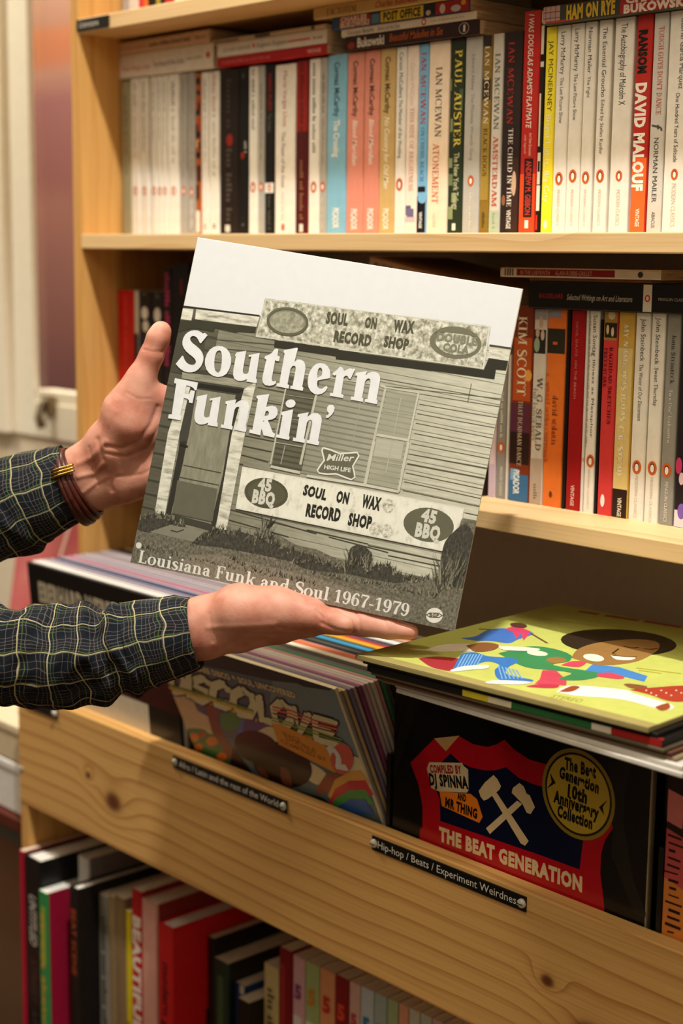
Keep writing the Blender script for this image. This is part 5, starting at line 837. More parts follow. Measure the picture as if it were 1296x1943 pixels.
[0.4526,0.6693]],22],["p","#f2f3f0",[[0.4993,0.662],[0.497,0.6657],[0.5075,0.6758],[0.5159,0.689],[0.5247,0.6869],[0.5303,0.6782],[0.5374,0.6832],[0.5452,0.6887],[0.5526,0.6888],[0.5554,0.6869],[0.5573,0.6907],
[0.5623,0.6895],[0.5545,0.658],[0.5488,0.6594],[0.5441,0.665],[0.5386,0.6655],[0.5335,0.6611],[0.5358,0.6108],[0.5437,0.6087],[0.5436,0.5993],[0.5029,0.5991],[0.5025,0.6085],[0.5108,0.6087],[0.5101,0.663],[0.5048,0.66]],
22,0],["p","#f2f3f0",[[0.5666,0.6786],[0.5978,0.6898],[0.5968,0.6759],[0.604,0.6841],[0.6131,0.6903],[0.6246,0.6914],[0.6349,0.6874],[0.6406,0.6781],[0.6423,0.6668],[0.6431,0.6122],[0.6471,0.61],[0.6469,0.5992],
[0.6102,0.5999],[0.6099,0.6086],[0.6163,0.6092],[0.615,0.6591],[0.6128,0.6669],[0.6078,0.6696],[0.6025,0.6666],[0.5988,0.6587],[0.5996,0.6112],[0.6037,0.609],[0.6045,0.5989],[0.5672,0.5987],[0.5669,0.6087],
[0.575,0.6083],[0.5721,0.6707],[0.5666,0.6712]],22,0],["p","#f2f3f0",[[0.0211,0.5688],[0.0957,0.5678],[0.0957,0.5443],[0.09,0.5442],[0.0859,0.5486],[0.0755,0.5528],[0.0614,0.5534],[0.0616,0.5286],[0.0752,0.5289],
[0.0769,0.5359],[0.0778,0.542],[0.0916,0.5414],[0.0916,0.5043],[0.0806,0.5039],[0.0785,0.511],[0.0737,0.5141],[0.0614,0.515],[0.062,0.4622],[0.0664,0.4593],[0.0664,0.4473],[0.0251,0.4465],[0.0251,0.4586],[0.0343,0.4602],
[0.0286,0.5531],[0.0212,0.5537]],22,0],["p","#f2f3f0",[[0.1014,0.5215],[0.1025,0.5277],[0.1321,0.5383],[0.1337,0.482],[0.1347,0.4746],[0.138,0.4704],[0.1426,0.4694],[0.1479,0.4709],[0.1521,0.4746],[0.1514,0.5248],
[0.1442,0.5206],[0.1417,0.5267],[0.1745,0.5388],[0.1789,0.4619],[0.1822,0.4595],[0.1836,0.4484],[0.1514,0.4482],[0.1525,0.4562],[0.1458,0.4511],[0.1344,0.4464],[0.1236,0.4458],[0.1134,0.45],[0.1073,0.4595],
[0.1049,0.4725],[0.1039,0.5168],[0.1007,0.5174]],22,0],["p","#f2f3f0",[[0.1928,0.528],[0.224,0.5392],[0.223,0.5253],[0.2302,0.5335],[0.2393,0.5397],[0.2508,0.5408],[0.2611,0.5368],[0.2668,0.5275],[0.2685,0.5162],
[0.2693,0.4616],[0.2733,0.4594],[0.2731,0.4486],[0.2364,0.4493],[0.2361,0.458],[0.2425,0.4586],[0.2412,0.5085],[0.239,0.5163],[0.234,0.519],[0.2287,0.516],[0.225,0.5081],[0.2258,0.4606],[0.2299,0.4584],[0.2307,0.4483],
[0.1934,0.4481],[0.1931,0.4581],[0.2012,0.4577],[0.1983,0.5201],[0.1928,0.5206]],22,0],["p","#f2f3f0",[[0.2833,0.5563],[0.2835,0.5611],[0.3212,0.5725],[0.3197,0.5472],[0.3188,0.4564],[0.3192,0.4473],[0.2834,0.449],
[0.2833,0.4594],[0.2915,0.4588],[0.2897,0.5508]],22,0],["h","#f2f3f0",[[0.3144,0.5314],[0.3252,0.5357],[0.3366,0.5401],[0.3485,0.539],[0.3556,0.5313],[0.3583,0.5185],[0.3542,0.5074],[0.345,0.4998],[0.3321,0.4954],
[0.324,0.49],[0.3172,0.4933]],[[0.3208,0.5201],[0.3264,0.5228],[0.3314,0.5181],[0.3311,0.5106],[0.3251,0.5072],[0.3197,0.5062]],22],["p","#f2f3f0",[[0.3103,0.4825],[0.3319,0.4965],[0.3553,0.4622],[0.3625,0.46],
[0.3626,0.4481],[0.3287,0.449]],22,0],["p","#f2f3f0",[[0.3698,0.5188],[0.3693,0.527],[0.4021,0.5406],[0.4057,0.4608],[0.4087,0.4578],[0.4081,0.4494],[0.3676,0.4503],[0.3682,0.4592],[0.3756,0.4591],[0.3739,0.5166]],22,0],
["p","#f2f3f0",[[0.4051,0.5606],[0.4057,0.5579],[0.4055,0.5552],[0.4046,0.5524],[0.403,0.5498],[0.4007,0.5476],[0.398,0.5457],[0.3949,0.5444],[0.3916,0.5437],[0.3882,0.5435],[0.385,0.544],[0.382,0.5451],[0.3795,0.5467],
[0.3776,0.5488],[0.3763,0.5513],[0.3757,0.554],[0.3759,0.5568],[0.3768,0.5595],[0.3784,0.5621],[0.3807,0.5644],[0.3834,0.5662],[0.3865,0.5675],[0.3898,0.5683],[0.3932,0.5684],[0.3964,0.5679],[0.3993,0.5668],
[0.4019,0.5652],[0.4038,0.5631]],22,0],["p","#f2f3f0",[[0.4192,0.5291],[0.4504,0.5403],[0.4494,0.5264],[0.4566,0.5346],[0.4657,0.5408],[0.4772,0.5419],[0.4875,0.5379],[0.4932,0.5286],[0.4949,0.5173],[0.4957,0.4627],
[0.4997,0.4605],[0.4995,0.4497],[0.4628,0.4504],[0.4625,0.4591],[0.4689,0.4597],[0.4676,0.5096],[0.4654,0.5174],[0.4604,0.5201],[0.4551,0.5171],[0.4514,0.5092],[0.4522,0.4617],[0.4563,0.4595],[0.4571,0.4494],
[0.4198,0.4492],[0.4195,0.4592],[0.4276,0.4588],[0.4247,0.5212],[0.4192,0.5217]],22,0],["p","#f2f3f0",[[0.5092,0.5732],[0.518,0.5742],[0.5245,0.5686],[0.5251,0.557],[0.5208,0.5459],[0.5125,0.5351],[0.5061,0.533],
[0.5035,0.5399],[0.5089,0.5423],[0.5112,0.5486],[0.5043,0.5532],[0.5022,0.5632],[0.5044,0.57]],22,0]],"ART_BEAT":[["p","#a8101a",[[0.0775,0.6754],[0.1329,0.7321],[0.1811,0.78],[0.2298,0.7529],[0.2832,0.8122],
[0.3419,0.8012],[0.401,0.8065],[0.4393,0.8249],[0.4674,0.8452],[0.5063,0.8241],[0.5632,0.8087],[0.6276,0.8102],[0.6906,0.8139],[0.8311,0.7968],[0.8772,0.689],[0.8513,0.6459],[0.839,0.5993],[0.8392,0.5418],
[0.8537,0.4742],[0.8396,0.4464],[0.7086,0.4125],[0.2231,0.3666],[0.1213,0.3838],[0.1367,0.485],[0.1349,0.5485],[0.1148,0.6148]],1,0],["p","#a8101a",[[0.1263,0.474],[0.8204,0.4852],[0.8537,0.4742],[0.8758,0.322],
[0.1181,0.3018]],1,0],["p","#b8905c",[[0.179,0.7802],[0.2852,0.8142],[0.2299,0.7513]],2,0],["p","#0d1128",[[0.2495,0.7492],[0.2889,0.732],[0.3345,0.7266],[0.3939,0.7319],[0.4327,0.7419],[0.4772,0.7631],[0.5284,0.7427],
[0.5847,0.7389],[0.6306,0.74],[0.7649,0.7362],[0.7745,0.6235],[0.7656,0.5321],[0.6119,0.5311],[0.3716,0.5249],[0.2131,0.521],[0.2088,0.5925],[0.1748,0.6386],[0.2124,0.7111]],2,0],["p","#c7b189",[[0.1604,0.698],
[0.2991,0.7315],[0.3064,0.7233],[0.3248,0.7165],[0.329,0.6521],[0.3223,0.6426],[0.205,0.6151],[0.1712,0.6179],[0.1504,0.6757]],3,0],["t","#8c1c1c","COMPILED BY",[0.1666,0.6664],[0.2992,0.6976],0.023,"x",4],
["t","#16120e","DJ SPINNA",[0.1646,0.6264],[0.3288,0.6575],0.0341,"x",4],["p","#d9741c",[[0.207,0.6156],[0.3374,0.6428],[0.3648,0.6332],[0.3894,0.5839],[0.3763,0.561],[0.2188,0.5716]],3,0],
["t","#1a120a","AND",[0.2837,0.6112],[0.3203,0.6134],0.0201,"x",4],["t","#1a120a","MR THING",[0.2323,0.5753],[0.3669,0.5722],0.028,"x",4],["p","#cdb384",[[0.4284,0.7264],[0.4433,0.7182],[0.4595,0.6998],[0.4541,0.6878],
[0.4354,0.6691],[0.4069,0.6447],[0.3924,0.6362],[0.3793,0.6449],[0.3707,0.661],[0.3953,0.695]],4,0],["p","#cdb384",[[0.4239,0.6623],[0.443,0.675],[0.5734,0.5609],[0.56,0.5427],[0.5439,0.5447]],5,0],
["p","#cdb384",[[0.5309,0.7284],[0.5481,0.7218],[0.5601,0.7027],[0.5713,0.702],[0.5931,0.6708],[0.5774,0.6457],[0.5624,0.6452],[0.5446,0.6687],[0.502,0.6908],[0.5061,0.7069]],4,0],["p","#cdb384",[[0.5237,0.6719],
[0.5446,0.6672],[0.4206,0.5383],[0.4044,0.5521]],6,0],["p","#8f7626",[[0.8812,0.7521],[0.8796,0.7727],[0.8747,0.7929],[0.8668,0.812],[0.856,0.8297],[0.8425,0.8454],[0.8268,0.8589],[0.8091,0.8697],[0.79,0.8776],
[0.7698,0.8825],[0.7492,0.8841],[0.7286,0.8825],[0.7084,0.8776],[0.6893,0.8697],[0.6716,0.8589],[0.6559,0.8454],[0.6424,0.8297],[0.6316,0.812],[0.6237,0.7929],[0.6188,0.7727],[0.6172,0.7521],[0.6188,0.7315],
[0.6237,0.7113],[0.6316,0.6922],[0.6424,0.6745],[0.6559,0.6588],[0.6716,0.6453],[0.6893,0.6345],[0.7084,0.6266],[0.7286,0.6217],[0.7492,0.6201],[0.7698,0.6217],[0.79,0.6266],[0.8091,0.6345],[0.8268,0.6453],
[0.8425,0.6588],[0.856,0.6745],[0.8668,0.6922],[0.8747,0.7113],[0.8796,0.7315]],6,0],["p","#2b2410",[[0.8702,0.7521],[0.8687,0.771],[0.8643,0.7895],[0.857,0.807],[0.8471,0.8232],[0.8348,0.8377],[0.8203,0.85],
[0.8041,0.8599],[0.7866,0.8672],[0.7681,0.8716],[0.7492,0.8731],[0.7303,0.8716],[0.7118,0.8672],[0.6943,0.8599],[0.6781,0.85],[0.6636,0.8377],[0.6513,0.8232],[0.6414,0.807],[0.6341,0.7895],[0.6297,0.771],[0.6282,0.7521],
[0.6297,0.7332],[0.6341,0.7147],[0.6414,0.6972],[0.6513,0.681],[0.6636,0.6665],[0.6781,0.6542],[0.6943,0.6443],[0.7118,0.637],[0.7303,0.6326],[0.7492,0.6311],[0.7681,0.6326],[0.7866,0.637],[0.8041,0.6443],
[0.8203,0.6542],[0.8348,0.6665],[0.8471,0.681],[0.857,0.6972],[0.8643,0.7147],[0.8687,0.7332]],7,0],["p","#b99a30",[[0.8632,0.7521],[0.8618,0.7699],[0.8576,0.7873],[0.8508,0.8039],[0.8414,0.8191],[0.8298,0.8327],
[0.8162,0.8443],[0.801,0.8537],[0.7844,0.8605],[0.767,0.8647],[0.7492,0.8661],[0.7314,0.8647],[0.714,0.8605],[0.6974,0.8537],[0.6822,0.8443],[0.6686,0.8327],[0.657,0.8191],[0.6476,0.8039],[0.6408,0.7873],[0.6366,0.7699],
[0.6352,0.7521],[0.6366,0.7343],[0.6408,0.7169],[0.6476,0.7003],[0.657,0.6851],[0.6686,0.6715],[0.6822,0.6599],[0.6974,0.6505],[0.714,0.6437],[0.7314,0.6395],[0.7492,0.6381],[0.767,0.6395],[0.7844,0.6437],[0.801,0.6505],
[0.8162,0.6599],[0.8298,0.6715],[0.8414,0.6851],[0.8508,0.7003],[0.8576,0.7169],[0.8618,0.7343]],8,0],["t","#1d180c","The Beat",[0.6977,0.8157],[0.8113,0.8165],0.0329,"x",9],["t","#1d180c","Generation",[0.6785,0.7854],
[0.8219,0.7745],0.0314,"x",9],["t","#1d180c","10th",[0.7119,0.7363],[0.7824,0.7338],0.0356,"x",9],["t","#1d180c","Anniversary",[0.6611,0.7079],[0.8256,0.6993],0.0332,"x",9],["t","#1d180c","Collection",[0.6773,0.6685],
[0.8048,0.6647],0.0317,"x",9],["p","#1d180c",[[0.6449,0.7898],[0.6677,0.7644],[0.6352,0.739],[0.6524,0.7626]],9,0],["p","#1d180c",[[0.854,0.764],[0.8256,0.7349],[0.8453,0.7155],[0.8391,0.7387]],9,0],
["t","#d8bd8f","THE BEAT GENERATION",[0.2098,0.4582],[0.7774,0.4693],0.0409,"x",3],["p","#201c16",[[0.849,0.865],[0.9344,0.9075],[0.9142,0.8189],[0.9109,0.7198],[0.9522,0.5627],[1.0066,0.4672],[0.9658,0.4607],
[0.8744,0.6099],[0.8789,0.6895]],1,0]],"ART_DISCO":[["p","#6d7f80",[[0.6766,0.9519],[1.0017,1.0],[1.0151,0.7329],[0.7636,0.8013],[0.5745,0.7812]],1,0],["p","#45566f",[[0.1362,0.8162],[0.6202,0.8341],[0.9483,0.791],
[0.8861,0.6458],[0.1725,0.6709]],1,1],["p","#c9b288",[[-0.0187,0.7598],[0.1144,0.7764],[0.1295,0.6766],[0.1962,0.6079],[0.1475,0.5588],[-0.0457,0.4845],[-0.0629,0.6064]],2,1],["p","#c9b288",[[0.1255,0.6799],
[0.2017,0.6616],[0.1868,0.6009],[0.1288,0.5887]],3,1],["p","#3d6b3a",[[0.1694,0.6003],[0.0126,0.5691],[-0.036,0.4691],[0.1928,0.4478],[0.2834,0.4934],[0.2412,0.5859]],2,1],["p","#c86a2a",[[0.061,0.5426],[0.0572,0.5371],
[0.0516,0.5312],[0.0445,0.5253],[0.0362,0.5197],[0.0272,0.5147],[0.0179,0.5105],[0.0088,0.5073],[0.0003,0.5054],[-0.0072,0.5047],[-0.0132,0.5054],[-0.0174,0.5074],[-0.0196,0.5106],[-0.0198,0.5148],[-0.0179,0.5199],
[-0.014,0.5255],[-0.0082,0.5314],[-0.001,0.5373],[0.0073,0.5429],[0.0164,0.5479],[0.0256,0.552],[0.0347,0.5551],[0.0431,0.557],[0.0504,0.5576],[0.0563,0.5569],[0.0604,0.555],[0.0627,0.5518],[0.0628,0.5476]],3,0],
["p","#c86a2a",[[0.1826,0.5601],[0.1786,0.5543],[0.1729,0.5481],[0.1656,0.542],[0.1571,0.5361],[0.1478,0.5308],[0.1382,0.5264],[0.1287,0.5231],[0.1199,0.521],[0.1122,0.5204],[0.1059,0.5211],[0.1015,0.5232],
[0.0992,0.5265],[0.099,0.531],[0.1009,0.5364],[0.1049,0.5423],[0.1108,0.5485],[0.1183,0.5547],[0.1269,0.5606],[0.1362,0.5658],[0.1458,0.5701],[0.1552,0.5734],[0.1639,0.5753],[0.1714,0.576],[0.1775,0.5752],
[0.1819,0.5731],[0.1842,0.5698],[0.1844,0.5654]],3,0],["p","#c86a2a",[[0.0589,0.4972],[0.0559,0.4927],[0.0515,0.4881],[0.0459,0.4834],[0.0394,0.479],[0.0323,0.4749],[0.025,0.4716],[0.0178,0.469],[0.0112,0.4675],
[0.0053,0.4669],[0.0006,0.4674],[-0.0027,0.469],[-0.0045,0.4715],[-0.0046,0.4748],[-0.0031,0.4788],[-0.0,0.4833],[0.0045,0.488],[0.0101,0.4927],[0.0167,0.4971],[0.0238,0.5011],[0.0311,0.5044],[0.0382,0.5069],
[0.0448,0.5085],[0.0506,0.509],[0.0552,0.5085],[0.0585,0.5069],[0.0603,0.5044],[0.0604,0.5011]],3,0],["p","#c86a2a",[[0.2011,0.4949],[0.1977,0.4897],[0.1927,0.4843],[0.1864,0.4789],[0.179,0.4737],[0.171,0.4691],
[0.1627,0.4652],[0.1545,0.4622],[0.1469,0.4603],[0.1402,0.4597],[0.1348,0.4603],[0.131,0.4621],[0.129,0.465],[0.1288,0.4689],[0.1304,0.4736],[0.1339,0.4788],[0.139,0.4842],[0.1454,0.4897],[0.1528,0.4948],[0.1609,0.4995],
[0.1692,0.5033],[0.1773,0.5062],[0.1849,0.508],[0.1914,0.5086],[0.1967,0.508],[0.2005,0.5062],[0.2025,0.5033],[0.2027,0.4995]],3,0],["p","#a83a2a",[[0.1204,0.5731],[0.1178,0.5692],[0.1139,0.5651],[0.1089,0.5609],
[0.1032,0.557],[0.0969,0.5535],[0.0904,0.5506],[0.084,0.5484],[0.0781,0.547],[0.0729,0.5466],[0.0687,0.5471],[0.0657,0.5485],[0.0641,0.5508],[0.064,0.5537],[0.0653,0.5573],[0.0681,0.5612],[0.072,0.5654],[0.077,0.5695],
[0.0828,0.5734],[0.0891,0.5769],[0.0956,0.5798],[0.102,0.582],[0.1078,0.5833],[0.113,0.5837],[0.1171,0.5832],[0.12,0.5818],[0.1216,0.5796],[0.1217,0.5766]],3,0],["p","#a83a2a",[[0.2597,0.5477],[0.2566,0.543],
[0.2521,0.5381],[0.2464,0.5332],[0.2398,0.5286],[0.2325,0.5244],[0.225,0.5209],[0.2176,0.5183],[0.2107,0.5166],[0.2047,0.5161],[0.1998,0.5167],[0.1964,0.5183],[0.1945,0.521],[0.1943,0.5245],[0.1958,0.5287],
[0.1989,0.5334],[0.2035,0.5384],[0.2093,0.5433],[0.216,0.5479],[0.2233,0.5521],[0.2308,0.5555],[0.2381,0.5581],[0.2449,0.5597],[0.2509,0.5602],[0.2556,0.5596],[0.2591,0.558],[0.2609,0.5553],[0.2611,0.5518]],3,0],
["p","#3f7d49",[[0.2764,0.708],[0.3795,0.7487],[0.3851,0.6956],[0.3012,0.6378],[0.2517,0.6497]],3,1],["p","#4a6fae",[[0.2958,0.7133],[0.3923,0.7312],[0.571,0.7311],[0.4506,0.6551],[0.3475,0.6425]],2,1],
["p","#5a4a74",[[0.4247,0.7318],[0.58,0.75],[0.5674,0.6805],[0.4111,0.6182],[0.3779,0.6597]],3,1],["p","#7a4436",[[0.1994,0.7642],[0.2478,0.7599],[0.2359,0.6192],[0.2834,0.4934],[0.2197,0.4561],[0.1694,0.6003]],4,0],
["p","#7a4436",[[0.1886,0.7013],[0.288,0.7196],[0.2647,0.6962],[0.1858,0.6746]],4,0],["p","#d6c096",[[0.4712,0.6862],[0.5494,0.7291],[0.6209,0.7288],[0.5967,0.656],[0.476,0.6203]],4,1],["p","#d6c096",[[0.6871,0.6334],
[0.7755,0.6113],[0.7842,0.5648],[0.6999,0.5295],[0.6373,0.5683]],4,1],["p","#2c1a14",[[0.5454,0.6064],[0.5272,0.5877],[0.5039,0.5697],[0.4765,0.5534],[0.4463,0.5395],[0.4148,0.5288],[0.3836,0.5219],[0.3543,0.5193],
[0.3284,0.521],[0.3075,0.5271],[0.2925,0.5372],[0.2844,0.5508],[0.2836,0.5673],[0.2901,0.5856],[0.3035,0.6049],[0.323,0.6241],[0.3476,0.6422],[0.376,0.6582],[0.4065,0.6715],[0.4378,0.6814],[0.4681,0.6874],
[0.4962,0.6893],[0.5206,0.6871],[0.5403,0.6809],[0.5543,0.6711],[0.5621,0.658],[0.5632,0.6424],[0.5575,0.6249]],5,0],["p","#2c1a14",[[0.6923,0.5605],[0.6679,0.5351],[0.6371,0.5108],[0.6012,0.489],[0.562,0.4706],
[0.5212,0.4567],[0.4811,0.4482],[0.4437,0.4456],[0.4111,0.449],[0.3851,0.4584],[0.3672,0.4734],[0.3584,0.4931],[0.3592,0.5164],[0.3694,0.542],[0.3884,0.5686],[0.4152,0.5948],[0.4481,0.6191],[0.4854,0.6403],
[0.5251,0.6575],[0.5651,0.6698],[0.6037,0.6768],[0.6388,0.6783],[0.669,0.6741],[0.6929,0.6646],[0.7094,0.6503],[0.7178,0.6318],[0.7177,0.61],[0.7091,0.5859]],5,0],["p","#2c1a14",[[0.2728,0.5603],[0.3464,0.4425],
[0.7158,0.4759],[0.7963,0.4357],[0.7666,0.3662],[0.2249,0.3319],[0.2037,0.469]],5,0],["p","#6a3a2a",[[0.5266,0.5508],[0.5658,0.546],[0.5528,0.4737],[0.5009,0.4743]],6,1],["p","#6a3a2a",[[0.3768,0.5046],[0.4176,0.4999],
[0.4231,0.4669],[0.3772,0.4611]],6,1],["p","#8a4a34",[[0.7938,0.6089],[0.896,0.6247],[0.8541,0.5708],[0.7013,0.488],[0.7028,0.5137]],6,1],["p","#d6c096",[[0.8742,0.6178],[0.9667,0.7261],[1.0077,0.715],[0.992,0.655],
[0.8055,0.5469]],5,1],["l","#d99a4a",0.0565,[[0.7705,0.4773],[0.843,0.5673],[0.9352,0.6291],[1.0196,0.6558]],6],["l","#b8343a",0.0572,[[0.75,0.43],[0.8234,0.5214],[0.9164,0.5844],[1.0017,0.612]],7],
["l","#3f8a4a",0.0579,[[0.7292,0.3822],[0.8034,0.475],[0.8975,0.5392],[0.9835,0.5676]],8],["l","#2f5aa0",0.0587,[[0.7081,0.3336],[0.7833,0.4279],[0.8783,0.4934],[0.9651,0.5227]],9],["l","#5f7f3a",0.0201,[[0.1318,0.7766],
[0.3414,0.7804],[0.5098,0.7758]],6],["l","#5f7f3a",0.0182,[[0.5508,0.7747],[0.7511,0.7739],[0.9579,0.7704]],6],["l","#3f5f34",0.0202,[[0.1231,0.7606],[0.3334,0.7648],[0.5024,0.7606]],6],
["l","#3f5f34",0.0183,[[0.5435,0.7596],[0.7444,0.7592],[0.9518,0.7561]],6],["l","#c9a22e",0.0203,[[0.1143,0.7445],[0.3253,0.7492],[0.4949,0.7453]],6],["l","#c9a22e",0.0183,[[0.5361,0.7444],[0.7376,0.7444],
[0.9457,0.7418]],6],["p","#e2b52e",[[0.1907,0.7561],[0.186,0.7519],[0.1795,0.7478],[0.1713,0.7441],[0.1621,0.7409],[0.1522,0.7385],[0.142,0.7368],[0.1322,0.7362],[0.1232,0.7364],[0.1155,0.7376],[0.1095,0.7397],
[0.1055,0.7426],[0.1036,0.7462],[0.1041,0.7502],[0.1068,0.7544],[0.1116,0.7587],[0.1183,0.7628],[0.1265,0.7665],[0.1359,0.7697],[0.1458,0.7721],[0.1559,0.7736],[0.1656,0.7743],[0.1745,0.774],[0.1821,0.7727],
[0.188,0.7706],[0.1919,0.7677],[0.1938,0.7643],[0.1934,0.7603]],8,0],["p","#e2b52e",[[0.3677,0.7549],[0.3632,0.7508],[0.357,0.7468],[0.3493,0.7432],[0.3405,0.7401],[0.3311,0.7377],[0.3215,0.7361],[0.3121,0.7354],
[0.3035,0.7357],[0.2962,0.7369],[0.2904,0.7389],[0.2865,0.7417],[0.2847,0.7452],[0.2851,0.7491],[0.2876,0.7532],[0.2922,0.7574],[0.2985,0.7614],[0.3063,0.7651],[0.3152,0.7681],[0.3246,0.7705],[0.3342,0.772],
[0.3435,0.7726],[0.352,0.7723],[0.3592,0.7711],[0.3649,0.7691],[0.3687,0.7663],[0.3705,0.7629],[0.3701,0.759]],8,0],["p","#e2b52e",[[0.4877,0.7559],[0.4834,0.7519],[0.4774,0.7479],[0.47,0.7444],[0.4615,0.7413],
[0.4524,0.739],[0.4431,0.7374],[0.4341,0.7367],[0.4258,0.737],[0.4186,0.7382],[0.413,0.7402],[0.4092,0.743],[0.4074,0.7464],[0.4078,0.7502],[0.4102,0.7543],[0.4145,0.7584],[0.4206,0.7623],[0.4282,0.7659],[0.4367,0.7689],
[0.4459,0.7712],[0.4551,0.7728],[0.4641,0.7734],[0.4723,0.7731],[0.4793,0.7719],[0.4848,0.7699],[0.4885,0.7671],[0.4903,0.7638],[0.49,0.76]],8,0],["t","#cdb68a","RARE DISCO & SOUL UNCOVERED",[0.237,0.8866],
[0.7791,0.9094],0.0225,"x",9],["l","#3a2e30",0.0557,[[0.0584,0.8396],[0.1099,0.842],[0.1254,0.8135],[0.0913,0.7662],[0.0262,0.7398],[0.0303,0.7896],[0.0584,0.8396]],7],["p","#3a2e30",[[0.0882,0.8469],[0.08,0.8367],
[0.0675,0.8271],[0.0531,0.8199],[0.0397,0.8166],[0.0299,0.8178],[0.0259,0.8234],[0.0283,0.8322],[0.0366,0.8425],[0.0493,0.8521],[0.0637,0.8592],[0.0769,0.8624],[0.0865,0.8611],[0.0905,0.8556]],8,0],
["p","#3a2e30",[[0.1394,0.8492],[0.1313,0.8392],[0.119,0.8296],[0.1048,0.8224],[0.0916,0.8191],[0.082,0.8204],[0.0779,0.8259],[0.0803,0.8347],[0.0885,0.8449],[0.1009,0.8544],[0.1151,0.8615],[0.1282,0.8647],
[0.1376,0.8634],[0.1416,0.8579]],8,0],["p","#3a2e30",[[0.1548,0.8208],[0.1468,0.8107],[0.1345,0.8011],[0.1203,0.7938],[0.1071,0.7905],[0.0976,0.7917],[0.0935,0.7973],[0.0958,0.806],[0.104,0.8163],[0.1164,0.8259],
[0.1305,0.833],[0.1436,0.8363],[0.153,0.835],[0.157,0.8295]],8,0],["p","#3a2e30",[[0.121,0.7738],[0.1129,0.7635],[0.1004,0.7537],[0.0861,0.7463],[0.0727,0.7428],[0.063,0.744],[0.0589,0.7496],[0.0613,0.7585],
[0.0696,0.7689],[0.0822,0.7787],[0.0965,0.786],[0.1097,0.7893],[0.1193,0.7881],[0.1233,0.7826]],8,0],["p","#3a2e30",[[0.0565,0.7477],[0.0481,0.7372],[0.0354,0.7272],[0.0207,0.7197],[0.0071,0.7161],[-0.0028,0.7173],
[-0.0069,0.7229],[-0.0045,0.7319],[0.0041,0.7425],[0.0169,0.7525],[0.0316,0.7599],[0.0451,0.7634],[0.0548,0.7622],[0.0589,0.7566]],8,0],["p","#3a2e30",[[0.0605,0.7972],[0.0522,0.7868],[0.0395,0.777],[0.0249,0.7696],
[0.0113,0.7662],[0.0015,0.7674],[-0.0026,0.773],[-0.0002,0.7819],[0.0083,0.7923],[0.0211,0.8022],[0.0357,0.8094],[0.0491,0.8128],[0.0588,0.8115],[0.0628,0.806]],8,0],["p","#3a2e30",[[0.0882,0.8469],[0.08,0.8367],
[0.0675,0.8271],[0.0531,0.8199],[0.0397,0.8166],[0.0299,0.8178],[0.0259,0.8234],[0.0283,0.8322],[0.0366,0.8425],[0.0493,0.8521],[0.0637,0.8592],[0.0769,0.8624],[0.0865,0.8611],[0.0905,0.8556]],8,0],
["l","#d9c79c",0.038,[[0.0584,0.8396],[0.1099,0.842],[0.1254,0.8135],[0.0913,0.7662],[0.0262,0.7398],[0.0303,0.7896],[0.0584,0.8396]],10],["p","#d9c79c",[[0.0788,0.8446],[0.0731,0.8376],[0.0646,0.8311],[0.0548,0.8262],
[0.0456,0.8239],[0.039,0.8248],[0.0363,0.8286],[0.0379,0.8346],[0.0436,0.8415],[0.0522,0.8481],[0.062,0.853],[0.0711,0.8552],[0.0776,0.8543],[0.0804,0.8505]],9,0],["p","#d9c79c",[[0.0788,0.8446],[0.0731,0.8376],
[0.0646,0.8311],[0.0548,0.8262],[0.0456,0.8239],[0.039,0.8248],[0.0363,0.8286],[0.0379,0.8346],[0.0436,0.8415],[0.0522,0.8481],[0.062,0.853],[0.0711,0.8552],[0.0776,0.8543],[0.0804,0.8505]],9,0],
["p","#d9c79c",[[0.13,0.847],[0.1245,0.8401],[0.1161,0.8335],[0.1064,0.8287],[0.0974,0.8264],[0.0909,0.8273],[0.0882,0.8311],[0.0897,0.837],[0.0953,0.844],[0.1038,0.8505],[0.1134,0.8553],[0.1224,0.8575],[0.1288,0.8566],
[0.1316,0.8529]],9,0],["p","#d9c79c",[[0.1455,0.8185],[0.14,0.8116],[0.1316,0.805],[0.122,0.8001],[0.113,0.7978],[0.1065,0.7987],[0.1037,0.8024],[0.1053,0.8084],[0.1108,0.8154],[0.1193,0.8219],[0.1289,0.8268],
[0.1378,0.829],[0.1443,0.8282],[0.147,0.8244]],9,0],["p","#d9c79c",[[0.1116,0.7714],[0.106,0.7643],[0.0975,0.7576],[0.0877,0.7526],[0.0786,0.7503],[0.072,0.7511],[0.0693,0.7549],[0.0709,0.7609],[0.0765,0.768],
[0.0851,0.7747],[0.0949,0.7797],[0.1039,0.782],[0.1104,0.7812],[0.1132,0.7774]],9,0],["p","#d9c79c",[[0.0469,0.7452],[0.0411,0.7381],[0.0324,0.7312],[0.0225,0.7261],[0.0132,0.7237],[0.0065,0.7245],[0.0036,0.7283],
[0.0053,0.7345],[0.0111,0.7417],[0.0199,0.7485],[0.0298,0.7535],[0.0391,0.7559],[0.0457,0.7551],[0.0485,0.7513]],9,0],["p","#d9c79c",[[0.0509,0.7947],[0.0452,0.7877],[0.0365,0.781],[0.0266,0.776],[0.0174,0.7736],
[0.0107,0.7745],[0.0079,0.7783],[0.0096,0.7844],[0.0153,0.7915],[0.024,0.7982],[0.034,0.8031],[0.0431,0.8054],[0.0498,0.8046],[0.0525,0.8008]],9,0],["l","#3a2e30",0.0516,[[0.1719,0.8522],[0.114,0.7462]],7],
["p","#3a2e30",[[0.1995,0.859],[0.192,0.8495],[0.1805,0.8405],[0.1672,0.8337],[0.1548,0.8306],[0.1458,0.8318],[0.142,0.8371],[0.1441,0.8453],[0.1518,0.8549],[0.1634,0.864],[0.1767,0.8706],[0.1889,0.8736],[0.1978,0.8724],
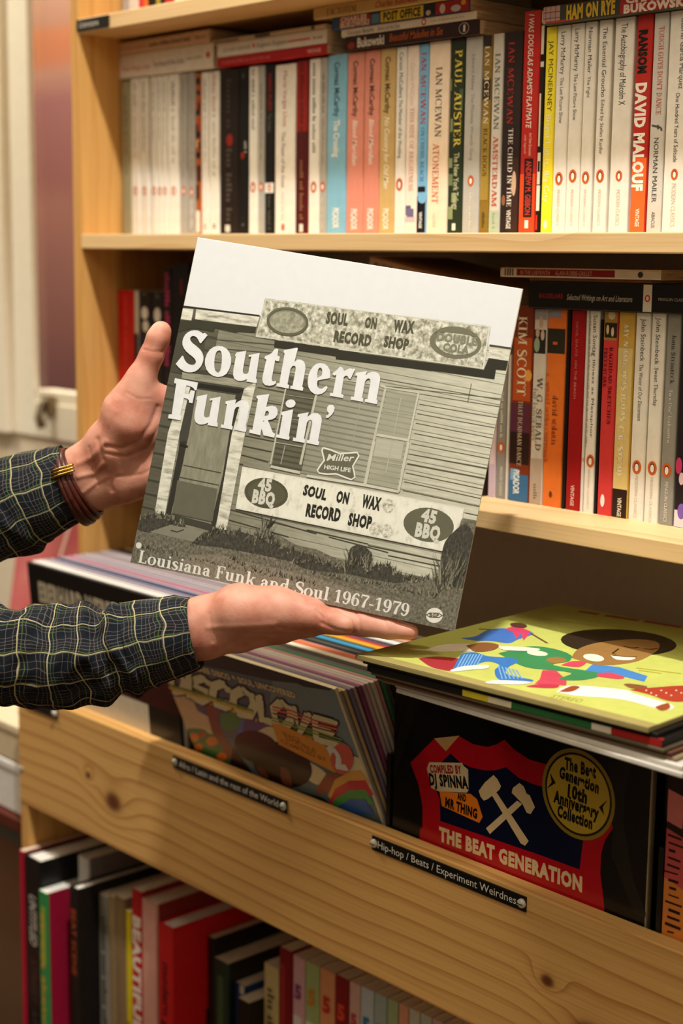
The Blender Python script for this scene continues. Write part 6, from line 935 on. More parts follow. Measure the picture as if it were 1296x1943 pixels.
[0.2016,0.8672]],8,0],["p","#3a2e30",[[0.1423,0.7535],[0.1346,0.7437],[0.1227,0.7343],[0.1091,0.7272],[0.0964,0.7238],[0.0872,0.7249],[0.0833,0.7302],[0.0855,0.7387],[0.0934,0.7487],[0.1054,0.7581],[0.119,0.7651],
[0.1315,0.7683],[0.1406,0.7672],[0.1445,0.7619]],8,0],["l","#d9c79c",0.0344,[[0.1719,0.8522],[0.114,0.7462]],10],["p","#d9c79c",[[0.1903,0.8568],[0.1853,0.8504],[0.1776,0.8444],[0.1688,0.8399],[0.1605,0.8378],
[0.1545,0.8386],[0.152,0.8421],[0.1534,0.8476],[0.1585,0.854],[0.1662,0.86],[0.1751,0.8645],[0.1833,0.8665],[0.1892,0.8657],[0.1917,0.8622]],9,0],["p","#d9c79c",[[0.1329,0.7511],[0.1277,0.7445],[0.1198,0.7382],
[0.1107,0.7335],[0.1023,0.7313],[0.0962,0.732],[0.0936,0.7356],[0.0951,0.7412],[0.1003,0.7478],[0.1083,0.7541],[0.1173,0.7588],[0.1257,0.761],[0.1318,0.7602],[0.1344,0.7567]],9,0],["l","#3a2e30",0.0504,[[0.2841,0.8433],
[0.2556,0.8587],[0.2049,0.8376],[0.1891,0.8083],[0.2413,0.8005],[0.2387,0.7702],[0.1795,0.7375],[0.1409,0.7446]],7],["p","#3a2e30",[[0.3108,0.85],[0.3036,0.8406],[0.2925,0.8317],[0.2796,0.825],[0.2676,0.822],
[0.2589,0.8231],[0.2551,0.8283],[0.2571,0.8365],[0.2645,0.846],[0.2757,0.8549],[0.2885,0.8615],[0.3004,0.8644],[0.3091,0.8632],[0.3128,0.8581]],8,0],["p","#3a2e30",[[0.2825,0.8654],[0.2752,0.856],[0.264,0.8471],
[0.251,0.8404],[0.2389,0.8374],[0.2301,0.8386],[0.2264,0.8438],[0.2284,0.8519],[0.2358,0.8614],[0.2471,0.8703],[0.2601,0.8769],[0.2721,0.8798],[0.2807,0.8786],[0.2845,0.8735]],8,0],["p","#3a2e30",[[0.2323,0.8445],
[0.2248,0.835],[0.2134,0.8259],[0.2003,0.8192],[0.188,0.8161],[0.179,0.8172],[0.1752,0.8225],[0.1773,0.8307],[0.1849,0.8403],[0.1964,0.8494],[0.2096,0.856],[0.2217,0.859],[0.2306,0.8578],[0.2343,0.8526]],8,0],
["p","#3a2e30",[[0.2166,0.8153],[0.2091,0.8057],[0.1976,0.7965],[0.1843,0.7897],[0.172,0.7865],[0.163,0.7876],[0.1592,0.7929],[0.1613,0.8012],[0.1689,0.8109],[0.1805,0.82],[0.1938,0.8268],[0.206,0.8299],[0.2149,0.8287],
[0.2187,0.8235]],8,0],["p","#3a2e30",[[0.2685,0.8075],[0.2611,0.7979],[0.2498,0.7888],[0.2367,0.782],[0.2246,0.7788],[0.2157,0.78],[0.2119,0.7852],[0.2139,0.7934],[0.2214,0.8031],[0.2329,0.8122],[0.2459,0.8189],
[0.258,0.822],[0.2667,0.8208],[0.2705,0.8157]],8,0],["p","#3a2e30",[[0.2659,0.7773],[0.2585,0.7677],[0.2472,0.7585],[0.2341,0.7516],[0.2219,0.7483],[0.213,0.7494],[0.2092,0.7547],[0.2112,0.763],[0.2188,0.7727],
[0.2302,0.7819],[0.2433,0.7887],[0.2554,0.7919],[0.2642,0.7907],[0.268,0.7855]],8,0],["p","#3a2e30",[[0.2072,0.7449],[0.1997,0.7351],[0.1881,0.7257],[0.1747,0.7187],[0.1622,0.7153],[0.1532,0.7164],[0.1493,0.7217],
[0.1515,0.7301],[0.1592,0.74],[0.1709,0.7493],[0.1842,0.7563],[0.1966,0.7596],[0.2055,0.7584],[0.2093,0.7532]],8,0],["p","#3a2e30",[[0.1689,0.7519],[0.1613,0.7421],[0.1495,0.7327],[0.136,0.7256],[0.1234,0.7223],
[0.1143,0.7234],[0.1104,0.7287],[0.1126,0.7371],[0.1204,0.7471],[0.1322,0.7564],[0.1457,0.7634],[0.1582,0.7667],[0.1672,0.7655],[0.1711,0.7603]],8,0],["l","#d9c79c",0.0336,[[0.2841,0.8433],[0.2556,0.8587],
[0.2049,0.8376],[0.1891,0.8083],[0.2413,0.8005],[0.2387,0.7702],[0.1795,0.7375],[0.1409,0.7446]],10],["p","#d9c79c",[[0.3019,0.8478],[0.2971,0.8415],[0.2897,0.8356],[0.2811,0.8311],[0.2731,0.8291],[0.2673,0.8299],
[0.2648,0.8333],[0.2661,0.8388],[0.271,0.8451],[0.2785,0.851],[0.287,0.8554],[0.295,0.8574],[0.3008,0.8566],[0.3032,0.8532]],9,0],["p","#d9c79c",[[0.1596,0.7495],[0.1545,0.7429],[0.1466,0.7366],[0.1376,0.7319],
[0.1293,0.7297],[0.1232,0.7305],[0.1206,0.734],[0.1221,0.7396],[0.1272,0.7462],[0.1351,0.7525],[0.1441,0.7571],[0.1525,0.7593],[0.1585,0.7586],[0.161,0.7551]],9,0],["p","#d9c79c",[[0.2735,0.8632],[0.2687,0.8569],
[0.2612,0.8509],[0.2525,0.8465],[0.2445,0.8445],[0.2386,0.8453],[0.2361,0.8487],[0.2375,0.8542],[0.2424,0.8605],[0.25,0.8664],[0.2586,0.8708],[0.2666,0.8728],[0.2724,0.872],[0.2749,0.8686]],9,0],
["p","#d9c79c",[[0.2232,0.8422],[0.2182,0.8359],[0.2106,0.8298],[0.2018,0.8253],[0.1936,0.8233],[0.1877,0.8241],[0.1852,0.8276],[0.1866,0.833],[0.1916,0.8394],[0.1993,0.8455],[0.208,0.8499],[0.2162,0.8519],
[0.2221,0.8511],[0.2246,0.8477]],9,0],["p","#d9c79c",[[0.2075,0.8129],[0.2024,0.8065],[0.1948,0.8004],[0.1859,0.7959],[0.1777,0.7938],[0.1717,0.7945],[0.1692,0.798],[0.1706,0.8036],[0.1757,0.81],[0.1834,0.8161],
[0.1922,0.8206],[0.2004,0.8227],[0.2063,0.8219],[0.2088,0.8184]],9,0],["p","#d9c79c",[[0.2595,0.8052],[0.2545,0.7988],[0.247,0.7927],[0.2383,0.7882],[0.2302,0.7861],[0.2242,0.7868],[0.2217,0.7903],[0.2231,0.7958],
[0.2281,0.8022],[0.2357,0.8083],[0.2444,0.8128],[0.2524,0.8148],[0.2583,0.8141],[0.2608,0.8106]],9,0],["p","#d9c79c",[[0.2569,0.775],[0.2519,0.7685],[0.2444,0.7624],[0.2356,0.7578],[0.2275,0.7556],[0.2216,0.7564],
[0.219,0.7599],[0.2204,0.7654],[0.2254,0.7719],[0.233,0.778],[0.2418,0.7826],[0.2499,0.7847],[0.2557,0.7839],[0.2582,0.7804]],9,0],["p","#d9c79c",[[0.198,0.7424],[0.1929,0.7359],[0.1852,0.7296],[0.1763,0.725],
[0.168,0.7227],[0.162,0.7235],[0.1594,0.727],[0.1608,0.7326],[0.166,0.7392],[0.1737,0.7454],[0.1826,0.7501],[0.1909,0.7522],[0.1969,0.7515],[0.1994,0.748]],9,0],["l","#3a2e30",0.0526,[[0.3898,0.8428],[0.3686,0.8647],
[0.3119,0.8395],[0.2737,0.7878],[0.2763,0.7505],[0.3215,0.7524],[0.3616,0.7774]],7],["p","#3a2e30",[[0.4176,0.85],[0.4101,0.84],[0.3986,0.8306],[0.3853,0.8236],[0.3728,0.8203],[0.3637,0.8216],[0.3597,0.827],
[0.3618,0.8356],[0.3694,0.8457],[0.381,0.8551],[0.3943,0.862],[0.4066,0.8652],[0.4156,0.8639],[0.4196,0.8585]],8,0],["p","#3a2e30",[[0.3966,0.8717],[0.3891,0.8618],[0.3775,0.8524],[0.3641,0.8454],[0.3516,0.8422],
[0.3424,0.8435],[0.3384,0.8489],[0.3405,0.8575],[0.3481,0.8675],[0.3598,0.8769],[0.3732,0.8838],[0.3856,0.8869],[0.3946,0.8856],[0.3985,0.8802]],8,0],["p","#3a2e30",[[0.3403,0.8467],[0.3326,0.8367],[0.3208,0.8271],
[0.3072,0.82],[0.2944,0.8167],[0.2851,0.818],[0.2811,0.8235],[0.2832,0.8322],[0.291,0.8423],[0.3029,0.8519],[0.3166,0.8589],[0.3292,0.8621],[0.3384,0.8608],[0.3424,0.8553]],8,0],["p","#3a2e30",[[0.3025,0.7953],
[0.2947,0.7851],[0.2827,0.7753],[0.2688,0.768],[0.2559,0.7646],[0.2464,0.7658],[0.2424,0.7714],[0.2446,0.7802],[0.2525,0.7905],[0.2646,0.8003],[0.2785,0.8075],[0.2913,0.8108],[0.3006,0.8096],[0.3046,0.804]],8,0],
["p","#3a2e30",[[0.3052,0.7582],[0.2974,0.7478],[0.2854,0.738],[0.2715,0.7305],[0.2585,0.727],[0.249,0.7282],[0.245,0.7338],[0.2472,0.7427],[0.2551,0.7531],[0.2673,0.7629],[0.2811,0.7703],[0.294,0.7737],[0.3033,0.7725],
[0.3073,0.7669]],8,0],["p","#3a2e30",[[0.35,0.76],[0.3423,0.7498],[0.3305,0.74],[0.3168,0.7326],[0.304,0.7291],[0.2946,0.7303],[0.2906,0.7358],[0.2927,0.7447],[0.3006,0.755],[0.3125,0.7648],[0.3262,0.7721],
[0.3389,0.7755],[0.3481,0.7743],[0.3521,0.7688]],8,0],["p","#3a2e30",[[0.3898,0.7849],[0.3822,0.7747],[0.3706,0.765],[0.3571,0.7578],[0.3444,0.7544],[0.3352,0.7555],[0.3312,0.7611],[0.3332,0.7698],[0.3409,0.78],
[0.3527,0.7897],[0.3662,0.7969],[0.3787,0.8002],[0.3879,0.799],[0.3918,0.7935]],8,0],["l","#d9c79c",0.0362,[[0.3898,0.8428],[0.3686,0.8647],[0.3119,0.8395],[0.2737,0.7878],[0.2763,0.7505],[0.3215,0.7524],
[0.3616,0.7774]],10],["p","#d9c79c",[[0.409,0.8478],[0.4038,0.8409],[0.3959,0.8344],[0.3867,0.8296],[0.3781,0.8273],[0.3718,0.8282],[0.3691,0.832],[0.3705,0.8379],[0.3757,0.8448],[0.3837,0.8513],[0.3929,0.8561],
[0.4014,0.8583],[0.4076,0.8574],[0.4103,0.8536]],9,0],["p","#d9c79c",[[0.3811,0.7825],[0.3758,0.7755],[0.3678,0.7689],[0.3585,0.7639],[0.3498,0.7615],[0.3434,0.7624],[0.3407,0.7662],[0.3421,0.7722],[0.3474,0.7792],
[0.3555,0.7859],[0.3648,0.7908],[0.3734,0.7931],[0.3797,0.7923],[0.3825,0.7885]],9,0],["p","#d9c79c",[[0.3879,0.8695],[0.3827,0.8627],[0.3747,0.8562],[0.3655,0.8514],[0.3569,0.8492],[0.3506,0.8501],[0.3479,0.8538],
[0.3493,0.8598],[0.3545,0.8666],[0.3626,0.8731],[0.3718,0.8779],[0.3803,0.88],[0.3866,0.8791],[0.3893,0.8754]],9,0],["p","#d9c79c",[[0.3315,0.8445],[0.3262,0.8376],[0.318,0.831],[0.3087,0.8261],[0.2999,0.8238],
[0.2935,0.8247],[0.2907,0.8285],[0.2922,0.8345],[0.2975,0.8415],[0.3057,0.848],[0.3151,0.8529],[0.3238,0.8551],[0.3302,0.8542],[0.3329,0.8504]],9,0],["p","#d9c79c",[[0.2936,0.793],[0.2882,0.7859],[0.2799,0.7792],
[0.2703,0.7742],[0.2614,0.7718],[0.2549,0.7726],[0.2522,0.7765],[0.2536,0.7826],[0.2591,0.7897],[0.2675,0.7964],[0.277,0.8014],[0.2858,0.8037],[0.2923,0.8028],[0.295,0.799]],9,0],["p","#d9c79c",[[0.2963,0.7558],
[0.2909,0.7486],[0.2826,0.7418],[0.273,0.7367],[0.2641,0.7343],[0.2575,0.7351],[0.2548,0.739],[0.2563,0.7451],[0.2617,0.7523],[0.2701,0.7591],[0.2796,0.7641],[0.2885,0.7665],[0.295,0.7657],[0.2977,0.7618]],9,0],
["p","#d9c79c",[[0.3412,0.7577],[0.3359,0.7506],[0.3277,0.7438],[0.3183,0.7388],[0.3094,0.7364],[0.303,0.7372],[0.3002,0.741],[0.3017,0.7471],[0.3071,0.7542],[0.3153,0.7609],[0.3247,0.766],[0.3335,0.7683],
[0.3399,0.7675],[0.3426,0.7637]],9,0],["l","#3a2e30",0.0524,[[0.4815,0.8664],[0.5215,0.8524],[0.5117,0.805],[0.4627,0.7547],[0.4044,0.7446],[0.3867,0.7799],[0.4148,0.8287],[0.4815,0.8664]],7],
["p","#3a2e30",[[0.5091,0.8735],[0.5018,0.8635],[0.4904,0.8541],[0.4772,0.847],[0.4648,0.8438],[0.4557,0.8451],[0.4517,0.8506],[0.4537,0.8592],[0.4612,0.8693],[0.4726,0.8787],[0.4858,0.8857],[0.4981,0.8888],
[0.5071,0.8875],[0.511,0.882]],8,0],["p","#3a2e30",[[0.5489,0.8595],[0.5416,0.8496],[0.5304,0.8401],[0.5173,0.8331],[0.5051,0.8298],[0.496,0.8311],[0.4921,0.8366],[0.494,0.8452],[0.5014,0.8553],[0.5127,0.8647],
[0.5258,0.8716],[0.5379,0.8748],[0.5468,0.8735],[0.5507,0.8681]],8,0],["p","#3a2e30",[[0.5392,0.8124],[0.5319,0.8023],[0.5206,0.7927],[0.5074,0.7855],[0.4951,0.7821],[0.486,0.7833],[0.482,0.7888],[0.484,0.7976],
[0.4914,0.8077],[0.5028,0.8173],[0.5159,0.8244],[0.5282,0.8277],[0.5371,0.8264],[0.541,0.821]],8,0],["p","#3a2e30",[[0.4907,0.7623],[0.4832,0.752],[0.4717,0.7422],[0.4583,0.7348],[0.4457,0.7313],[0.4364,0.7325],
[0.4324,0.7381],[0.4344,0.7469],[0.442,0.7573],[0.4537,0.7671],[0.4671,0.7744],[0.4795,0.7778],[0.4886,0.7766],[0.4926,0.7711]],8,0],["p","#3a2e30",[[0.4329,0.7523],[0.4252,0.7419],[0.4134,0.732],[0.3998,0.7245],
[0.387,0.721],[0.3776,0.7222],[0.3735,0.7278],[0.3756,0.7367],[0.3834,0.7472],[0.3953,0.7571],[0.4089,0.7645],[0.4216,0.7679],[0.4308,0.7667],[0.4349,0.7612]],8,0],["p","#3a2e30",[[0.4153,0.7875],[0.4076,0.7772],
[0.3958,0.7673],[0.3821,0.7599],[0.3693,0.7565],[0.3599,0.7577],[0.3558,0.7633],[0.3579,0.7722],[0.3657,0.7826],[0.3777,0.7924],[0.3913,0.7997],[0.404,0.8031],[0.4133,0.8019],[0.4173,0.7963]],8,0],
["p","#3a2e30",[[0.443,0.836],[0.4355,0.8259],[0.4238,0.8162],[0.4102,0.809],[0.3976,0.8057],[0.3883,0.8069],[0.3842,0.8125],[0.3863,0.8213],[0.394,0.8315],[0.4058,0.8412],[0.4193,0.8483],[0.4318,0.8515],[0.441,0.8503],
[0.445,0.8447]],8,0],["p","#3a2e30",[[0.5091,0.8735],[0.5018,0.8635],[0.4904,0.8541],[0.4772,0.847],[0.4648,0.8438],[0.4557,0.8451],[0.4517,0.8506],[0.4537,0.8592],[0.4612,0.8693],[0.4726,0.8787],[0.4858,0.8857],
[0.4981,0.8888],[0.5071,0.8875],[0.511,0.882]],8,0],["l","#d9c79c",0.0365,[[0.4815,0.8664],[0.5215,0.8524],[0.5117,0.805],[0.4627,0.7547],[0.4044,0.7446],[0.3867,0.7799],[0.4148,0.8287],[0.4815,0.8664]],10],
["p","#d9c79c",[[0.5007,0.8713],[0.4956,0.8644],[0.4877,0.8578],[0.4785,0.8529],[0.4699,0.8507],[0.4636,0.8516],[0.4608,0.8554],[0.4622,0.8614],[0.4674,0.8684],[0.4753,0.875],[0.4845,0.8798],[0.4931,0.882],
[0.4993,0.8811],[0.5021,0.8773]],9,0],["p","#d9c79c",[[0.5007,0.8713],[0.4956,0.8644],[0.4877,0.8578],[0.4785,0.8529],[0.4699,0.8507],[0.4636,0.8516],[0.4608,0.8554],[0.4622,0.8614],[0.4674,0.8684],[0.4753,0.875],
[0.4845,0.8798],[0.4931,0.882],[0.4993,0.8811],[0.5021,0.8773]],9,0],["p","#d9c79c",[[0.5406,0.8574],[0.5355,0.8504],[0.5277,0.8439],[0.5186,0.839],[0.5101,0.8367],[0.5038,0.8376],[0.5011,0.8414],[0.5024,0.8474],
[0.5075,0.8544],[0.5154,0.8609],[0.5245,0.8658],[0.5329,0.868],[0.5391,0.8671],[0.5419,0.8633]],9,0],["p","#d9c79c",[[0.5308,0.8101],[0.5257,0.8031],[0.5179,0.7964],[0.5087,0.7914],[0.5001,0.7891],[0.4938,0.7899],
[0.4911,0.7938],[0.4924,0.7998],[0.4976,0.8069],[0.5055,0.8136],[0.5146,0.8185],[0.5232,0.8208],[0.5294,0.8199],[0.5321,0.8161]],9,0],["p","#d9c79c",[[0.4822,0.76],[0.477,0.7528],[0.4689,0.746],[0.4596,0.7409],
[0.4509,0.7385],[0.4445,0.7393],[0.4417,0.7431],[0.4431,0.7493],[0.4483,0.7565],[0.4564,0.7633],[0.4657,0.7684],[0.4744,0.7708],[0.4808,0.77],[0.4835,0.7661]],9,0],["p","#d9c79c",[[0.4242,0.75],[0.4189,0.7427],
[0.4107,0.7358],[0.4012,0.7306],[0.3923,0.7282],[0.3858,0.729],[0.383,0.7329],[0.3844,0.7391],[0.3898,0.7464],[0.3981,0.7533],[0.4075,0.7585],[0.4164,0.7608],[0.4228,0.76],[0.4256,0.7561]],9,0],
["p","#d9c79c",[[0.4066,0.7852],[0.4013,0.778],[0.393,0.7711],[0.3835,0.766],[0.3746,0.7636],[0.3681,0.7644],[0.3653,0.7683],[0.3667,0.7745],[0.3721,0.7818],[0.3804,0.7886],[0.3899,0.7937],[0.3988,0.796],[0.4052,0.7952],
[0.408,0.7913]],9,0],["p","#d9c79c",[[0.4344,0.8338],[0.4292,0.8267],[0.421,0.82],[0.4116,0.815],[0.4028,0.8127],[0.3964,0.8136],[0.3936,0.8174],[0.395,0.8235],[0.4003,0.8307],[0.4085,0.8374],[0.4179,0.8423],
[0.4267,0.8446],[0.433,0.8437],[0.4358,0.8399]],9,0],["l","#3a2e30",0.0537,[[0.5644,0.8555],[0.5453,0.8059],[0.532,0.7572],[0.5796,0.7597]],7],["p","#3a2e30",[[0.5925,0.8629],[0.5851,0.8526],[0.5735,0.8428],
[0.5601,0.8355],[0.5475,0.8321],[0.5382,0.8334],[0.5341,0.8391],[0.536,0.8481],[0.5436,0.8585],[0.5552,0.8683],[0.5687,0.8755],[0.5812,0.8787],[0.5903,0.8774],[0.5944,0.8717]],8,0],["p","#3a2e30",[[0.5737,0.8135],
[0.5662,0.803],[0.5545,0.7931],[0.5409,0.7856],[0.5282,0.7821],[0.5188,0.7834],[0.5147,0.7891],[0.5166,0.7981],[0.5243,0.8087],[0.5361,0.8187],[0.5496,0.826],[0.5623,0.8294],[0.5715,0.8281],[0.5756,0.8224]],8,0],
["p","#3a2e30",[[0.5606,0.7651],[0.553,0.7545],[0.5412,0.7443],[0.5276,0.7367],[0.5147,0.7331],[0.5052,0.7343],[0.5011,0.7401],[0.5031,0.7492],[0.5108,0.7599],[0.5227,0.7701],[0.5364,0.7776],[0.5491,0.7811],
[0.5584,0.7799],[0.5625,0.7742]],8,0],["p","#3a2e30",[[0.6078,0.7676],[0.6003,0.757],[0.5887,0.7469],[0.5753,0.7394],[0.5626,0.7358],[0.5533,0.737],[0.5491,0.7427],[0.5511,0.7518],[0.5587,0.7625],[0.5704,0.7725],
[0.5838,0.78],[0.5964,0.7835],[0.6056,0.7822],[0.6096,0.7766]],8,0],["l","#d9c79c",0.038,[[0.5644,0.8555],[0.5453,0.8059],[0.532,0.7572],[0.5796,0.7597]],10],["p","#d9c79c",[[0.5843,0.8607],[0.5791,0.8534],
[0.5709,0.8465],[0.5613,0.8413],[0.5524,0.839],[0.5458,0.8399],[0.5429,0.8439],[0.5443,0.8502],[0.5497,0.8576],[0.5579,0.8645],[0.5674,0.8696],[0.5763,0.872],[0.5828,0.871],[0.5857,0.867]],9,0],
["p","#d9c79c",[[0.5996,0.7653],[0.5943,0.7578],[0.5861,0.7507],[0.5765,0.7453],[0.5676,0.7428],[0.561,0.7437],[0.558,0.7477],[0.5594,0.7541],[0.5648,0.7617],[0.573,0.7688],[0.5826,0.7741],[0.5915,0.7766],[0.598,0.7757],
[0.6009,0.7717]],9,0],["p","#d9c79c",[[0.5654,0.8113],[0.5601,0.8038],[0.5518,0.7968],[0.5422,0.7915],[0.5332,0.7891],[0.5266,0.7899],[0.5236,0.794],[0.525,0.8004],[0.5304,0.8079],[0.5388,0.8149],[0.5484,0.8202],
[0.5573,0.8226],[0.5639,0.8217],[0.5668,0.8176]],9,0],["p","#d9c79c",[[0.5523,0.7628],[0.5469,0.7553],[0.5385,0.7481],[0.5288,0.7427],[0.5197,0.7402],[0.5131,0.741],[0.5101,0.7451],[0.5115,0.7516],[0.517,0.7591],
[0.5254,0.7663],[0.5351,0.7717],[0.5441,0.7741],[0.5507,0.7733],[0.5536,0.7692]],9,0],["l","#3a2e30",0.0488,[[0.6848,0.8688],[0.7187,0.8525],[0.7023,0.8002],[0.6493,0.7573],[0.6103,0.7707],[0.6229,0.8227],
[0.6848,0.8688]],7],["p","#3a2e30",[[0.7103,0.8756],[0.7036,0.8661],[0.6932,0.8571],[0.6811,0.8504],[0.6697,0.8474],[0.6613,0.8486],[0.6575,0.8538],[0.6592,0.8621],[0.666,0.8716],[0.6765,0.8806],[0.6885,0.8872],
[0.6998,0.8902],[0.7082,0.8889],[0.7119,0.8837]],8,0],["p","#3a2e30",[[0.7439,0.8593],[0.7373,0.8498],[0.727,0.8408],[0.7151,0.8341],[0.7038,0.831],[0.6954,0.8322],[0.6916,0.8375],[0.6933,0.8457],[0.7,0.8552],
[0.7103,0.8642],[0.7223,0.8708],[0.7335,0.8738],[0.7418,0.8726],[0.7455,0.8674]],8,0],["p","#3a2e30",[[0.7277,0.8073],[0.7211,0.7977],[0.7107,0.7885],[0.6986,0.7816],[0.6872,0.7784],[0.6787,0.7796],[0.675,0.7848],
[0.6766,0.7932],[0.6834,0.8029],[0.6939,0.812],[0.7059,0.8188],[0.7173,0.8219],[0.7256,0.8207],[0.7293,0.8155]],8,0],["p","#3a2e30",[[0.6753,0.7646],[0.6685,0.7547],[0.6579,0.7454],[0.6455,0.7384],[0.6339,0.735],
[0.6253,0.7362],[0.6215,0.7415],[0.6232,0.7499],[0.6301,0.7598],[0.6408,0.7691],[0.6532,0.7761],[0.6647,0.7793],[0.6732,0.7782],[0.6769,0.7729]],8,0],["p","#3a2e30",[[0.6365,0.778],[0.6296,0.7681],[0.6188,0.7588],
[0.6063,0.7517],[0.5946,0.7484],[0.5859,0.7496],[0.5821,0.7549],[0.5839,0.7634],[0.5909,0.7733],[0.6017,0.7826],[0.6142,0.7896],[0.6258,0.7928],[0.6344,0.7916],[0.6382,0.7864]],8,0],["p","#3a2e30",[[0.6489,0.8297],
[0.6421,0.82],[0.6314,0.8108],[0.619,0.804],[0.6074,0.8008],[0.5987,0.802],[0.5949,0.8073],[0.5967,0.8156],[0.6036,0.8254],[0.6144,0.8346],[0.6268,0.8414],[0.6383,0.8445],[0.6468,0.8433],[0.6506,0.838]],8,0],
["p","#3a2e30",[[0.7103,0.8756],[0.7036,0.8661],[0.6932,0.8571],[0.6811,0.8504],[0.6697,0.8474],[0.6613,0.8486],[0.6575,0.8538],[0.6592,0.8621],[0.666,0.8716],[0.6765,0.8806],[0.6885,0.8872],[0.6998,0.8902],
[0.7082,0.8889],[0.7119,0.8837]],8,0],["l","#d9c79c",0.0336,[[0.6848,0.8688],[0.7187,0.8525],[0.7023,0.8002],[0.6493,0.7573],[0.6103,0.7707],[0.6229,0.8227],[0.6848,0.8688]],10],["p","#d9c79c",[[0.7024,0.8735],
[0.6978,0.867],[0.6906,0.8608],[0.6823,0.8562],[0.6744,0.8541],[0.6687,0.8549],[0.6661,0.8585],[0.6672,0.8642],[0.6719,0.8708],[0.6791,0.8769],[0.6874,0.8815],[0.6952,0.8835],[0.7009,0.8827],[0.7035,0.8791]],9,0],
["p","#d9c79c",[[0.7024,0.8735],[0.6978,0.867],[0.6906,0.8608],[0.6823,0.8562],[0.6744,0.8541],[0.6687,0.8549],[0.6661,0.8585],[0.6672,0.8642],[0.6719,0.8708],[0.6791,0.8769],[0.6874,0.8815],[0.6952,0.8835],
[0.7009,0.8827],[0.7035,0.8791]],9,0],["p","#d9c79c",[[0.7361,0.8572],[0.7315,0.8506],[0.7244,0.8445],[0.7162,0.8399],[0.7084,0.8377],[0.7027,0.8386],[0.7001,0.8422],[0.7012,0.8478],[0.7058,0.8544],[0.7129,0.8606],
[0.7212,0.8651],[0.7289,0.8672],[0.7346,0.8664],[0.7372,0.8628]],9,0],["p","#d9c79c",[[0.7198,0.8051],[0.7152,0.7985],[0.7081,0.7922],[0.6997,0.7874],[0.6919,0.7852],[0.6861,0.786],[0.6835,0.7896],[0.6846,0.7954],
[0.6893,0.802],[0.6965,0.8083],[0.7048,0.813],[0.7126,0.8152],[0.7184,0.8144],[0.7209,0.8108]],9,0],["p","#d9c79c",[[0.6672,0.7623],[0.6625,0.7555],[0.6552,0.7491],[0.6467,0.7442],[0.6387,0.742],[0.6328,0.7427],
[0.6302,0.7464],[0.6314,0.7522],[0.6361,0.759],[0.6435,0.7654],[0.652,0.7702],[0.6599,0.7725],[0.6658,0.7717],[0.6684,0.7681]],9,0],["p","#d9c79c",[[0.6283,0.7757],[0.6236,0.7689],[0.6162,0.7625],[0.6076,0.7577],
[0.5995,0.7554],[0.5935,0.7562],[0.5909,0.7598],[0.5921,0.7657],[0.5969,0.7725],[0.6044,0.7789],[0.613,0.7837],[0.621,0.7859],[0.6269,0.7851],[0.6295,0.7815]],9,0],["p","#d9c79c",[[0.6408,0.8275],[0.6361,0.8209],
[0.6288,0.8145],[0.6202,0.8098],[0.6122,0.8076],[0.6063,0.8084],[0.6037,0.8121],[0.6049,0.8179],[0.6096,0.8246],[0.617,0.8309],[0.6256,0.8356],[0.6335,0.8377],[0.6394,0.8369],[0.642,0.8333]],9,0],
["l","#3a2e30",0.0492,[[0.7425,0.8573],[0.73,0.7599],[0.8106,0.8499]],7],["p","#3a2e30",[[0.768,0.8642],[0.7614,0.8546],[0.751,0.8454],[0.7388,0.8386],[0.7274,0.8355],[0.7189,0.8367],[0.7151,0.842],[0.7167,0.8504],
[0.7235,0.8601],[0.734,0.8692],[0.7461,0.876],[0.7575,0.879],[0.7659,0.8778],[0.7696,0.8725]],8,0],["p","#3a2e30",[[0.7558,0.7673],[0.7491,0.7574],[0.7386,0.7479],[0.7263,0.7408],[0.7147,0.7375],[0.7061,0.7386],
[0.7022,0.744],[0.7039,0.7525],[0.7108,0.7625],[0.7214,0.7719],[0.7337,0.7789],[0.7452,0.7822],[0.7537,0.781],[0.7575,0.7757]],8,0],["p","#3a2e30",[[0.8357,0.8567],[0.8292,0.8472],[0.8191,0.8381],[0.8072,0.8313],
[0.7959,0.8282],[0.7876,0.8294],[0.7838,0.8347],[0.7854,0.843],[0.792,0.8526],[0.8022,0.8617],[0.8141,0.8684],[0.8252,0.8714],[0.8335,0.8702],[0.8372,0.8649]],8,0],["l","#d9c79c",0.0343,[[0.7425,0.8573],[0.73,0.7599],
[0.8106,0.8499]],10],["p","#d9c79c",[[0.7603,0.8621],[0.7556,0.8554],[0.7484,0.8491],[0.7399,0.8443],[0.732,0.8422],[0.7261,0.843],[0.7234,0.8467],[0.7246,0.8525],[0.7293,0.8593],[0.7366,0.8656],[0.745,0.8703],
[0.7529,0.8724],[0.7588,0.8716],[0.7614,0.8679]],9,0],["p","#d9c79c",[[0.8281,0.8547],[0.8236,0.848],[0.8165,0.8417],[0.8082,0.837],[0.8004,0.8348],[0.7946,0.8357],[0.792,0.8393],[0.7931,0.8451],[0.7977,0.8518],
[0.8048,0.8581],[0.8131,0.8628],[0.8208,0.8649],[0.8265,0.864],[0.8291,0.8604]],9,0],["p","#d9c79c",[[0.748,0.765],[0.7433,0.7581],[0.736,0.7516],[0.7274,0.7466],[0.7194,0.7443],[0.7134,0.7451],[0.7107,0.7488],
[0.7119,0.7548],[0.7166,0.7617],[0.724,0.7683],[0.7326,0.7732],[0.7406,0.7754],[0.7465,0.7746],[0.7491,0.7709]],9,0],["l","#3a2e30",0.0428,[[0.8436,0.8511],[0.806,0.7497]],7],["p","#3a2e30",[[0.8657,0.8572],
[0.86,0.8487],[0.8511,0.8406],[0.8406,0.8346],[0.8307,0.8319],[0.8233,0.833],[0.82,0.8376],[0.8214,0.845],[0.8271,0.8535],[0.8362,0.8616],[0.8466,0.8675],[0.8564,0.8702],[0.8637,0.8691],[0.867,0.8644]],8,0],
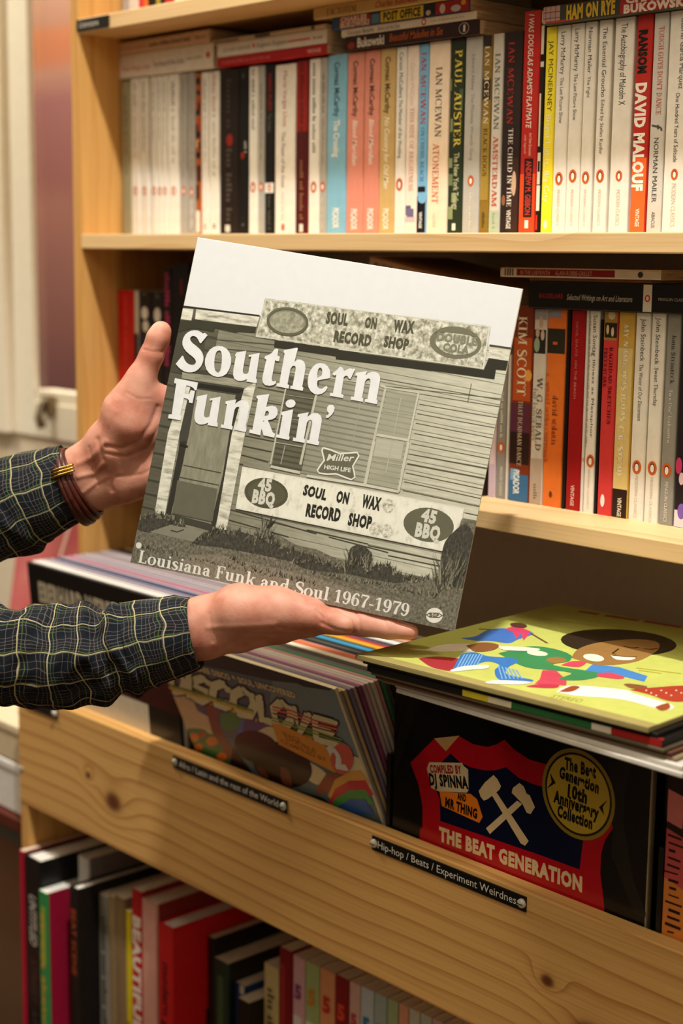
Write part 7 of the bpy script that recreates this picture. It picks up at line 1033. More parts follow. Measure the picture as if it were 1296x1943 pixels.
["p","#3a2e30",[[0.8286,0.7563],[0.8227,0.7475],[0.8136,0.7392],[0.8029,0.7329],[0.7928,0.7299],[0.7853,0.7309],[0.7819,0.7356],[0.7833,0.7432],[0.7892,0.752],[0.7985,0.7603],[0.8091,0.7666],[0.8192,0.7694],
[0.8266,0.7684],[0.8299,0.7637]],8,0],["l","#d9c79c",0.0282,[[0.8436,0.8511],[0.806,0.7497]],10],["p","#d9c79c",[[0.8582,0.8551],[0.8544,0.8495],[0.8485,0.8442],[0.8416,0.8403],[0.8351,0.8385],[0.8303,0.8392],
[0.8281,0.8422],[0.829,0.8471],[0.8328,0.8527],[0.8387,0.858],[0.8456,0.8619],[0.8521,0.8637],[0.8569,0.863],[0.8591,0.8599]],9,0],["p","#d9c79c",[[0.8209,0.7541],[0.817,0.7483],[0.811,0.7428],[0.804,0.7386],
[0.7973,0.7367],[0.7924,0.7374],[0.7902,0.7405],[0.7911,0.7454],[0.795,0.7512],[0.801,0.7567],[0.8081,0.7608],[0.8147,0.7627],[0.8196,0.7621],[0.8218,0.759]],9,0],["l","#3a2e30",0.0428,[[0.8436,0.8511],[0.9438,0.8556]],
7],["p","#3a2e30",[[0.8657,0.8572],[0.86,0.8487],[0.8511,0.8406],[0.8406,0.8346],[0.8307,0.8319],[0.8233,0.833],[0.82,0.8376],[0.8214,0.845],[0.8271,0.8535],[0.8362,0.8616],[0.8466,0.8675],[0.8564,0.8702],
[0.8637,0.8691],[0.867,0.8644]],8,0],["p","#3a2e30",[[0.9652,0.8615],[0.9597,0.8532],[0.9511,0.8453],[0.941,0.8394],[0.9314,0.8366],[0.9242,0.8377],[0.9209,0.8423],[0.9222,0.8495],[0.9277,0.858],[0.9364,0.8659],
[0.9465,0.8717],[0.9561,0.8743],[0.9631,0.8733],[0.9664,0.8687]],8,0],["l","#d9c79c",0.0282,[[0.8436,0.8511],[0.9438,0.8556]],10],["p","#d9c79c",[[0.8582,0.8551],[0.8544,0.8495],[0.8485,0.8442],[0.8416,0.8403],
[0.8351,0.8385],[0.8303,0.8392],[0.8281,0.8422],[0.829,0.8471],[0.8328,0.8527],[0.8387,0.858],[0.8456,0.8619],[0.8521,0.8637],[0.8569,0.863],[0.8591,0.8599]],9,0],["p","#d9c79c",[[0.9579,0.8595],[0.9543,0.854],
[0.9486,0.8488],[0.9419,0.8449],[0.9356,0.8431],[0.9309,0.8438],[0.9288,0.8468],[0.9296,0.8516],[0.9332,0.8571],[0.9389,0.8623],[0.9456,0.8662],[0.9519,0.8679],[0.9565,0.8672],[0.9587,0.8642]],9,0],
["l","#3a2e30",0.0434,[[0.8238,0.8024],[0.9088,0.8069]],7],["p","#3a2e30",[[0.8461,0.8087],[0.8403,0.8001],[0.8313,0.7919],[0.8207,0.7857],[0.8107,0.7829],[0.8032,0.7839],[0.7999,0.7886],[0.8013,0.7961],[0.8071,0.8047],
[0.8163,0.8129],[0.8268,0.819],[0.8368,0.8218],[0.8441,0.8207],[0.8474,0.8161]],8,0],["p","#3a2e30",[[0.9305,0.8131],[0.925,0.8046],[0.9162,0.7965],[0.9059,0.7905],[0.8961,0.7877],[0.8889,0.7887],[0.8856,0.7933],
[0.8869,0.8007],[0.8925,0.8092],[0.9014,0.8173],[0.9117,0.8233],[0.9213,0.826],[0.9285,0.825],[0.9318,0.8204]],8,0],["l","#d9c79c",0.0286,[[0.8238,0.8024],[0.9088,0.8069]],10],["p","#d9c79c",[[0.8385,0.8066],
[0.8347,0.8009],[0.8287,0.7955],[0.8217,0.7914],[0.8152,0.7896],[0.8103,0.7903],[0.8081,0.7933],[0.809,0.7982],[0.8128,0.8039],[0.8188,0.8093],[0.8258,0.8134],[0.8323,0.8152],[0.8372,0.8145],[0.8394,0.8114]],9,0],
["p","#d9c79c",[[0.9231,0.811],[0.9194,0.8054],[0.9136,0.8001],[0.9069,0.7961],[0.9005,0.7943],[0.8957,0.7949],[0.8935,0.798],[0.8944,0.8028],[0.8981,0.8084],[0.9039,0.8138],[0.9107,0.8177],[0.917,0.8195],
[0.9218,0.8188],[0.9239,0.8158]],9,0],["l","#3a2e30",0.0439,[[0.8068,0.7516],[0.9209,0.7595]],7],["p","#3a2e30",[[0.8294,0.7581],[0.8235,0.7493],[0.8144,0.741],[0.8037,0.7347],[0.7936,0.7318],[0.7861,0.7327],
[0.7827,0.7375],[0.7841,0.745],[0.79,0.7538],[0.7993,0.7622],[0.8099,0.7684],[0.82,0.7713],[0.8274,0.7702],[0.8307,0.7656]],8,0],["p","#3a2e30",[[0.9426,0.7659],[0.9371,0.7573],[0.9283,0.7491],[0.918,0.743],
[0.9083,0.7401],[0.901,0.7411],[0.8977,0.7457],[0.899,0.7531],[0.9046,0.7618],[0.9135,0.77],[0.9237,0.7761],[0.9334,0.7789],[0.9406,0.7779],[0.9439,0.7733]],8,0],["l","#d9c79c",0.0289,[[0.8068,0.7516],[0.9209,0.7595]],
10],["p","#d9c79c",[[0.8217,0.7559],[0.8178,0.7501],[0.8118,0.7446],[0.8048,0.7405],[0.7981,0.7385],[0.7932,0.7392],[0.791,0.7423],[0.7919,0.7473],[0.7958,0.7531],[0.8019,0.7585],[0.8089,0.7627],[0.8155,0.7646],
[0.8204,0.7639],[0.8226,0.7608]],9,0],["p","#d9c79c",[[0.9352,0.7638],[0.9316,0.7581],[0.9258,0.7527],[0.919,0.7486],[0.9126,0.7467],[0.9078,0.7474],[0.9056,0.7505],[0.9065,0.7553],[0.9102,0.761],[0.916,0.7664],
[0.9228,0.7704],[0.9292,0.7723],[0.9339,0.7716],[0.936,0.7686]],9,0],["l","#5f7f3a",0.0117,[[0.0034,0.7672],[0.2527,0.7798],[0.5014,0.7842]],11],["l","#c9a22e",0.0117,[[-0.0046,0.7529],[0.2455,0.766],[0.4949,0.7709]],
11],["l","#b8443a",0.0077,[[0.626,0.8356],[0.7257,0.8465],[0.8376,0.8377],[0.9486,0.8453]],11],["l","#c86a4a",0.0078,[[0.619,0.8209],[0.719,0.832],[0.8312,0.8234],[0.9425,0.8313]],11],
["l","#8a3a2a",0.0078,[[0.611,0.8042],[0.7113,0.8155],[0.824,0.8072],[0.9356,0.8154]],11],["l","#7f8a3a",0.0067,[[0.5958,0.783],[0.7187,0.7888],[0.9483,0.791]],11],["l","#7f8a3a",0.0068,[[0.5895,0.7698],[0.7127,0.7759],
[0.9429,0.7785]],11],["p","#d28a34",[[0.5832,0.7567],[0.6386,0.7664],[0.8586,0.7349],[0.8472,0.6255],[0.5752,0.6646]],12,0],["t","#9a5a20","INCL",[0.6259,0.718],[0.7215,0.7091],0.0177,"b",13],
["t","#9a5a20","DOUBLE",[0.6323,0.6994],[0.7802,0.6876],0.0176,"b",13],["t","#9a5a20","COMPILED BY",[0.5962,0.6765],[0.8221,0.6622],0.0177,"b",13],["p","#c05a48",[[0.9728,0.7232],[0.9646,0.7067],[0.9536,0.69],
[0.9404,0.6739],[0.9257,0.6592],[0.9102,0.6468],[0.8946,0.6372],[0.8798,0.6309],[0.8665,0.6284],[0.8554,0.6297],[0.8472,0.6348],[0.8422,0.6435],[0.8408,0.6553],[0.8429,0.6696],[0.8485,0.6856],[0.8572,0.7024],
[0.8686,0.7193],[0.8821,0.7354],[0.8969,0.7498],[0.9124,0.7618],[0.9277,0.771],[0.9422,0.7767],[0.955,0.7789],[0.9656,0.7774],[0.9735,0.7723],[0.9784,0.7639],[0.9799,0.7525],[0.978,0.7387]],12,0],
["t","#e8dcc4","2",[0.8592,0.6535],[0.9224,0.665],0.079,"x",13],["p","#2b3238",[[0.0674,0.9014],[0.4404,1.0134],[1.0053,1.0084],[0.9692,0.9879],[0.8404,0.9701],[0.8052,0.9765],[0.6766,0.9519],[0.253,0.9163],
[0.2181,0.8829],[-0.0002,0.7819]],2,0]],"ART_YELLOW":[["p","#a89a5e",[[0,0],[1,0],[1,0.045],[0,0.045]],1,0],["p","#33281b",[[0.5943,0.782],[0.61,0.7479],[0.6176,0.7113],[0.617,0.6739],[0.6084,0.6375],[0.5922,0.6036],
[0.5692,0.5739],[0.5405,0.5497],[0.5075,0.5319],[0.4714,0.5216],[0.4341,0.5193],[0.3972,0.5251],[0.3624,0.539],[0.3316,0.5605],[0.3064,0.5886],[0.2881,0.6221],[0.2779,0.6594],[0.2765,0.6985],[0.2841,0.7374],
[0.3005,0.7739],[0.3247,0.806],[0.3556,0.8319],[0.3913,0.8501],[0.4299,0.8597],[0.4692,0.8604],[0.5071,0.8521],[0.5417,0.8355],[0.5712,0.8117]],2,0],["p","#9c7440",[[0.4592,0.4294],[0.4128,0.5323],[0.4091,0.6413],
[0.4594,0.7549],[0.5251,0.7779],[0.5787,0.7077],[0.6113,0.5899],[0.6136,0.5084],[0.5848,0.4369],[0.5417,0.412]],3,1],["p","#efe6d0",[[0.5357,0.4854],[0.5399,0.4774],[0.5423,0.4695],[0.5428,0.462],[0.5415,0.4553],
[0.5383,0.4497],[0.5335,0.4455],[0.5272,0.4428],[0.5198,0.4419],[0.5117,0.4428],[0.5031,0.4453],[0.4947,0.4496],[0.4867,0.4552],[0.4795,0.4619],[0.4737,0.4695],[0.4693,0.4775],[0.4668,0.4856],[0.4661,0.4932],
[0.4674,0.5001],[0.4706,0.5058],[0.4756,0.5101],[0.482,0.5128],[0.4895,0.5136],[0.4978,0.5127],[0.5065,0.5099],[0.515,0.5056],[0.5229,0.4998],[0.53,0.493]],4,0],["p","#f1ead8",[[0.524,0.5362],[0.5606,0.5492],
[0.5884,0.5699],[0.5948,0.5302],[0.5621,0.5083]],4,1],["l","#3a2a1a",0.0072,[[0.5259,0.5425],[0.559,0.5517],[0.5887,0.5746]],5],["l","#3a2a1a",0.0075,[[0.4885,0.6571],[0.5164,0.6552],[0.5285,0.677]],5],
["l","#3a2a1a",0.0075,[[0.5476,0.6748],[0.5682,0.6833],[0.5727,0.7103]],5],["l","#3a2a1a",0.0056,[[0.4957,0.6199],[0.5139,0.5601],[0.5285,0.5581]],5],["p","#4a86c8",[[0.5749,0.3339],[0.5475,0.4099],[0.6159,0.4412],
[0.728,0.4165],[0.7541,0.3599],[0.6675,0.3646]],4,0],["p","#3f8a54",[[0.2816,0.3147],[0.2889,0.4012],[0.3312,0.4682],[0.4039,0.4439],[0.4418,0.4537],[0.4799,0.3882],[0.4754,0.3217],[0.6129,0.3463],[0.637,0.3055],
[0.6209,0.2389],[0.5747,0.2094],[0.5592,0.2898],[0.4578,0.2506],[0.4008,0.2554],[0.328,0.2909]],5,1],["p","#3f8a54",[[0.2786,0.3903],[0.3011,0.4588],[0.3611,0.4776],[0.4279,0.4606],[0.4491,0.4187],[0.3745,0.3613],
[0.3121,0.3469]],5,1],["p","#e9e0c4",[[0.3897,0.4099],[0.3928,0.4042],[0.3943,0.3981],[0.3941,0.3921],[0.3922,0.3863],[0.3888,0.3812],[0.3839,0.3769],[0.3779,0.3736],[0.371,0.3716],[0.3636,0.3709],[0.356,0.3715],
[0.3486,0.3735],[0.3418,0.3767],[0.3359,0.381],[0.3312,0.3862],[0.328,0.3919],[0.3264,0.3981],[0.3266,0.4042],[0.3284,0.41],[0.3319,0.4152],[0.3368,0.4196],[0.343,0.4229],[0.35,0.4249],[0.3575,0.4255],[0.3651,0.4248],
[0.3726,0.4228],[0.3793,0.4195],[0.3852,0.4151]],6,0],["p","#9c7440",[[0.4664,0.3948],[0.4704,0.3879],[0.4733,0.3804],[0.4748,0.3725],[0.4748,0.3647],[0.4735,0.3574],[0.4707,0.3508],[0.4668,0.3455],[0.4619,0.3415],
[0.4561,0.3391],[0.4499,0.3384],[0.4435,0.3395],[0.4372,0.3423],[0.4313,0.3467],[0.4262,0.3524],[0.422,0.3592],[0.4191,0.3668],[0.4175,0.3747],[0.4174,0.3826],[0.4187,0.3901],[0.4214,0.3967],[0.4254,0.4022],
[0.4304,0.4062],[0.4362,0.4086],[0.4426,0.4092],[0.4491,0.408],[0.4554,0.4051],[0.4613,0.4006]],6,0],["p","#3d78bb",[[0.3107,0.0679],[0.2417,0.1788],[0.2104,0.2395],[0.2301,0.2733],[0.2835,0.2652],[0.3398,0.2992],
[0.3798,0.2827],[0.3983,0.2121],[0.4376,0.1502],[0.4849,0.1457],[0.5346,0.1484],[0.5266,0.0913],[0.4595,0.0885],[0.3937,0.1552],[0.3689,0.2095],[0.3199,0.2196],[0.3166,0.1666],[0.3301,0.1163]],5,1],
["l","#7fb0dd",0.0043,[[0.2205,0.2329],[0.3045,0.0973]],6],["l","#7fb0dd",0.0043,[[0.2266,0.2394],[0.3104,0.1035]],6],["l","#7fb0dd",0.0043,[[0.2327,0.2458],[0.3163,0.1097]],6],["l","#7fb0dd",0.0043,[[0.2388,0.2522],
[0.3222,0.1159]],6],["l","#7fb0dd",0.0043,[[0.2449,0.2586],[0.3281,0.1221]],6],["l","#7fb0dd",0.0043,[[0.2509,0.2651],[0.334,0.1283]],6],["l","#7fb0dd",0.0043,[[0.257,0.2715],[0.3399,0.1345]],6],
["l","#7fb0dd",0.0041,[[0.3716,0.2002],[0.4667,0.0961]],6],["l","#7fb0dd",0.0041,[[0.3838,0.2009],[0.4744,0.1041]],6],["l","#7fb0dd",0.0041,[[0.3958,0.2015],[0.482,0.1122]],6],["l","#7fb0dd",0.004,[[0.4079,0.2021],
[0.4897,0.1202]],6],["l","#7fb0dd",0.004,[[0.4199,0.2027],[0.4974,0.1283]],6],["l","#7fb0dd",0.004,[[0.4318,0.2033],[0.5051,0.1363]],6],["p","#efe9da",[[0.3073,0.0643],[0.3061,0.1232],[0.3417,0.1809],[0.3669,0.1549],
[0.3424,0.1013],[0.323,0.0532]],6,1],["p","#efe9da",[[0.4553,0.0388],[0.4677,0.0782],[0.5409,0.1287],[0.5329,0.083],[0.4697,0.0316]],6,1],["p","#d04a5c",[[0.4866,0.253],[0.5136,0.2814],[0.5978,0.2148],[0.6276,0.1712],
[0.5575,0.1236],[0.5386,0.1716]],4,0],["p","#c03a4c",[[0.5565,0.0856],[0.5677,0.1269],[0.6103,0.1605],[0.6206,0.1235],[0.5721,0.0873]],5,1],["p","#d04a5c",[[0.6152,0.3369],[0.6374,0.372],[0.6888,0.3599],[0.6902,0.3307],
[0.6363,0.3125]],5,1],["p","#d04a5c",[[0.4903,0.3374],[0.4849,0.3935],[0.5184,0.4205],[0.5366,0.3577]],5,1],["p","#a83238",[[0.1578,0.0987],[0.1827,0.1588],[0.2609,0.1781],[0.3281,0.0744],[0.2562,0.0505]],3,1],
["p","#e8ddc2",[[0.1062,0.186],[0.0997,0.2681],[0.1363,0.3295],[0.2182,0.3711],[0.2162,0.3023],[0.1582,0.2104]],4,1],["p","#8a5a34",[[0.1574,0.3157],[0.168,0.3859],[0.2189,0.3943],[0.247,0.3348],[0.2244,0.2803]],5,1],
["p","#e9e2d0",[[0.2286,0.382],[0.2635,0.41],[0.3302,0.4449],[0.3383,0.4094],[0.2675,0.3565]],6,1],["p","#4a78c4",[[0.0864,0.3781],[0.1016,0.4319],[0.0761,0.5254],[0.1088,0.5847],[0.1998,0.5935],[0.2158,0.4966],
[0.2261,0.4337],[0.179,0.4205],[0.1383,0.3867]],4,1],["p","#d8486a",[[0.1049,0.5707],[0.0998,0.6349],[0.1823,0.604],[0.2381,0.4924],[0.1771,0.5597],[0.2105,0.491],[0.1528,0.5533]],5,0],["p","#5a3a2a",[[0.1312,0.6505],
[0.1351,0.644],[0.1375,0.6374],[0.1382,0.6309],[0.1373,0.625],[0.1348,0.6198],[0.1309,0.6157],[0.1257,0.6128],[0.1194,0.6113],[0.1124,0.6113],[0.1051,0.6127],[0.0977,0.6156],[0.0907,0.6197],[0.0844,0.6249],
[0.0792,0.6309],[0.0752,0.6374],[0.0727,0.6441],[0.0719,0.6507],[0.0727,0.6567],[0.0752,0.662],[0.0792,0.6662],[0.0846,0.6691],[0.0909,0.6705],[0.098,0.6705],[0.1054,0.669],[0.1128,0.666],[0.1198,0.6618],[0.126,0.6566]],
6,0],["l","#6a4a3a",0.0079,[[0.1985,0.5825],[0.3072,0.5195]],5],["l","#6a4a3a",0.008,[[0.0482,0.5104],[0.0998,0.5456]],5],["p","#f1ecdf",[[0.6462,0.0998],[0.6371,0.1811],[0.7612,0.2491],[0.8099,0.2355],[0.9279,0.2202],
[0.951,0.1773],[0.9198,0.1613],[0.8096,0.165],[0.7054,0.1084]],4,1],["p","#9a4a2a",[[0.6509,0.1047],[0.6416,0.1748],[0.6641,0.1838],[0.6743,0.1292]],5,1],["p","#9a4a2a",[[0.9111,0.169],[0.9146,0.2232],[0.9447,0.1873],
[0.9415,0.1509]],5,1],["p","#b0402c",[[0.773,0.2614],[0.7985,0.3137],[0.8695,0.4138],[0.9389,0.3003],[0.9124,0.2449],[0.8333,0.2599]],5,1],["p","#8a5a34",[[0.7324,0.2922],[0.7361,0.311],[0.7839,0.324],[0.7933,0.2972],
[0.7668,0.2768]],5,1],["p","#e8d0b0",[[0.8111,0.2869],[0.8135,0.2817],[0.8134,0.2785],[0.8109,0.279],[0.8074,0.2829],[0.8049,0.2881],[0.805,0.2914],[0.8076,0.2909]],6,0],["p","#e8d0b0",[[0.8343,0.2753],[0.8367,0.2702],
[0.8366,0.267],[0.834,0.2674],[0.8306,0.2714],[0.8282,0.2765],[0.8283,0.2797],[0.8309,0.2792]],6,0],["p","#e8d0b0",[[0.8573,0.2638],[0.8596,0.2588],[0.8595,0.2556],[0.857,0.256],[0.8535,0.2599],[0.8512,0.265],
[0.8513,0.2682],[0.8539,0.2678]],6,0],["p","#e8d0b0",[[0.8394,0.3165],[0.8417,0.3113],[0.8416,0.308],[0.8391,0.3085],[0.8356,0.3125],[0.8332,0.3177],[0.8333,0.321],[0.8359,0.3205]],6,0],["p","#e8d0b0",[[0.8624,0.3047],
[0.8647,0.2996],[0.8646,0.2963],[0.8621,0.2968],[0.8587,0.3008],[0.8563,0.3059],[0.8565,0.3092],[0.859,0.3087]],6,0],["p","#e8d0b0",[[0.8852,0.2931],[0.8875,0.288],[0.8874,0.2848],[0.8849,0.2852],[0.8815,0.2892],
[0.8792,0.2943],[0.8793,0.2975],[0.8818,0.297]],6,0],["p","#e8d0b0",[[0.8676,0.3461],[0.87,0.3408],[0.8698,0.3375],[0.8673,0.3381],[0.8639,0.3421],[0.8615,0.3473],[0.8617,0.3507],[0.8642,0.3501]],6,0],
["p","#e8d0b0",[[0.8905,0.3341],[0.8928,0.329],[0.8927,0.3257],[0.8902,0.3262],[0.8868,0.3302],[0.8845,0.3354],[0.8846,0.3387],[0.8871,0.3382]],6,0],["t","#8f8228","STEREO",[0.6669,0.0437],[0.7504,0.0619],0.0315,"n",3],
["l","#a82a1a",0.0266,[[0.118,0.9479],[0.1895,0.9592]],3],["l","#a82a1a",0.0261,[[0.2121,0.9619],[0.3291,0.9813]],3],["l","#a82a1a",0.0255,[[0.3462,0.9841],[0.4737,1.0026]],3],["l","#b3a83a",0.0106,[[0.1047,0.7734],
[0.2846,0.8215]],3],["l","#b3a83a",0.0086,[[0.6554,0.4706],[0.7791,0.5092]],3],["l","#b3a83a",0.0085,[[0.6759,0.4521],[0.7384,0.4704]],3]],"TUFT":[[[[0.0004,0.1337],[0.0432,0.1581],[0.0767,0.158],[0.1078,0.1462],
[0.1461,0.1449]],0.02,90],[[[0.1748,0.0991],[0.2068,0.1258],[0.244,0.149],[0.2851,0.1529],[0.368,0.1542],[0.4181,0.1556],[0.4723,0.1359],[0.5596,0.1277]],0.022,170],[[[0.3698,0.1457],[0.3856,0.1799],[0.3979,0.1868],
[0.4181,0.1556]],0.045,70],[[[0.4899,0.1035],[0.5667,0.1239],[0.6487,0.115]],0.018,70],[[[0.6538,0.1117],[0.6614,0.1393],[0.6943,0.1505],[0.7289,0.1318]],0.04,120],[[[0.7238,0.1351],[0.7732,0.1498],[0.7983,0.1335],
[0.8397,0.1209],[0.8933,0.1322],[0.9302,0.1401]],0.02,120],[[[0.9245,0.1261],[0.9359,0.1541],[0.9588,0.1674],[0.9969,0.167]],0.075,130],[[[0.5392,0.0832],[0.6724,0.0853],[0.8024,0.0915],[0.9318,0.0894]],0.014,150],
[[[0.022,0.0565],[0.1899,0.0508],[0.3991,0.0502],[0.5752,0.0524]],0.012,150],[[[0.3018,0.074],[0.3973,0.0586],[0.5339,0.0567]],0.016,90]]}
Z0 = -.735
def asc(i):
    if i < 20: return WORDS[i]
    a, b = divmod(i+1, 10); return ({2: 'twenty', 3: 'thirty'}[a]+'-'+WORDS[b-1]) if b else {2: 'twentieth', 3: 'thirtieth'}[a]
def fan2(x0, tops, bases, cols, place, group, x_jit=.0012):
    for i, (yt, yb, c) in enumerate(zip(tops, bases, cols)):
        th = math.asin((yb-yt)/LP)
        sleeve(f'record sleeve with {c[1]} top, {asc(i+1)} from the front, {place}', (x0+random.uniform(-x_jit, x_jit), yb, Z0+.0004), th, c[3] if len(c) > 3 else .0036, c[0], c[2] if len(c) > 2 and c[2] else None, None, group)
# --- middle section: the illustrated sleeve in front, leaning out over the board
tilt = math.asin(.4072)
sleeve('illustrated disco record sleeve in blues with fat cream lettering', (.355, -.0127, Z0+.004), tilt, .0045, '#c9bb96', '#56656c', '#6a5a48', None, ART['ART_DISCO'], 1.5, gloss=.22)
mid_cols = [('#8f8a84', 'grey'), ('#c4ab72', 'tan'), ('#7d7288', 'slate mauve'), ('#b9a79c', 'pale grey'), ('#8a4a68', 'plum'), ('#c9a2ac', 'pink'), ('#cfc4b4', 'stone white'), ('#d8cdbc', 'off white'), ('#c98f86', 'rose'), ('#3f7a58', 'green', None, .0045), ('#6a5a4a', 'brown'), ('#3a2e26', 'dark brown', None, .006), ('#ded2ae', 'cream', None, .0055), ('#e0d8c0', 'ivory'), ('#c8643a', 'orange and pink', None, .006), ('#d89a86', 'salmon'), ('#1c1815', 'black', None, .005), ('#5a5348', 'grey brown'), ('#15120f', 'black'), ('#3a8fb0', 'teal', None, .005), ('#16120f', 'jet black'), ('#d8a02c', 'orange yellow', None, .0055), ('#b82a1c', 'red', None, .005), ('#54465a', 'purple grey', None, .005), ('#1a1614', 'black'), ('#e2dcd0', 'white', None, .006), ('#1d1916', 'black'), ('#c89a7c', 'peach', None, .006), ('#c8301c', 'scarlet', None, .005), ('#241a16', 'dark'), ('#8a7a64', 'khaki'), ('#b8a890', 'buff')]
n = len(mid_cols); tops = [-.1362+.0063*i for i in range(n)]; bases = [-.0078+.0056*i for i in range(n)]
fan2(.357, tops, bases, mid_cols, 'behind disco sleeve', 'sleeves behind the disco sleeve')
# --- left section
WB = [('t', '#b8ab90', 'EBERHARD WEBER', (.075, .848), (.64, .848), .075, 'x', 2), ('t', '#b8ab90', 'WORKS', (.085, .715), (.305, .715), .078, 'x', 2),
      ('p', '#3a100e', [(.30, .56), (1, .56), (1, .92), (.70, .92), (.66, .80), (.30, .74)], 1, 0), ('p', '#c9bda4', [(.06, .0), (.80, .0), (.80, .56), (.06, .56)], 1, 0), ('p', '#7d7466', [(.60, .22), (.72, .20), (.74, .36), (.64, .42)], 2, 1), ('p', '#8d8474', [(.2, .1), (.4, .12), (.38, .22), (.22, .2)], 2, 1)]
sleeve('black record sleeve with pale capitals fronting the section next to the window', (.0205, -.0668, Z0+.0004), math.asin(.0818), .004, '#1a1512', '#16110e', None, None, WB, 1.0, gloss=.25)
left_cols = [('#e4dfd6', 'white', None, .0055), ('#d8d2ca', 'pale grey', None, .005), ('#b0a4ac', 'lilac grey'), ('#9c94a0', 'lilac'), ('#2f3a66', 'navy'), ('#b3a8b0', 'mauve grey'), ('#c8788a', 'pink'), ('#b5aab0', 'silver lilac'), ('#a89ca4', 'dusty lilac'), ('#c0b6b6', 'silver'), ('#b09ca0', 'dull rose'), ('#9c8e94', 'mauve'), ('#c4bab8', 'pale silver'), ('#a89a9c', 'taupe'), ('#8a7c80', 'dark mauve'), ('#2a2420', 'black', None, .0055), ('#cdb888', 'tan', None, .006), ('#4a4a34', 'olive'), ('#3a3a2c', 'dark olive'), ('#c4b080', 'straw', None, .006), ('#d8cdb8', 'cream'), ('#e6e2d8', 'bright white', None, .006), ('#e0dbd0', 'chalk white', None, .0055), ('#b0a48c', 'buff'), ('#c9bca0', 'oatmeal', None, .006), ('#8a8070', 'drab'), ('#d0c4ac', 'parchment'), ('#6a6054', 'dark drab')]
n = len(left_cols); tops = [-.0850+.0090*i for i in range(n)]; bases = [-.0615+.0090*i for i in range(n)]
fan2(.0215, tops, bases, left_cols, 'nearest the window', 'sleeves in the bin section next to the window')
# --- right section: the red shield sleeve stands upright in front
sleeve('black record sleeve with red shield and crossed hammers', (.687, -.0752, Z0+.0004), 0, .0036, '#a8946c', '#13100d', '#1a1613', None, ART['ART_BEAT'], 1.0, gloss=.18)
rc = [('#6a5c44', 'drab'), ('#14110e', 'black', None, .006), ('#1a1613', 'soot black'), ('#5a5a4c', 'grey green'), ('#8a7c64', 'khaki'), ('#3a2018', 'dark brown'), ('#7a2018', 'dark red'), ('#241612', 'umber'), ('#a02a1c', 'red'), ('#4a2a1c', 'brown'), ('#c05a2a', 'rust orange'), ('#2a1c18', 'dark umber'), ('#8a241c', 'brick red'), ('#c9b898', 'cream'), ('#3a3028', 'sepia'), ('#b03020', 'bright red'), ('#5a4434', 'mid brown')]
fan2(.6865, [-.0705+.0172*i for i in range(17)], [-.0705+.0172*i for i in range(17)], rc, 'behind hammers sleeve', 'sleeves behind the shield sleeve', .0004)
PKX = [('p', '#2a1a16', [(0, 0), (1, 0), (1, 1), (0, 1)], 1, 0), ('p', '#cf7a34', [(.0, 0), (.075, 0), (.085, .42), (.075, .62), (0, .62)], 2, 0), ('p', '#c0504c', [(0, .60), (.07, .58), (.08, .72), (.0, .74)], 3, 0), ('p', '#d87a70', [(0, .76), (.05, .75), (.055, .84), (0, .85)], 3, 0), ('p', '#4a5a4c', [(.085, .05), (.13, .05), (.14, .60), (.10, .62)], 2, 0), ('p', '#d88a48', [(.14, 0), (.30, 0), (.30, .5), (.15, .52)], 2, 0), ('p', '#c8485e', [(.12, .78), (.3, .76), (.3, .95), (.13, .93)], 2, 0), ('p', '#b84a5a', [(.3, .1), (.7, .1), (.7, .8), (.3, .8)], 2, 0)]
rr = random.Random(3)
for i in range(34):
    v = .03+i*.021; u = rr.uniform(0, .03); PKX.append(('l', '#1a1210', rr.uniform(.004, .009), [(u, v), (u+rr.uniform(.02, .055), v+rr.uniform(-.003, .003))], 4))
    if i % 2: PKX.append(('l', '#2a2a24', .006, [(.10, v), (.13+rr.uniform(0, .1), v)], 4))
sleeve('dark record sleeve with a column of orange and pink blocks', (1.0195, -.0752, Z0+.0004), 0, .0036, '#4a4038', '#2a1a16', None, None, PKX, 1.0, gloss=.25)
rc2 = [('#4a4030', 'dun'), ('#1a1613', 'black'), ('#6a5a44', 'khaki')]
fan2(1.0195, [-.0705, -.060, -.045], [-.0705, -.060, -.045], rc2, 'behind orange block sleeve', 'sleeves behind the orange and pink sleeve', .0004)

# --- sleeves lying flat across the right section, from the bottom up
def flatsleeve(label, x, y, z, rz, t, edge, face, artitems=None, edge_bits=None, group='records lying flat in a stack', tiltx=0):
    q = MB(); e = M(edge, .5); f = M(face, .3); c = .0007
    V = lambda zz, i: [(i, i, zz), (LP-i, i, zz), (LP-i, LP-i, zz), (i, LP-i, zz)]
    P = V(0, c)+V(c, 0)+V(t-c, 0)+V(t, c)
    q.mesh(P, [(0, 3, 2, 1)], f, None, False); q.mesh(P, [(12, 13, 14, 15)], f, None, False)
    for i in range(4):
        j = (i+1) % 4
        for k in (0, 4, 8): q.mesh(P, [(k+i, k+j, k+4+j, k+4+i)], e, None, False)
    if edge_bits:
        for u0, u1, c_ in edge_bits: q.face([(u0*LP, -.0002, c*.6), (u1*LP, -.0002, c*.6), (u1*LP, -.0002, t-c*.6), (u0*LP, -.0002, t-c*.6)], M(c_, .4)); q.face([(u0*LP, .0000, t-c*.4), (u1*LP, .0000, t-c*.4), (u1*LP, .004, t+.0002), (u0*LP, .004, t+.0002)], M(c_, .4))
    if artitems: art(q, artitems, lambda u, v, l: (u*LP, v*LP, t+.00006+l), 1.0, {}, .3)
    o = q.build('record_sleeve'); o.location = (x, y, z); o.rotation_euler = (tiltx, 0, rz); tag(o, label, 'record', group); return o
zf = Z0+LP+.0008
flatsleeve('white card sleeve lying lowest across the bin, end hanging over the dark sleeve', .778, -.163, zf, 0, .0044, '#d8d2c4', '#ddd6c8')
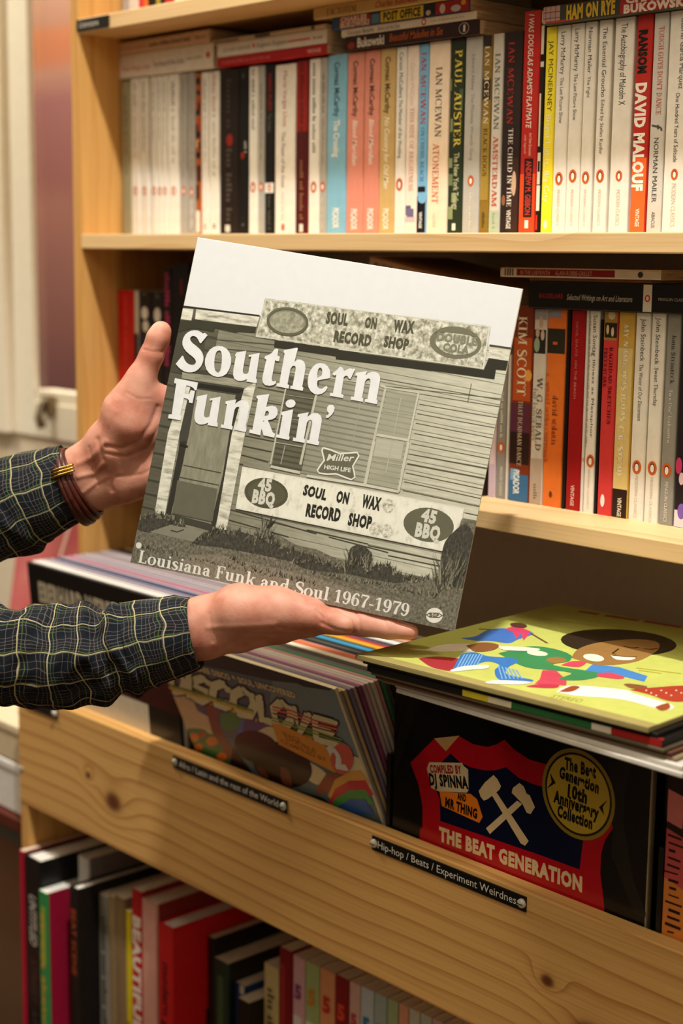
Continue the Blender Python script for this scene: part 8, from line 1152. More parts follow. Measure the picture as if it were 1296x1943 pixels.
flatsleeve('second white card sleeve, lying on the lowest white one', .776, -.1625, zf+.0046, .004, .0044, '#dad4c6', '#ddd6c8')
zf += .0094
flatsleeve('thin buff sleeve lying on the white pair', .768, -.172, zf, .05, .0030, '#8a7656', '#9a8664'); zf += .0032
flatsleeve('brown edged sleeve lying under the reggae coloured one', .764, -.176, zf, .058, .0030, '#4a2018', '#6a4a34'); zf += .0032
flatsleeve('dark khaki sleeve lying under the striped spine', .760, -.178, zf, .05, .0030, '#5d5138', '#4a4234'); zf += .0032
flatsleeve('black sleeve with yellow, green and red striped spine', .757, -.180, zf, .060, .0062, '#1a1613', '#1b1714', None,
           [(0, .36, '#15110e'), (.36, .45, '#d8c62e'), (.45, .53, '#e6dcb8'), (.53, .79, '#2a6a38'), (.79, .85, '#ded6c0'), (.85, 1, '#a8201c')]); zf += .0064
flatsleeve('plain dark sleeve lying right under the yellow one', .752, -.181, zf, .068, .0036, '#15120f', '#1a1614'); zf += .0038
flatsleeve('yellow record sleeve with cartoon dancers lying on top of the stack', .747, -.186, zf, .064, .0046, '#9a8c56', '#c6cb68', ART['ART_YELLOW'])

# ------------------------------------------------------------------ the held record
def stripes(name, base, dark, freq, w=.16, nz=.5, stretch=(14, 130), across=None):
    N = Nodes(name, .34, .4); uv = N.sep(N.coord('UV')); fr = N.math('FRACT', N.math('MULTIPLY_ADD', uv[1], freq, N.math('MULTIPLY', uv[0], .6)))
    edge_ = N.math('LESS_THAN', fr, w)
    n1 = N.noise(N.comb(N.math('MULTIPLY', uv[0], stretch[0]), N.math('MULTIPLY', uv[1], stretch[1]), 0.0), 1, 5, .65)
    c = N.mix(N.math('MULTIPLY', N.math('SUBTRACT', n1, .3, clamp=True), nz*2.6, clamp=True), tuple(x*.62 for x in lin(base)), tuple(min(.9, x*1.28) for x in lin(base)))
    if across:   # the photographed wall is paler at its right end
        c2 = N.mix(N.math('MULTIPLY', N.math('SUBTRACT', n1, .3, clamp=True), nz*2.6, clamp=True), tuple(x*.66 for x in lin(across)), tuple(min(.9, x*1.25) for x in lin(across)))
        c = N.mix(N.math('MULTIPLY_ADD', uv[0], 1.5, -.42, clamp=True), c, c2)
    return N.col(N.mix(N.math('MULTIPLY', edge_, .75), c, lin(dark)))
def mottled(name, stops, scale, detail=6, stretch=(1, 1), rough=.62):
    N = Nodes(name, .34, .4); uv = N.sep(N.coord('UV'))
    f = N.noise(N.comb(N.math('MULTIPLY', uv[0], scale*stretch[0]), N.math('MULTIPLY', uv[1], scale*stretch[1]), 0.0), 1, detail, rough)
    return N.col(N.ramp(f, [(a, lin(c)) for a, c in stops]))
SP = {'@siding': stripes('print_siding', '#8a8872', '#4f4d3d', 34, .08, across='#d2d0b9'), '@siding_dark': stripes('print_siding_dark', '#5d5b4a', '#2d2c22', 24, .16),
      '@whitewood': mottled('print_white_wood', [(.3, '#6f6d5c'), (.5, '#c9c7b4'), (.7, '#e0decd')], 30, 5, (.5, 2)),
      '@greywood': mottled('print_grey_wood', [(.3, '#6b6957'), (.7, '#a3a18c')], 30, 5, (.4, 3)),
      '@door': mottled('print_door', [(.3, '#76745f'), (.7, '#8f8d78')], 26, 5, (3, .6)),
      '@mottle': mottled('print_sign_mottle', [(.36, '#77755f'), (.5, '#aeac98'), (.62, '#d6d4c2')], 60, 6, (1.2, .9)),
      '@mottle2': mottled('print_sign_mottle_dark', [(.35, '#77755f'), (.65, '#a8a690')], 60, 6),
      '@blinds': stripes('print_blinds', '#85836c', '#6b6954', 62, .3, .2, (20, 30), across='#d0cebb'), '@panedark': stripes('print_blinds_dark', '#6b6955', '#3d3c2f', 62, .38, .3, (20, 60)),
      '@panelight': stripes('print_blinds_pale', '#b5b39c', '#8a8873', 62, .25, .2, (10, 30)), '@whiteblind': stripes('print_blinds_white', '#cdcbb6', '#b0ae98', 62, .2, .1, (10, 30)),
      '@signcream': mottled('print_sign_cream', [(.28, '#a9a791'), (.45, '#d9d7c5'), (.7, '#e4e2d2')], 34, 6, (1.4, .7)),
      '@stain': mottled('print_stain', [(.45, '#d6d4c2'), (.62, '#8f8d78')], 90, 4),
      '@grass': mottled('print_grass', [(.32, '#2f2d24'), (.52, '#6a6656'), (.72, '#928c7a')], 120, 6, (1.2, .8), .75), '@grassdark': mottled('print_weeds', [(.34, '#23221a'), (.55, '#45433a'), (.75, '#6d6a5a')], 110, 6, (1.5, .6), .75),
      '@dirt': mottled('print_dirt', [(.32, '#56503f'), (.52, '#7d7565'), (.72, '#998f80')], 110, 6, (1.2, .9), .75)}
HW = '#eeefec'; HG = .78
tl, tr_, br_, bl_ = Vector((.56208, -.22546, -.00799)), Vector((.82562, -.05846, -.05137)), Vector((.82684, -.13946, -.35578)), Vector((.5633, -.30645, -.3124))
ex = (tr_-tl).normalized(); ez = (tl-bl_); ez = (ez-ex*ez.dot(ex)).normalized(); ey = ez.cross(ex)   # ey points into the sleeve, away from the print
held = empty('record_sleeve', 'black and white photograph record sleeve held up in both hands', 'record', bl_)
held.rotation_mode = 'QUATERNION'; held.rotation_quaternion = Matrix((ex, ey, ez)).transposed().to_quaternion()
q = MB(); c = .0006; t = .0038; em = M('#e9e6dc', .5, HG)
V = lambda y, i: [(i, y, i), (LP-i, y, i), (LP-i, y, LP-i), (i, y, LP-i)]
P = V(0, c)+V(c, 0)+V(t-c, 0)+V(t, c)
q.mesh(P, [(0, 1, 2, 3)], M(HW, .3, HG, .015), None, False); q.mesh(P, [(12, 15, 14, 13)], M('#8a887a', .35, HG), None, False)
for i in range(4):
    j = (i+1) % 4
    for k in (0, 4, 8): q.mesh(P, [(k+i, k+4+i, k+4+j, k+j)], em, None, False)
art(q, ART['ART_HELD'], lambda u, v, l: (u*LP, -.00004-l, v*LP), HG, SP, .32)
NG = sum(1 for it in ART['ART_HELD'] if it[{'p': 3, 'h': 4, 'l': 4, 't': 7}[it[0]]] <= 15)
rt = random.Random(11)      # grass blades and weeds in the printed photograph
for line_, hgt, cnt_ in ART['TUFT']:
    for i in range(cnt_):
        k = rt.random()*(len(line_)-1); a_ = int(k); f_ = k-a_; x_ = line_[a_][0]*(1-f_)+line_[a_+1][0]*f_; y_ = line_[a_][1]*(1-f_)+line_[a_+1][1]*f_-rt.random()*hgt*.7
        ln = hgt*rt.uniform(.35, 1.15); dx_ = ln*rt.gauss(0, .35); w_ = rt.uniform(.0012, .003)
        pts = clip01([(x_-w_, y_), (x_+w_, y_), (x_+dx_, y_+ln)])
        if len(pts) > 2: q.poly2(pts, lambda u, v: (u*LP, -.00004-(NG+.1+.8*rt.random())*7e-6, v*LP), M(rt.choice(['#2a2820', '#3d3b2f', '#55523f', '#7d7965', '#98937e', '#47443a']), .34, HG))
q.build('printed_cover', held)
q = MB(); n = 48; V = [(.1565+.1505*math.cos(2*math.pi*i/n), y, .1575+.1505*math.sin(2*math.pi*i/n)) for y in (.0012, .0026) for i in range(n)]
q.mesh(V, [tuple(range(n)), tuple(range(n, 2*n))[::-1]]+[(i, (i+1) % n, n+(i+1) % n, n+i) for i in range(n)], M('#0c0b0a', .2)); q.build('vinyl_disc', held)

# ------------------------------------------------------------------ left of the bin
pk = empty('record_sleeve', 'faded pink record sleeve with white scrawl left of the bookcase', 'record', (-.455, .150, -.6605), (-.16, 0, 0))
q = MB(); N = Nodes('pink_card', .4); N.col(N.ramp(N.noise(N.coord('Object', (1, 1, .6)), 9, 3), [(.3, lin('#a8414c')), (.55, lin('#c06a68')), (.75, lin('#cf9488'))])); q.box(0, LP, 0, .004, 0, LP, N.m)
for a, b, w_ in (((.10, .02), (.13, .12), .006), ((.12, .14), (.15, .24), .007), ((.05, .16), (.08, .22), .004), ((.2, .05), (.22, .15), .005), ((.22, .2), (.25, .28), .005)):
    q.face([(a[0], -.0004, a[1]), (a[0]+w_, -.0004, a[1]), (b[0]+w_, -.0004, b[1]), (b[0], -.0004, b[1])], M('#e0c8bc'))
q.build('cover', pk)
bk = empty('record_sleeve', 'black record sleeve behind the faded pink one', 'record', (-.408, .175, -.6605), (-.13, 0, 0)); q = MB(); q.box(0, LP, 0, .004, 0, LP, M('#191412')); q.build('cover', bk)
def boxthing(nm, label, cat, x0, x1, y0, y1, z0, z1, mat, lidh, lidmat, bev=.002):
    r_ = empty(nm, label, cat, ((x0+x1)/2, (y0+y1)/2, z0)); cx, cy = (x0+x1)/2, (y0+y1)/2
    q = MB(); q.box(x0-cx, x1-cx, y0-cy, y1-cy, 0, z1-z0-lidh, mat); q.build('box_body', r_, bev)
    q = MB(); q.box(x0-cx-.002, x1-cx+.002, y0-cy-.002, y1-cy+.002, z1-z0-lidh, z1-z0, lidmat); q.build('box_lid', r_, bev)
    return r_
boxthing('storage_box', 'cream box with thin lid on the white box, left of bin', 'box', -.50, -.016, -.075, .23, -.7135, -.661, M('#cdb995', .7), .012, M('#d9c8a6', .7))
boxthing('storage_box', 'white box on the low table, left of the record bin', 'box', -.50, -.014, -.075, .23, -.787, -.7155, M('#dcd6ce', .6), .012, M('#e2ddd5', .6))
tb = empty('low_table', 'dark red wood table with grey apron beside the record bin', 'table', (-.27, .08, FLOOR))
def tpart(nm, boxes, mat):
    q = MB()
    for b in boxes: q.box(b[0]+.27, b[1]+.27, b[2]-.08, b[3]-.08, b[4]-FLOOR, b[5]-FLOOR, mat)
    return q.build(nm, tb, .002)
mah = M('#5a2216', .35); tpart('table_top', [(-.52, -.012, -.085, .235, -.806, -.7885)], mah); tpart('apron', [(-.50, -.018, -.07, -.055, -.838, -.806)], M('#4d4e42', .5)); tpart('apron', [(-.50, -.018, .205, .22, -.838, -.806)], M('#4d4e42', .5))
for a, b in ((-.51, -.075), (-.042, -.075), (-.51, .195), (-.042, .195)): tpart('leg', [(a, a+.028, b, b+.028, FLOOR, -.806)], mah)
cb = boxthing('cardboard_box', 'brown cardboard box standing under the low table', 'box', -.45, -.075, .0, .2, FLOOR, -.86, M('#7a5c40', .85), .004, M('#80624a', .85))
st = empty('step_stool', 'red brown wooden step stool on the floor', 'stool', (-.27, -.19, FLOOR))
sm_ = M('#8a3a22', .5)
q = MB(); q.box(-.20, .20, -.09, .09, .335, .372, sm_); q.build('seat', st, .003)
for a in (-.18, .15):
    for b in (-.08, .055): q = MB(); q.box(a, a+.03, b, b+.025, 0, .335, sm_); q.build('leg', st, .002)
# ------------------------------------------------------------------ the person holding the record
BODY = {"LEFT_PALM":[[[[0.4109,-0.3444,-0.2737,0.027],[0.4502,-0.3137,-0.2496,0.025],[0.4763,-0.2968,-0.235,0.0235]],0.008],[[[0.4247,-0.3286,-0.2708,0.026],[0.456,-0.3053,-0.2534,0.024],[0.4806,-0.2932,-0.2516,0.0215]],0.01],
[[[0.4758,-0.2965,-0.2315,0.0235],[0.4993,-0.2812,-0.2115,0.0245],[0.5314,-0.2506,-0.1926,0.019],[0.5496,-0.2311,-0.1691,0.0145]],0.012],[[[0.4785,-0.2942,-0.2465,0.0215],[0.5066,-0.2709,-0.2271,0.0225],
[0.54,-0.2381,-0.2107,0.018],[0.5606,-0.2216,-0.1919,0.014]],0.012],[[[0.4805,-0.2907,-0.2534,0.0165],[0.5066,-0.2711,-0.2401,0.0195],[0.5395,-0.2379,-0.2263,0.0175],[0.5656,-0.2223,-0.2171,0.0135]],0.012],
[[[0.4849,-0.29,-0.2582,0.01],[0.5075,-0.2749,-0.248,0.0155],[0.5324,-0.2517,-0.2389,0.0165],[0.5622,-0.2294,-0.2375,0.0125]],0.012],[[[0.5054,-0.2853,-0.2065,0.0235],[0.5233,-0.2783,-0.1839,0.0245],
[0.53,-0.2729,-0.1608,0.0165]],0.016],[[[0.5196,-0.2793,-0.1714,0.0225],[0.5317,-0.2715,-0.144,0.014],[0.5394,-0.2633,-0.1197,0.0113]],0.01],[[[0.5394,-0.2633,-0.1197,0.0113],[0.5431,-0.2584,-0.1037,0.0108],
[0.5441,-0.2557,-0.0972,0.01]],0.004],[[[0.5268,-0.2708,-0.1687,0.014],[0.5358,-0.2536,-0.1624,0.0125],[0.5493,-0.2308,-0.1666,0.0135]],0.012]],"LEFT_FINGERS":[[[[0.558,-0.2373,-0.1682,0.0135],
[0.6005,-0.2207,-0.1497,0.0108],[0.6262,-0.2031,-0.1423,0.0092],[0.6458,-0.1904,-0.1401,0.0082]],0.003],[[[0.5728,-0.2322,-0.1866,0.0135],[0.6216,-0.2121,-0.1721,0.011],[0.6495,-0.1933,-0.1659,0.0094],
[0.671,-0.1794,-0.1635,0.0083]],0.003],[[[0.5792,-0.2347,-0.2102,0.013],[0.6268,-0.2162,-0.1978,0.0104],[0.6525,-0.1989,-0.1926,0.009],[0.6732,-0.1855,-0.1907,0.008]],0.003],[[[0.5794,-0.2425,-0.2345,0.0118],
[0.6199,-0.2296,-0.225,0.0092],[0.6406,-0.2158,-0.2209,0.008],[0.6567,-0.2055,-0.2191,0.007]],0.003]],"LEFT_CREASE":[[[[0.5424,-0.2751,-0.1137],[0.5504,-0.2699,-0.1159],[0.5549,-0.2633,-0.1154]],0.0007,0.0013],
[[[0.5434,-0.2746,-0.1167],[0.5507,-0.2701,-0.1184],[0.5545,-0.2643,-0.1179]],0.0004,0.001],[[[0.5487,-0.2683,-0.1456],[0.5454,-0.2838,-0.1576],[0.5422,-0.2962,-0.1761],[0.5294,-0.2973,-0.1973],[0.5183,-0.2942,-0.2149]],
0.0,0.002],[[[0.5465,-0.2614,-0.1687],[0.5541,-0.2762,-0.1839],[0.5484,-0.2864,-0.2003],[0.5284,-0.2907,-0.209],[0.5106,-0.295,-0.2084]],0.0011,0.002],[[[0.5517,-0.2591,-0.1826],[0.5422,-0.271,-0.2081],
[0.5264,-0.2846,-0.2178],[0.5091,-0.294,-0.2158]],0.0008,0.0016],[[[0.5005,-0.2971,-0.2026],[0.505,-0.2955,-0.2161],[0.5075,-0.2938,-0.2329],[0.5107,-0.2901,-0.251]],0.0011,0.0026],[[[0.4953,-0.3047,-0.2102],
[0.5018,-0.3032,-0.2276],[0.5011,-0.2994,-0.2461]],0.0006,0.0016],[[[0.5326,-0.2881,-0.1548],[0.5441,-0.2829,-0.1602],[0.5489,-0.2717,-0.1604]],0.0004,0.0012],[[[0.5487,-0.2572,-0.2238],[0.5347,-0.2721,-0.2344],
[0.5162,-0.287,-0.2377]],0.0006,0.0018]],"LEFT_TENDON":[[[[0.4896,-0.3145,-0.2254],[0.5002,-0.3044,-0.219],[0.5088,-0.2931,-0.2046]],0.0012,0.003],[[[0.4895,-0.3146,-0.2383],[0.5003,-0.3035,-0.2345],
[0.5085,-0.2968,-0.2249]],0.0012,0.0026],[[[0.4899,-0.3091,-0.2543],[0.5014,-0.3014,-0.2433],[0.5085,-0.2939,-0.238]],0.0008,0.0022]],"RIGHT_PALM":[[[[0.5722,-0.3539,-0.3894,0.026],[0.6127,-0.311,-0.3754,0.026],
[0.6389,-0.2789,-0.3604,0.022]],0.008],[[[0.5792,-0.347,-0.3921,0.026],[0.6174,-0.3024,-0.3798,0.024],[0.6418,-0.2793,-0.3753,0.0185]],0.01],[[[0.5909,-0.3254,-0.3863,0.024],[0.6224,-0.2663,-0.3704,0.02]],0.01],
[[[0.639,-0.2772,-0.3601,0.0215],[0.6658,-0.2599,-0.3469,0.0215],[0.6926,-0.2381,-0.3468,0.0205],[0.7129,-0.214,-0.3507,0.0155]],0.012],[[[0.6423,-0.2785,-0.3739,0.018],[0.6635,-0.2549,-0.372,0.0155],
[0.689,-0.2285,-0.3653,0.0135],[0.7111,-0.209,-0.3592,0.0115]],0.012],[[[0.621,-0.2621,-0.3713,0.02],[0.6352,-0.2321,-0.3671,0.019],[0.6602,-0.2041,-0.3637,0.016],[0.687,-0.1878,-0.3612,0.0125]],0.014],
[[[0.612,-0.2552,-0.3771,0.015],[0.6191,-0.2224,-0.3725,0.016],[0.6429,-0.1895,-0.3679,0.014],[0.667,-0.1702,-0.3654,0.011]],0.014],[[[0.6714,-0.2613,-0.3472,0.0205],[0.7019,-0.2396,-0.345,0.0175],
[0.7233,-0.22,-0.348,0.014]],0.014],[[[0.7233,-0.22,-0.348,0.014],[0.7404,-0.2127,-0.3514,0.0112],[0.7527,-0.2045,-0.3543,0.0088]],0.004]],"RIGHT_FINGERS":[[[[0.7102,-0.2116,-0.3535,0.015],
[0.7307,-0.1941,-0.3549,0.0132],[0.7504,-0.1806,-0.3566,0.0116],[0.7715,-0.1673,-0.3592,0.0098],[0.7886,-0.1566,-0.3611,0.007]],0.003],[[[0.6907,-0.1944,-0.3616,0.0125],[0.7148,-0.1738,-0.3603,0.0108],
[0.7357,-0.1575,-0.362,0.0094],[0.7549,-0.1448,-0.365,0.0082],[0.7693,-0.1356,-0.3672,0.0064]],0.003],[[[0.6759,-0.1814,-0.3652,0.0125],[0.6991,-0.1618,-0.364,0.0108],[0.7192,-0.1463,-0.3657,0.0094],
[0.7378,-0.1344,-0.3687,0.0082],[0.7517,-0.1257,-0.371,0.0064]],0.003],[[[0.6635,-0.1704,-0.3696,0.010875000000000001],[0.6841,-0.1538,-0.3684,0.009396],[0.702,-0.1407,-0.3702,0.008178],
[0.7187,-0.1308,-0.3733,0.007134000000000001],[0.7313,-0.1236,-0.3757,0.005568]],0.003]],"RIGHT_CREASE":[[[[0.7379,-0.22,-0.3517],[0.7483,-0.2101,-0.3577],[0.7527,-0.1958,-0.3615]],0.0008,0.0016],
[[[0.7531,-0.1912,-0.3444],[0.7566,-0.1905,-0.3513],[0.7557,-0.1881,-0.3616]],0.0007,0.0014],[[[0.7021,-0.2397,-0.3587],[0.7141,-0.2245,-0.3628],[0.7237,-0.2137,-0.3612]],0.0006,0.0018],[[[0.6818,-0.2603,-0.3653],
[0.7,-0.2379,-0.3668]],0.0005,0.0018],[[[0.7347,-0.2237,-0.3405],[0.7408,-0.2214,-0.3456],[0.7401,-0.2208,-0.3526]],0.0005,0.0012],[[[0.7734,-0.1748,-0.3496],[0.776,-0.1751,-0.3559]],0.0004,0.0012],
[[[0.6593,-0.2867,-0.3481],[0.6621,-0.2865,-0.36],[0.6604,-0.2839,-0.373]],0.0006,0.002]],"RIGHT_TENDON":[[[[0.6614,-0.2901,-0.3595],[0.6791,-0.2705,-0.3583],[0.7076,-0.2506,-0.3541]],0.0008,0.003]],
"SLEEVE_LEFT":[[0.4636,-0.3028,-0.2459,0.0375],[0.455,-0.312,-0.2513,0.0395],[0.431,-0.3323,-0.2644,0.0455],[0.4061,-0.3536,-0.2781,0.0495],[0.3771,-0.3844,-0.2873,0.052],[0.3533,-0.4177,-0.2869,0.054]],
"SLEEVE_RIGHT":[[0.6363,-0.2856,-0.3704,0.0325],[0.6257,-0.2964,-0.3737,0.0365],[0.6075,-0.3133,-0.38,0.04],[0.5934,-0.3301,-0.3861,0.0418],[0.5774,-0.3487,-0.3912,0.042],[0.5629,-0.3652,-0.3944,0.0445],
[0.5466,-0.3834,-0.3961,0.046],[0.5134,-0.4194,-0.3957,0.048],[0.4866,-0.4481,-0.3938,0.052],[0.4532,-0.4839,-0.3915,0.055]],"BRACELET":[[0.4732,-0.2999,-0.2461],[0.4865,-0.2883,-0.2399]],
"BODY":{"el":[0.3342,-0.4306,-0.2854],"er":[0.4397,-0.4981,-0.3898],"sl":[0.0768,-0.5098,-0.073],"sr":[0.4317,-0.6602,-0.0627],"neck":[0.2392,-0.5872,-0.009],"head":[0.2594,-0.5695,0.0977],"chin":[0.2922,-0.557,0.0635],
"hip":[0.2964,-0.6576,-0.5598],"chest":[0.2593,-0.6031,-0.1663],"waist":[0.2835,-0.6349,-0.4073]}}
def surface_nets(f, org, h):
    """smooth mesh of the zero level of a sampled field"""
    s = f < 0; nx, ny, nz = f.shape
    acc = np.zeros((nx-1, ny-1, nz-1, 3), np.float32); cnt = np.zeros((nx-1, ny-1, nz-1), np.float32)
    cs = [(i, j, k) for i in (0, 1) for j in (0, 1) for k in (0, 1)]
    sl = lambda A, c: A[c[0]:nx-1+c[0], c[1]:ny-1+c[1], c[2]:nz-1+c[2]]
    for a in cs:
        for ax in range(3):
            if a[ax]: continue
            b = tuple(1 if i == ax else a[i] for i in range(3))
            m = sl(s, a) != sl(s, b); fa = sl(f, a)[m]; fb = sl(f, b)[m]; t = fa/(fa-fb)
            p = np.tile(np.array(a, np.float32), (len(t), 1)); p[:, ax] += t; acc[m] += p; cnt[m] += 1
    act = cnt > 0; idx = -np.ones(cnt.shape, np.int64); idx[act] = np.arange(act.sum())
    ijk = np.argwhere(act); V = (ijk+acc[act]/cnt[act][:, None])*h+org
    F = []
    for ax in range(3):
        o1, o2 = [(1, 2), (2, 0), (0, 1)][ax]
        lo = [slice(1, n-1) for n in (nx, ny, nz)]; lo[ax] = slice(0, (nx, ny, nz)[ax]-1)
        hi = list(lo); hi[ax] = slice(1, (nx, ny, nz)[ax])
        s0 = s[tuple(lo)]; ch = s0 != s[tuple(hi)]; q = np.argwhere(ch); fl = s0[ch]
        base = q.copy()
        for d in range(3):
            if d != ax: base[:, d] += 1
        def cell(d1, d2):
            c = base.copy(); c[:, o1] += d1; c[:, o2] += d2; return idx[c[:, 0], c[:, 1], c[:, 2]]
        quad = np.stack([cell(-1, -1), cell(0, -1), cell(0, 0), cell(-1, 0)], 1)
        quad[~fl] = quad[~fl][:, ::-1]; F.append(quad)
    F = np.concatenate(F); return V, F[(F >= 0).all(1)]
def smin(a, b, k): m = np.clip(.5+.5*(b-a)/k, 0, 1); return b*(1-m)+a*m-k*m*(1-m)
def field(chains, h, pad=.006, groups=None, lo=None, hi=None):
    """union of tapered limbs; chains = [[ [x,y,z,r], ... ], blend]"""
    pts = np.array([p for c, k in chains for p in c])
    if lo is None: lo = (pts[:, :3]-pts[:, 3:4]).min(0)-pad
    if hi is None: hi = (pts[:, :3]+pts[:, 3:4]).max(0)+pad
    n = np.ceil((hi-lo)/h).astype(int)+1
    ax = [lo[i]+h*np.arange(n[i]) for i in range(3)]; f = np.full(n, 1.0, np.float32)
    for c, k in chains:
        g = np.full(n, 1.0, np.float32) if len(c) > 2 else None
        for a, b in (zip(c, c[1:]) if len(c) > 1 else [(c[0], c[0])]):
            a = np.array(a); b = np.array(b); m = max(a[3], b[3])+.03
            l_ = np.minimum(a[:3], b[:3])-m; u_ = np.maximum(a[:3], b[:3])+m
            s_ = tuple(slice(max(0, int((l_[i]-lo[i])/h)), min(n[i], int((u_[i]-lo[i])/h)+2)) for i in range(3))
            if any(q_.stop <= q_.start for q_ in s_): continue
            X, Y, Z = np.meshgrid(*[ax[i][s_[i]] for i in range(3)], indexing='ij', copy=False)
            d = b[:3]-a[:3]; L2 = max(1e-9, float(d@d))
            t = np.clip(((X-a[0])*d[0]+(Y-a[1])*d[1]+(Z-a[2])*d[2])/L2, 0, 1)
            dist = np.sqrt((X-a[0]-t*d[0])**2+(Y-a[1]-t*d[1])**2+(Z-a[2]-t*d[2])**2)-(a[3]+(b[3]-a[3])*t)
            tgt = f if g is None else g
            tgt[s_] = smin(tgt[s_], dist.astype(np.float32), k if g is None else min(k, .006))
        if g is not None: f = smin(f, g, k)
    return f, lo, ax
def poly_dist(V, P):
    best = np.full(len(V), 9.0)
    for a, b in zip(P, P[1:]):
        a = np.array(a); b = np.array(b); d = b-a; t = np.clip(((V-a)@d)/max(1e-9, d@d), 0, 1); best = np.minimum(best, np.linalg.norm(V-a-t[:, None]*d, axis=1))
    return best
def vnormals(V, F):
    n = np.cross(V[F[:, 2]]-V[F[:, 0]], V[F[:, 3]]-V[F[:, 1]]); N_ = np.zeros_like(V)
    for i in range(4): np.add.at(N_, F[:, i], n)
    return N_/np.maximum(1e-12, np.linalg.norm(N_, axis=1))[:, None]
def relax(V, F, it=2, w=.5):
    for _ in range(it):
        s = np.zeros_like(V); c = np.zeros(len(V))
        for i in range(4):
            j = (i+1) % 4; np.add.at(s, F[:, i], V[F[:, j]]); np.add.at(c, F[:, i], 1); np.add.at(s, F[:, j], V[F[:, i]]); np.add.at(c, F[:, j], 1)
        V = V*(1-w)+w*s/np.maximum(1, c)[:, None]
    return V
def hand(palm, fingers, creases, tendons, h=.0013):
    f, lo, ax = field(palm+fingers, h)
    V, F = surface_nets(f, lo, h); V = relax(V, F, 3, .5); n_ = vnormals(V, F)
    # crease lines are laid on the skin: find the nearest skin under each line by widening in depth
    view = np.array([-.72665, .66791, -.16087])
    side = lambda A: A-np.outer(A@view, view)
    front = (n_@view) < .15
    for P, d, w_ in creases:
        if d: V = V-n_*(front*d*np.exp(-(poly_dist(side(V), side(np.array(P)))/w_)**2))[:, None]
    for P, d, w_ in tendons: V = V+n_*(front*d*np.exp(-(poly_dist(side(V), side(np.array(P)))/w_)**2))[:, None]
    return V, F
skN = Nodes('skin', .54, .32); cc = skN.coord('Object')
f1 = skN.noise(cc, 38, 3); f2 = skN.noise(cc, 300, 3); f3 = skN.noise(cc, 42, 2)
sc_ = skN.ramp(f1, [(.30, lin('#b57058')), (.5, lin('#cb8d74')), (.70, lin('#d49b82'))])
sc_ = skN.mix(skN.math('MULTIPLY', skN.math('SUBTRACT', f3, .5, clamp=True), 1.3), sc_, lin('#a64e3c'))
skN.b.inputs['Subsurface Weight'].default_value = .22; skN.b.inputs['Subsurface Radius'].default_value = (1.0, .35, .18); skN.b.inputs['Subsurface Scale'].default_value = .006
vor = skN.n('ShaderNodeTexVoronoi'); vor.feature = 'DISTANCE_TO_EDGE'; vor.inputs['Scale'].default_value = 620; skN.put(cc, vor.inputs['Vector'])
skN.bump(skN.math('ADD', skN.math('MULTIPLY', vor.outputs['Distance'], .6), skN.math('MULTIPLY', f2, .8)), .22, .0009)
SKIN = skN.col(sc_)

J = {k: np.array(v) for k, v in BODY['BODY'].items()}
hipc = J['hip']; FZ = FLOOR
person = empty('person', 'person in a dark plaid shirt holding up the black and white record', 'person', (float(hipc[0]), float(hipc[1]), FLOOR))
off = -np.array(person.location)
R4 = lambda p, r: [float(p[0]), float(p[1]), float(p[2]), r]
across = (J['sr']-J['sl']); across = across/np.linalg.norm(across); fwd = np.array([.89, .36, 0.0]); fwd -= across*(fwd@across); fwd /= np.linalg.norm(fwd)
hl, hr = hipc-across*.09, hipc+across*.09
fl_, fr_ = np.array([hl[0], hl[1], FZ+.05]), np.array([hr[0], hr[1], FZ+.05])
kl, kr = (hl+fl_)/2+fwd*.02, (hr+fr_)/2+fwd*.02
Bd = []
def limb(k, *ps): Bd.append([[R4(p, r) for p, r in ps], k])
limb(.03, (J['sl'], .055), (J['el'], .034), (np.array(BODY['LEFT_PALM'][0][0][1][:3]), .022))
limb(.03, (J['sr'], .055), (J['er'], .034), (np.array(BODY['RIGHT_PALM'][0][0][1][:3]), .022))
limb(.05, (J['sl']+across*.03, .062), (J['chest']-across*.06, .115), (J['waist']-across*.05, .10), (hipc-across*.05, .11))
limb(.05, (J['sr']-across*.03, .062), (J['chest']+across*.06, .115), (J['waist']+across*.05, .10), (hipc+across*.05, .11))
limb(.04, (hl, .088), (kl, .058), (fl_, .040)); limb(.04, (hr, .088), (kr, .058), (fr_, .040))
limb(.03, (J['chest']+np.array([0, 0, .1]), .07), (J['neck'], .056), (J['head']-fwd*.02, .058))
hd = J['head']
limb(.03, (hd-fwd*.025+np.array([0, 0, .02]), .084), (hd+fwd*.03+np.array([0, 0, .02]), .076)); limb(.03, (hd+fwd*.045+np.array([0, 0, -.05]), .050), (J['chin'], .034))
limb(.012, (hd+fwd*.105+np.array([0, 0, .015]), .009), (hd+fwd*.122+np.array([0, 0, -.018]), .015))
for s_ in (-1, 1): limb(.008, (hd+across*.088*s_+np.array([0, 0, .012]), .011), (hd+across*.088*s_-fwd*.006+np.array([0, 0, -.028]), .008))
limb(.008, (hd+fwd*.098+across*.018+np.array([0, 0, -.048]), .009), (hd+fwd*.098-across*.018+np.array([0, 0, -.048]), .009))
hB = .008; f, lo, ax = field(Bd, hB, pad=.03); vB, fB = surface_nets(f, lo, hB)
q = MB()
for V, F in (hand(BODY['LEFT_PALM'], BODY['LEFT_FINGERS'], BODY['LEFT_CREASE'], BODY['LEFT_TENDON']), hand(BODY['RIGHT_PALM'], BODY['RIGHT_FINGERS'], BODY['RIGHT_CREASE'], BODY['RIGHT_TENDON']), (vB, fB)):
    q.mesh((V+off).tolist(), F.tolist(), SKIN)
body = q.build('body', person)
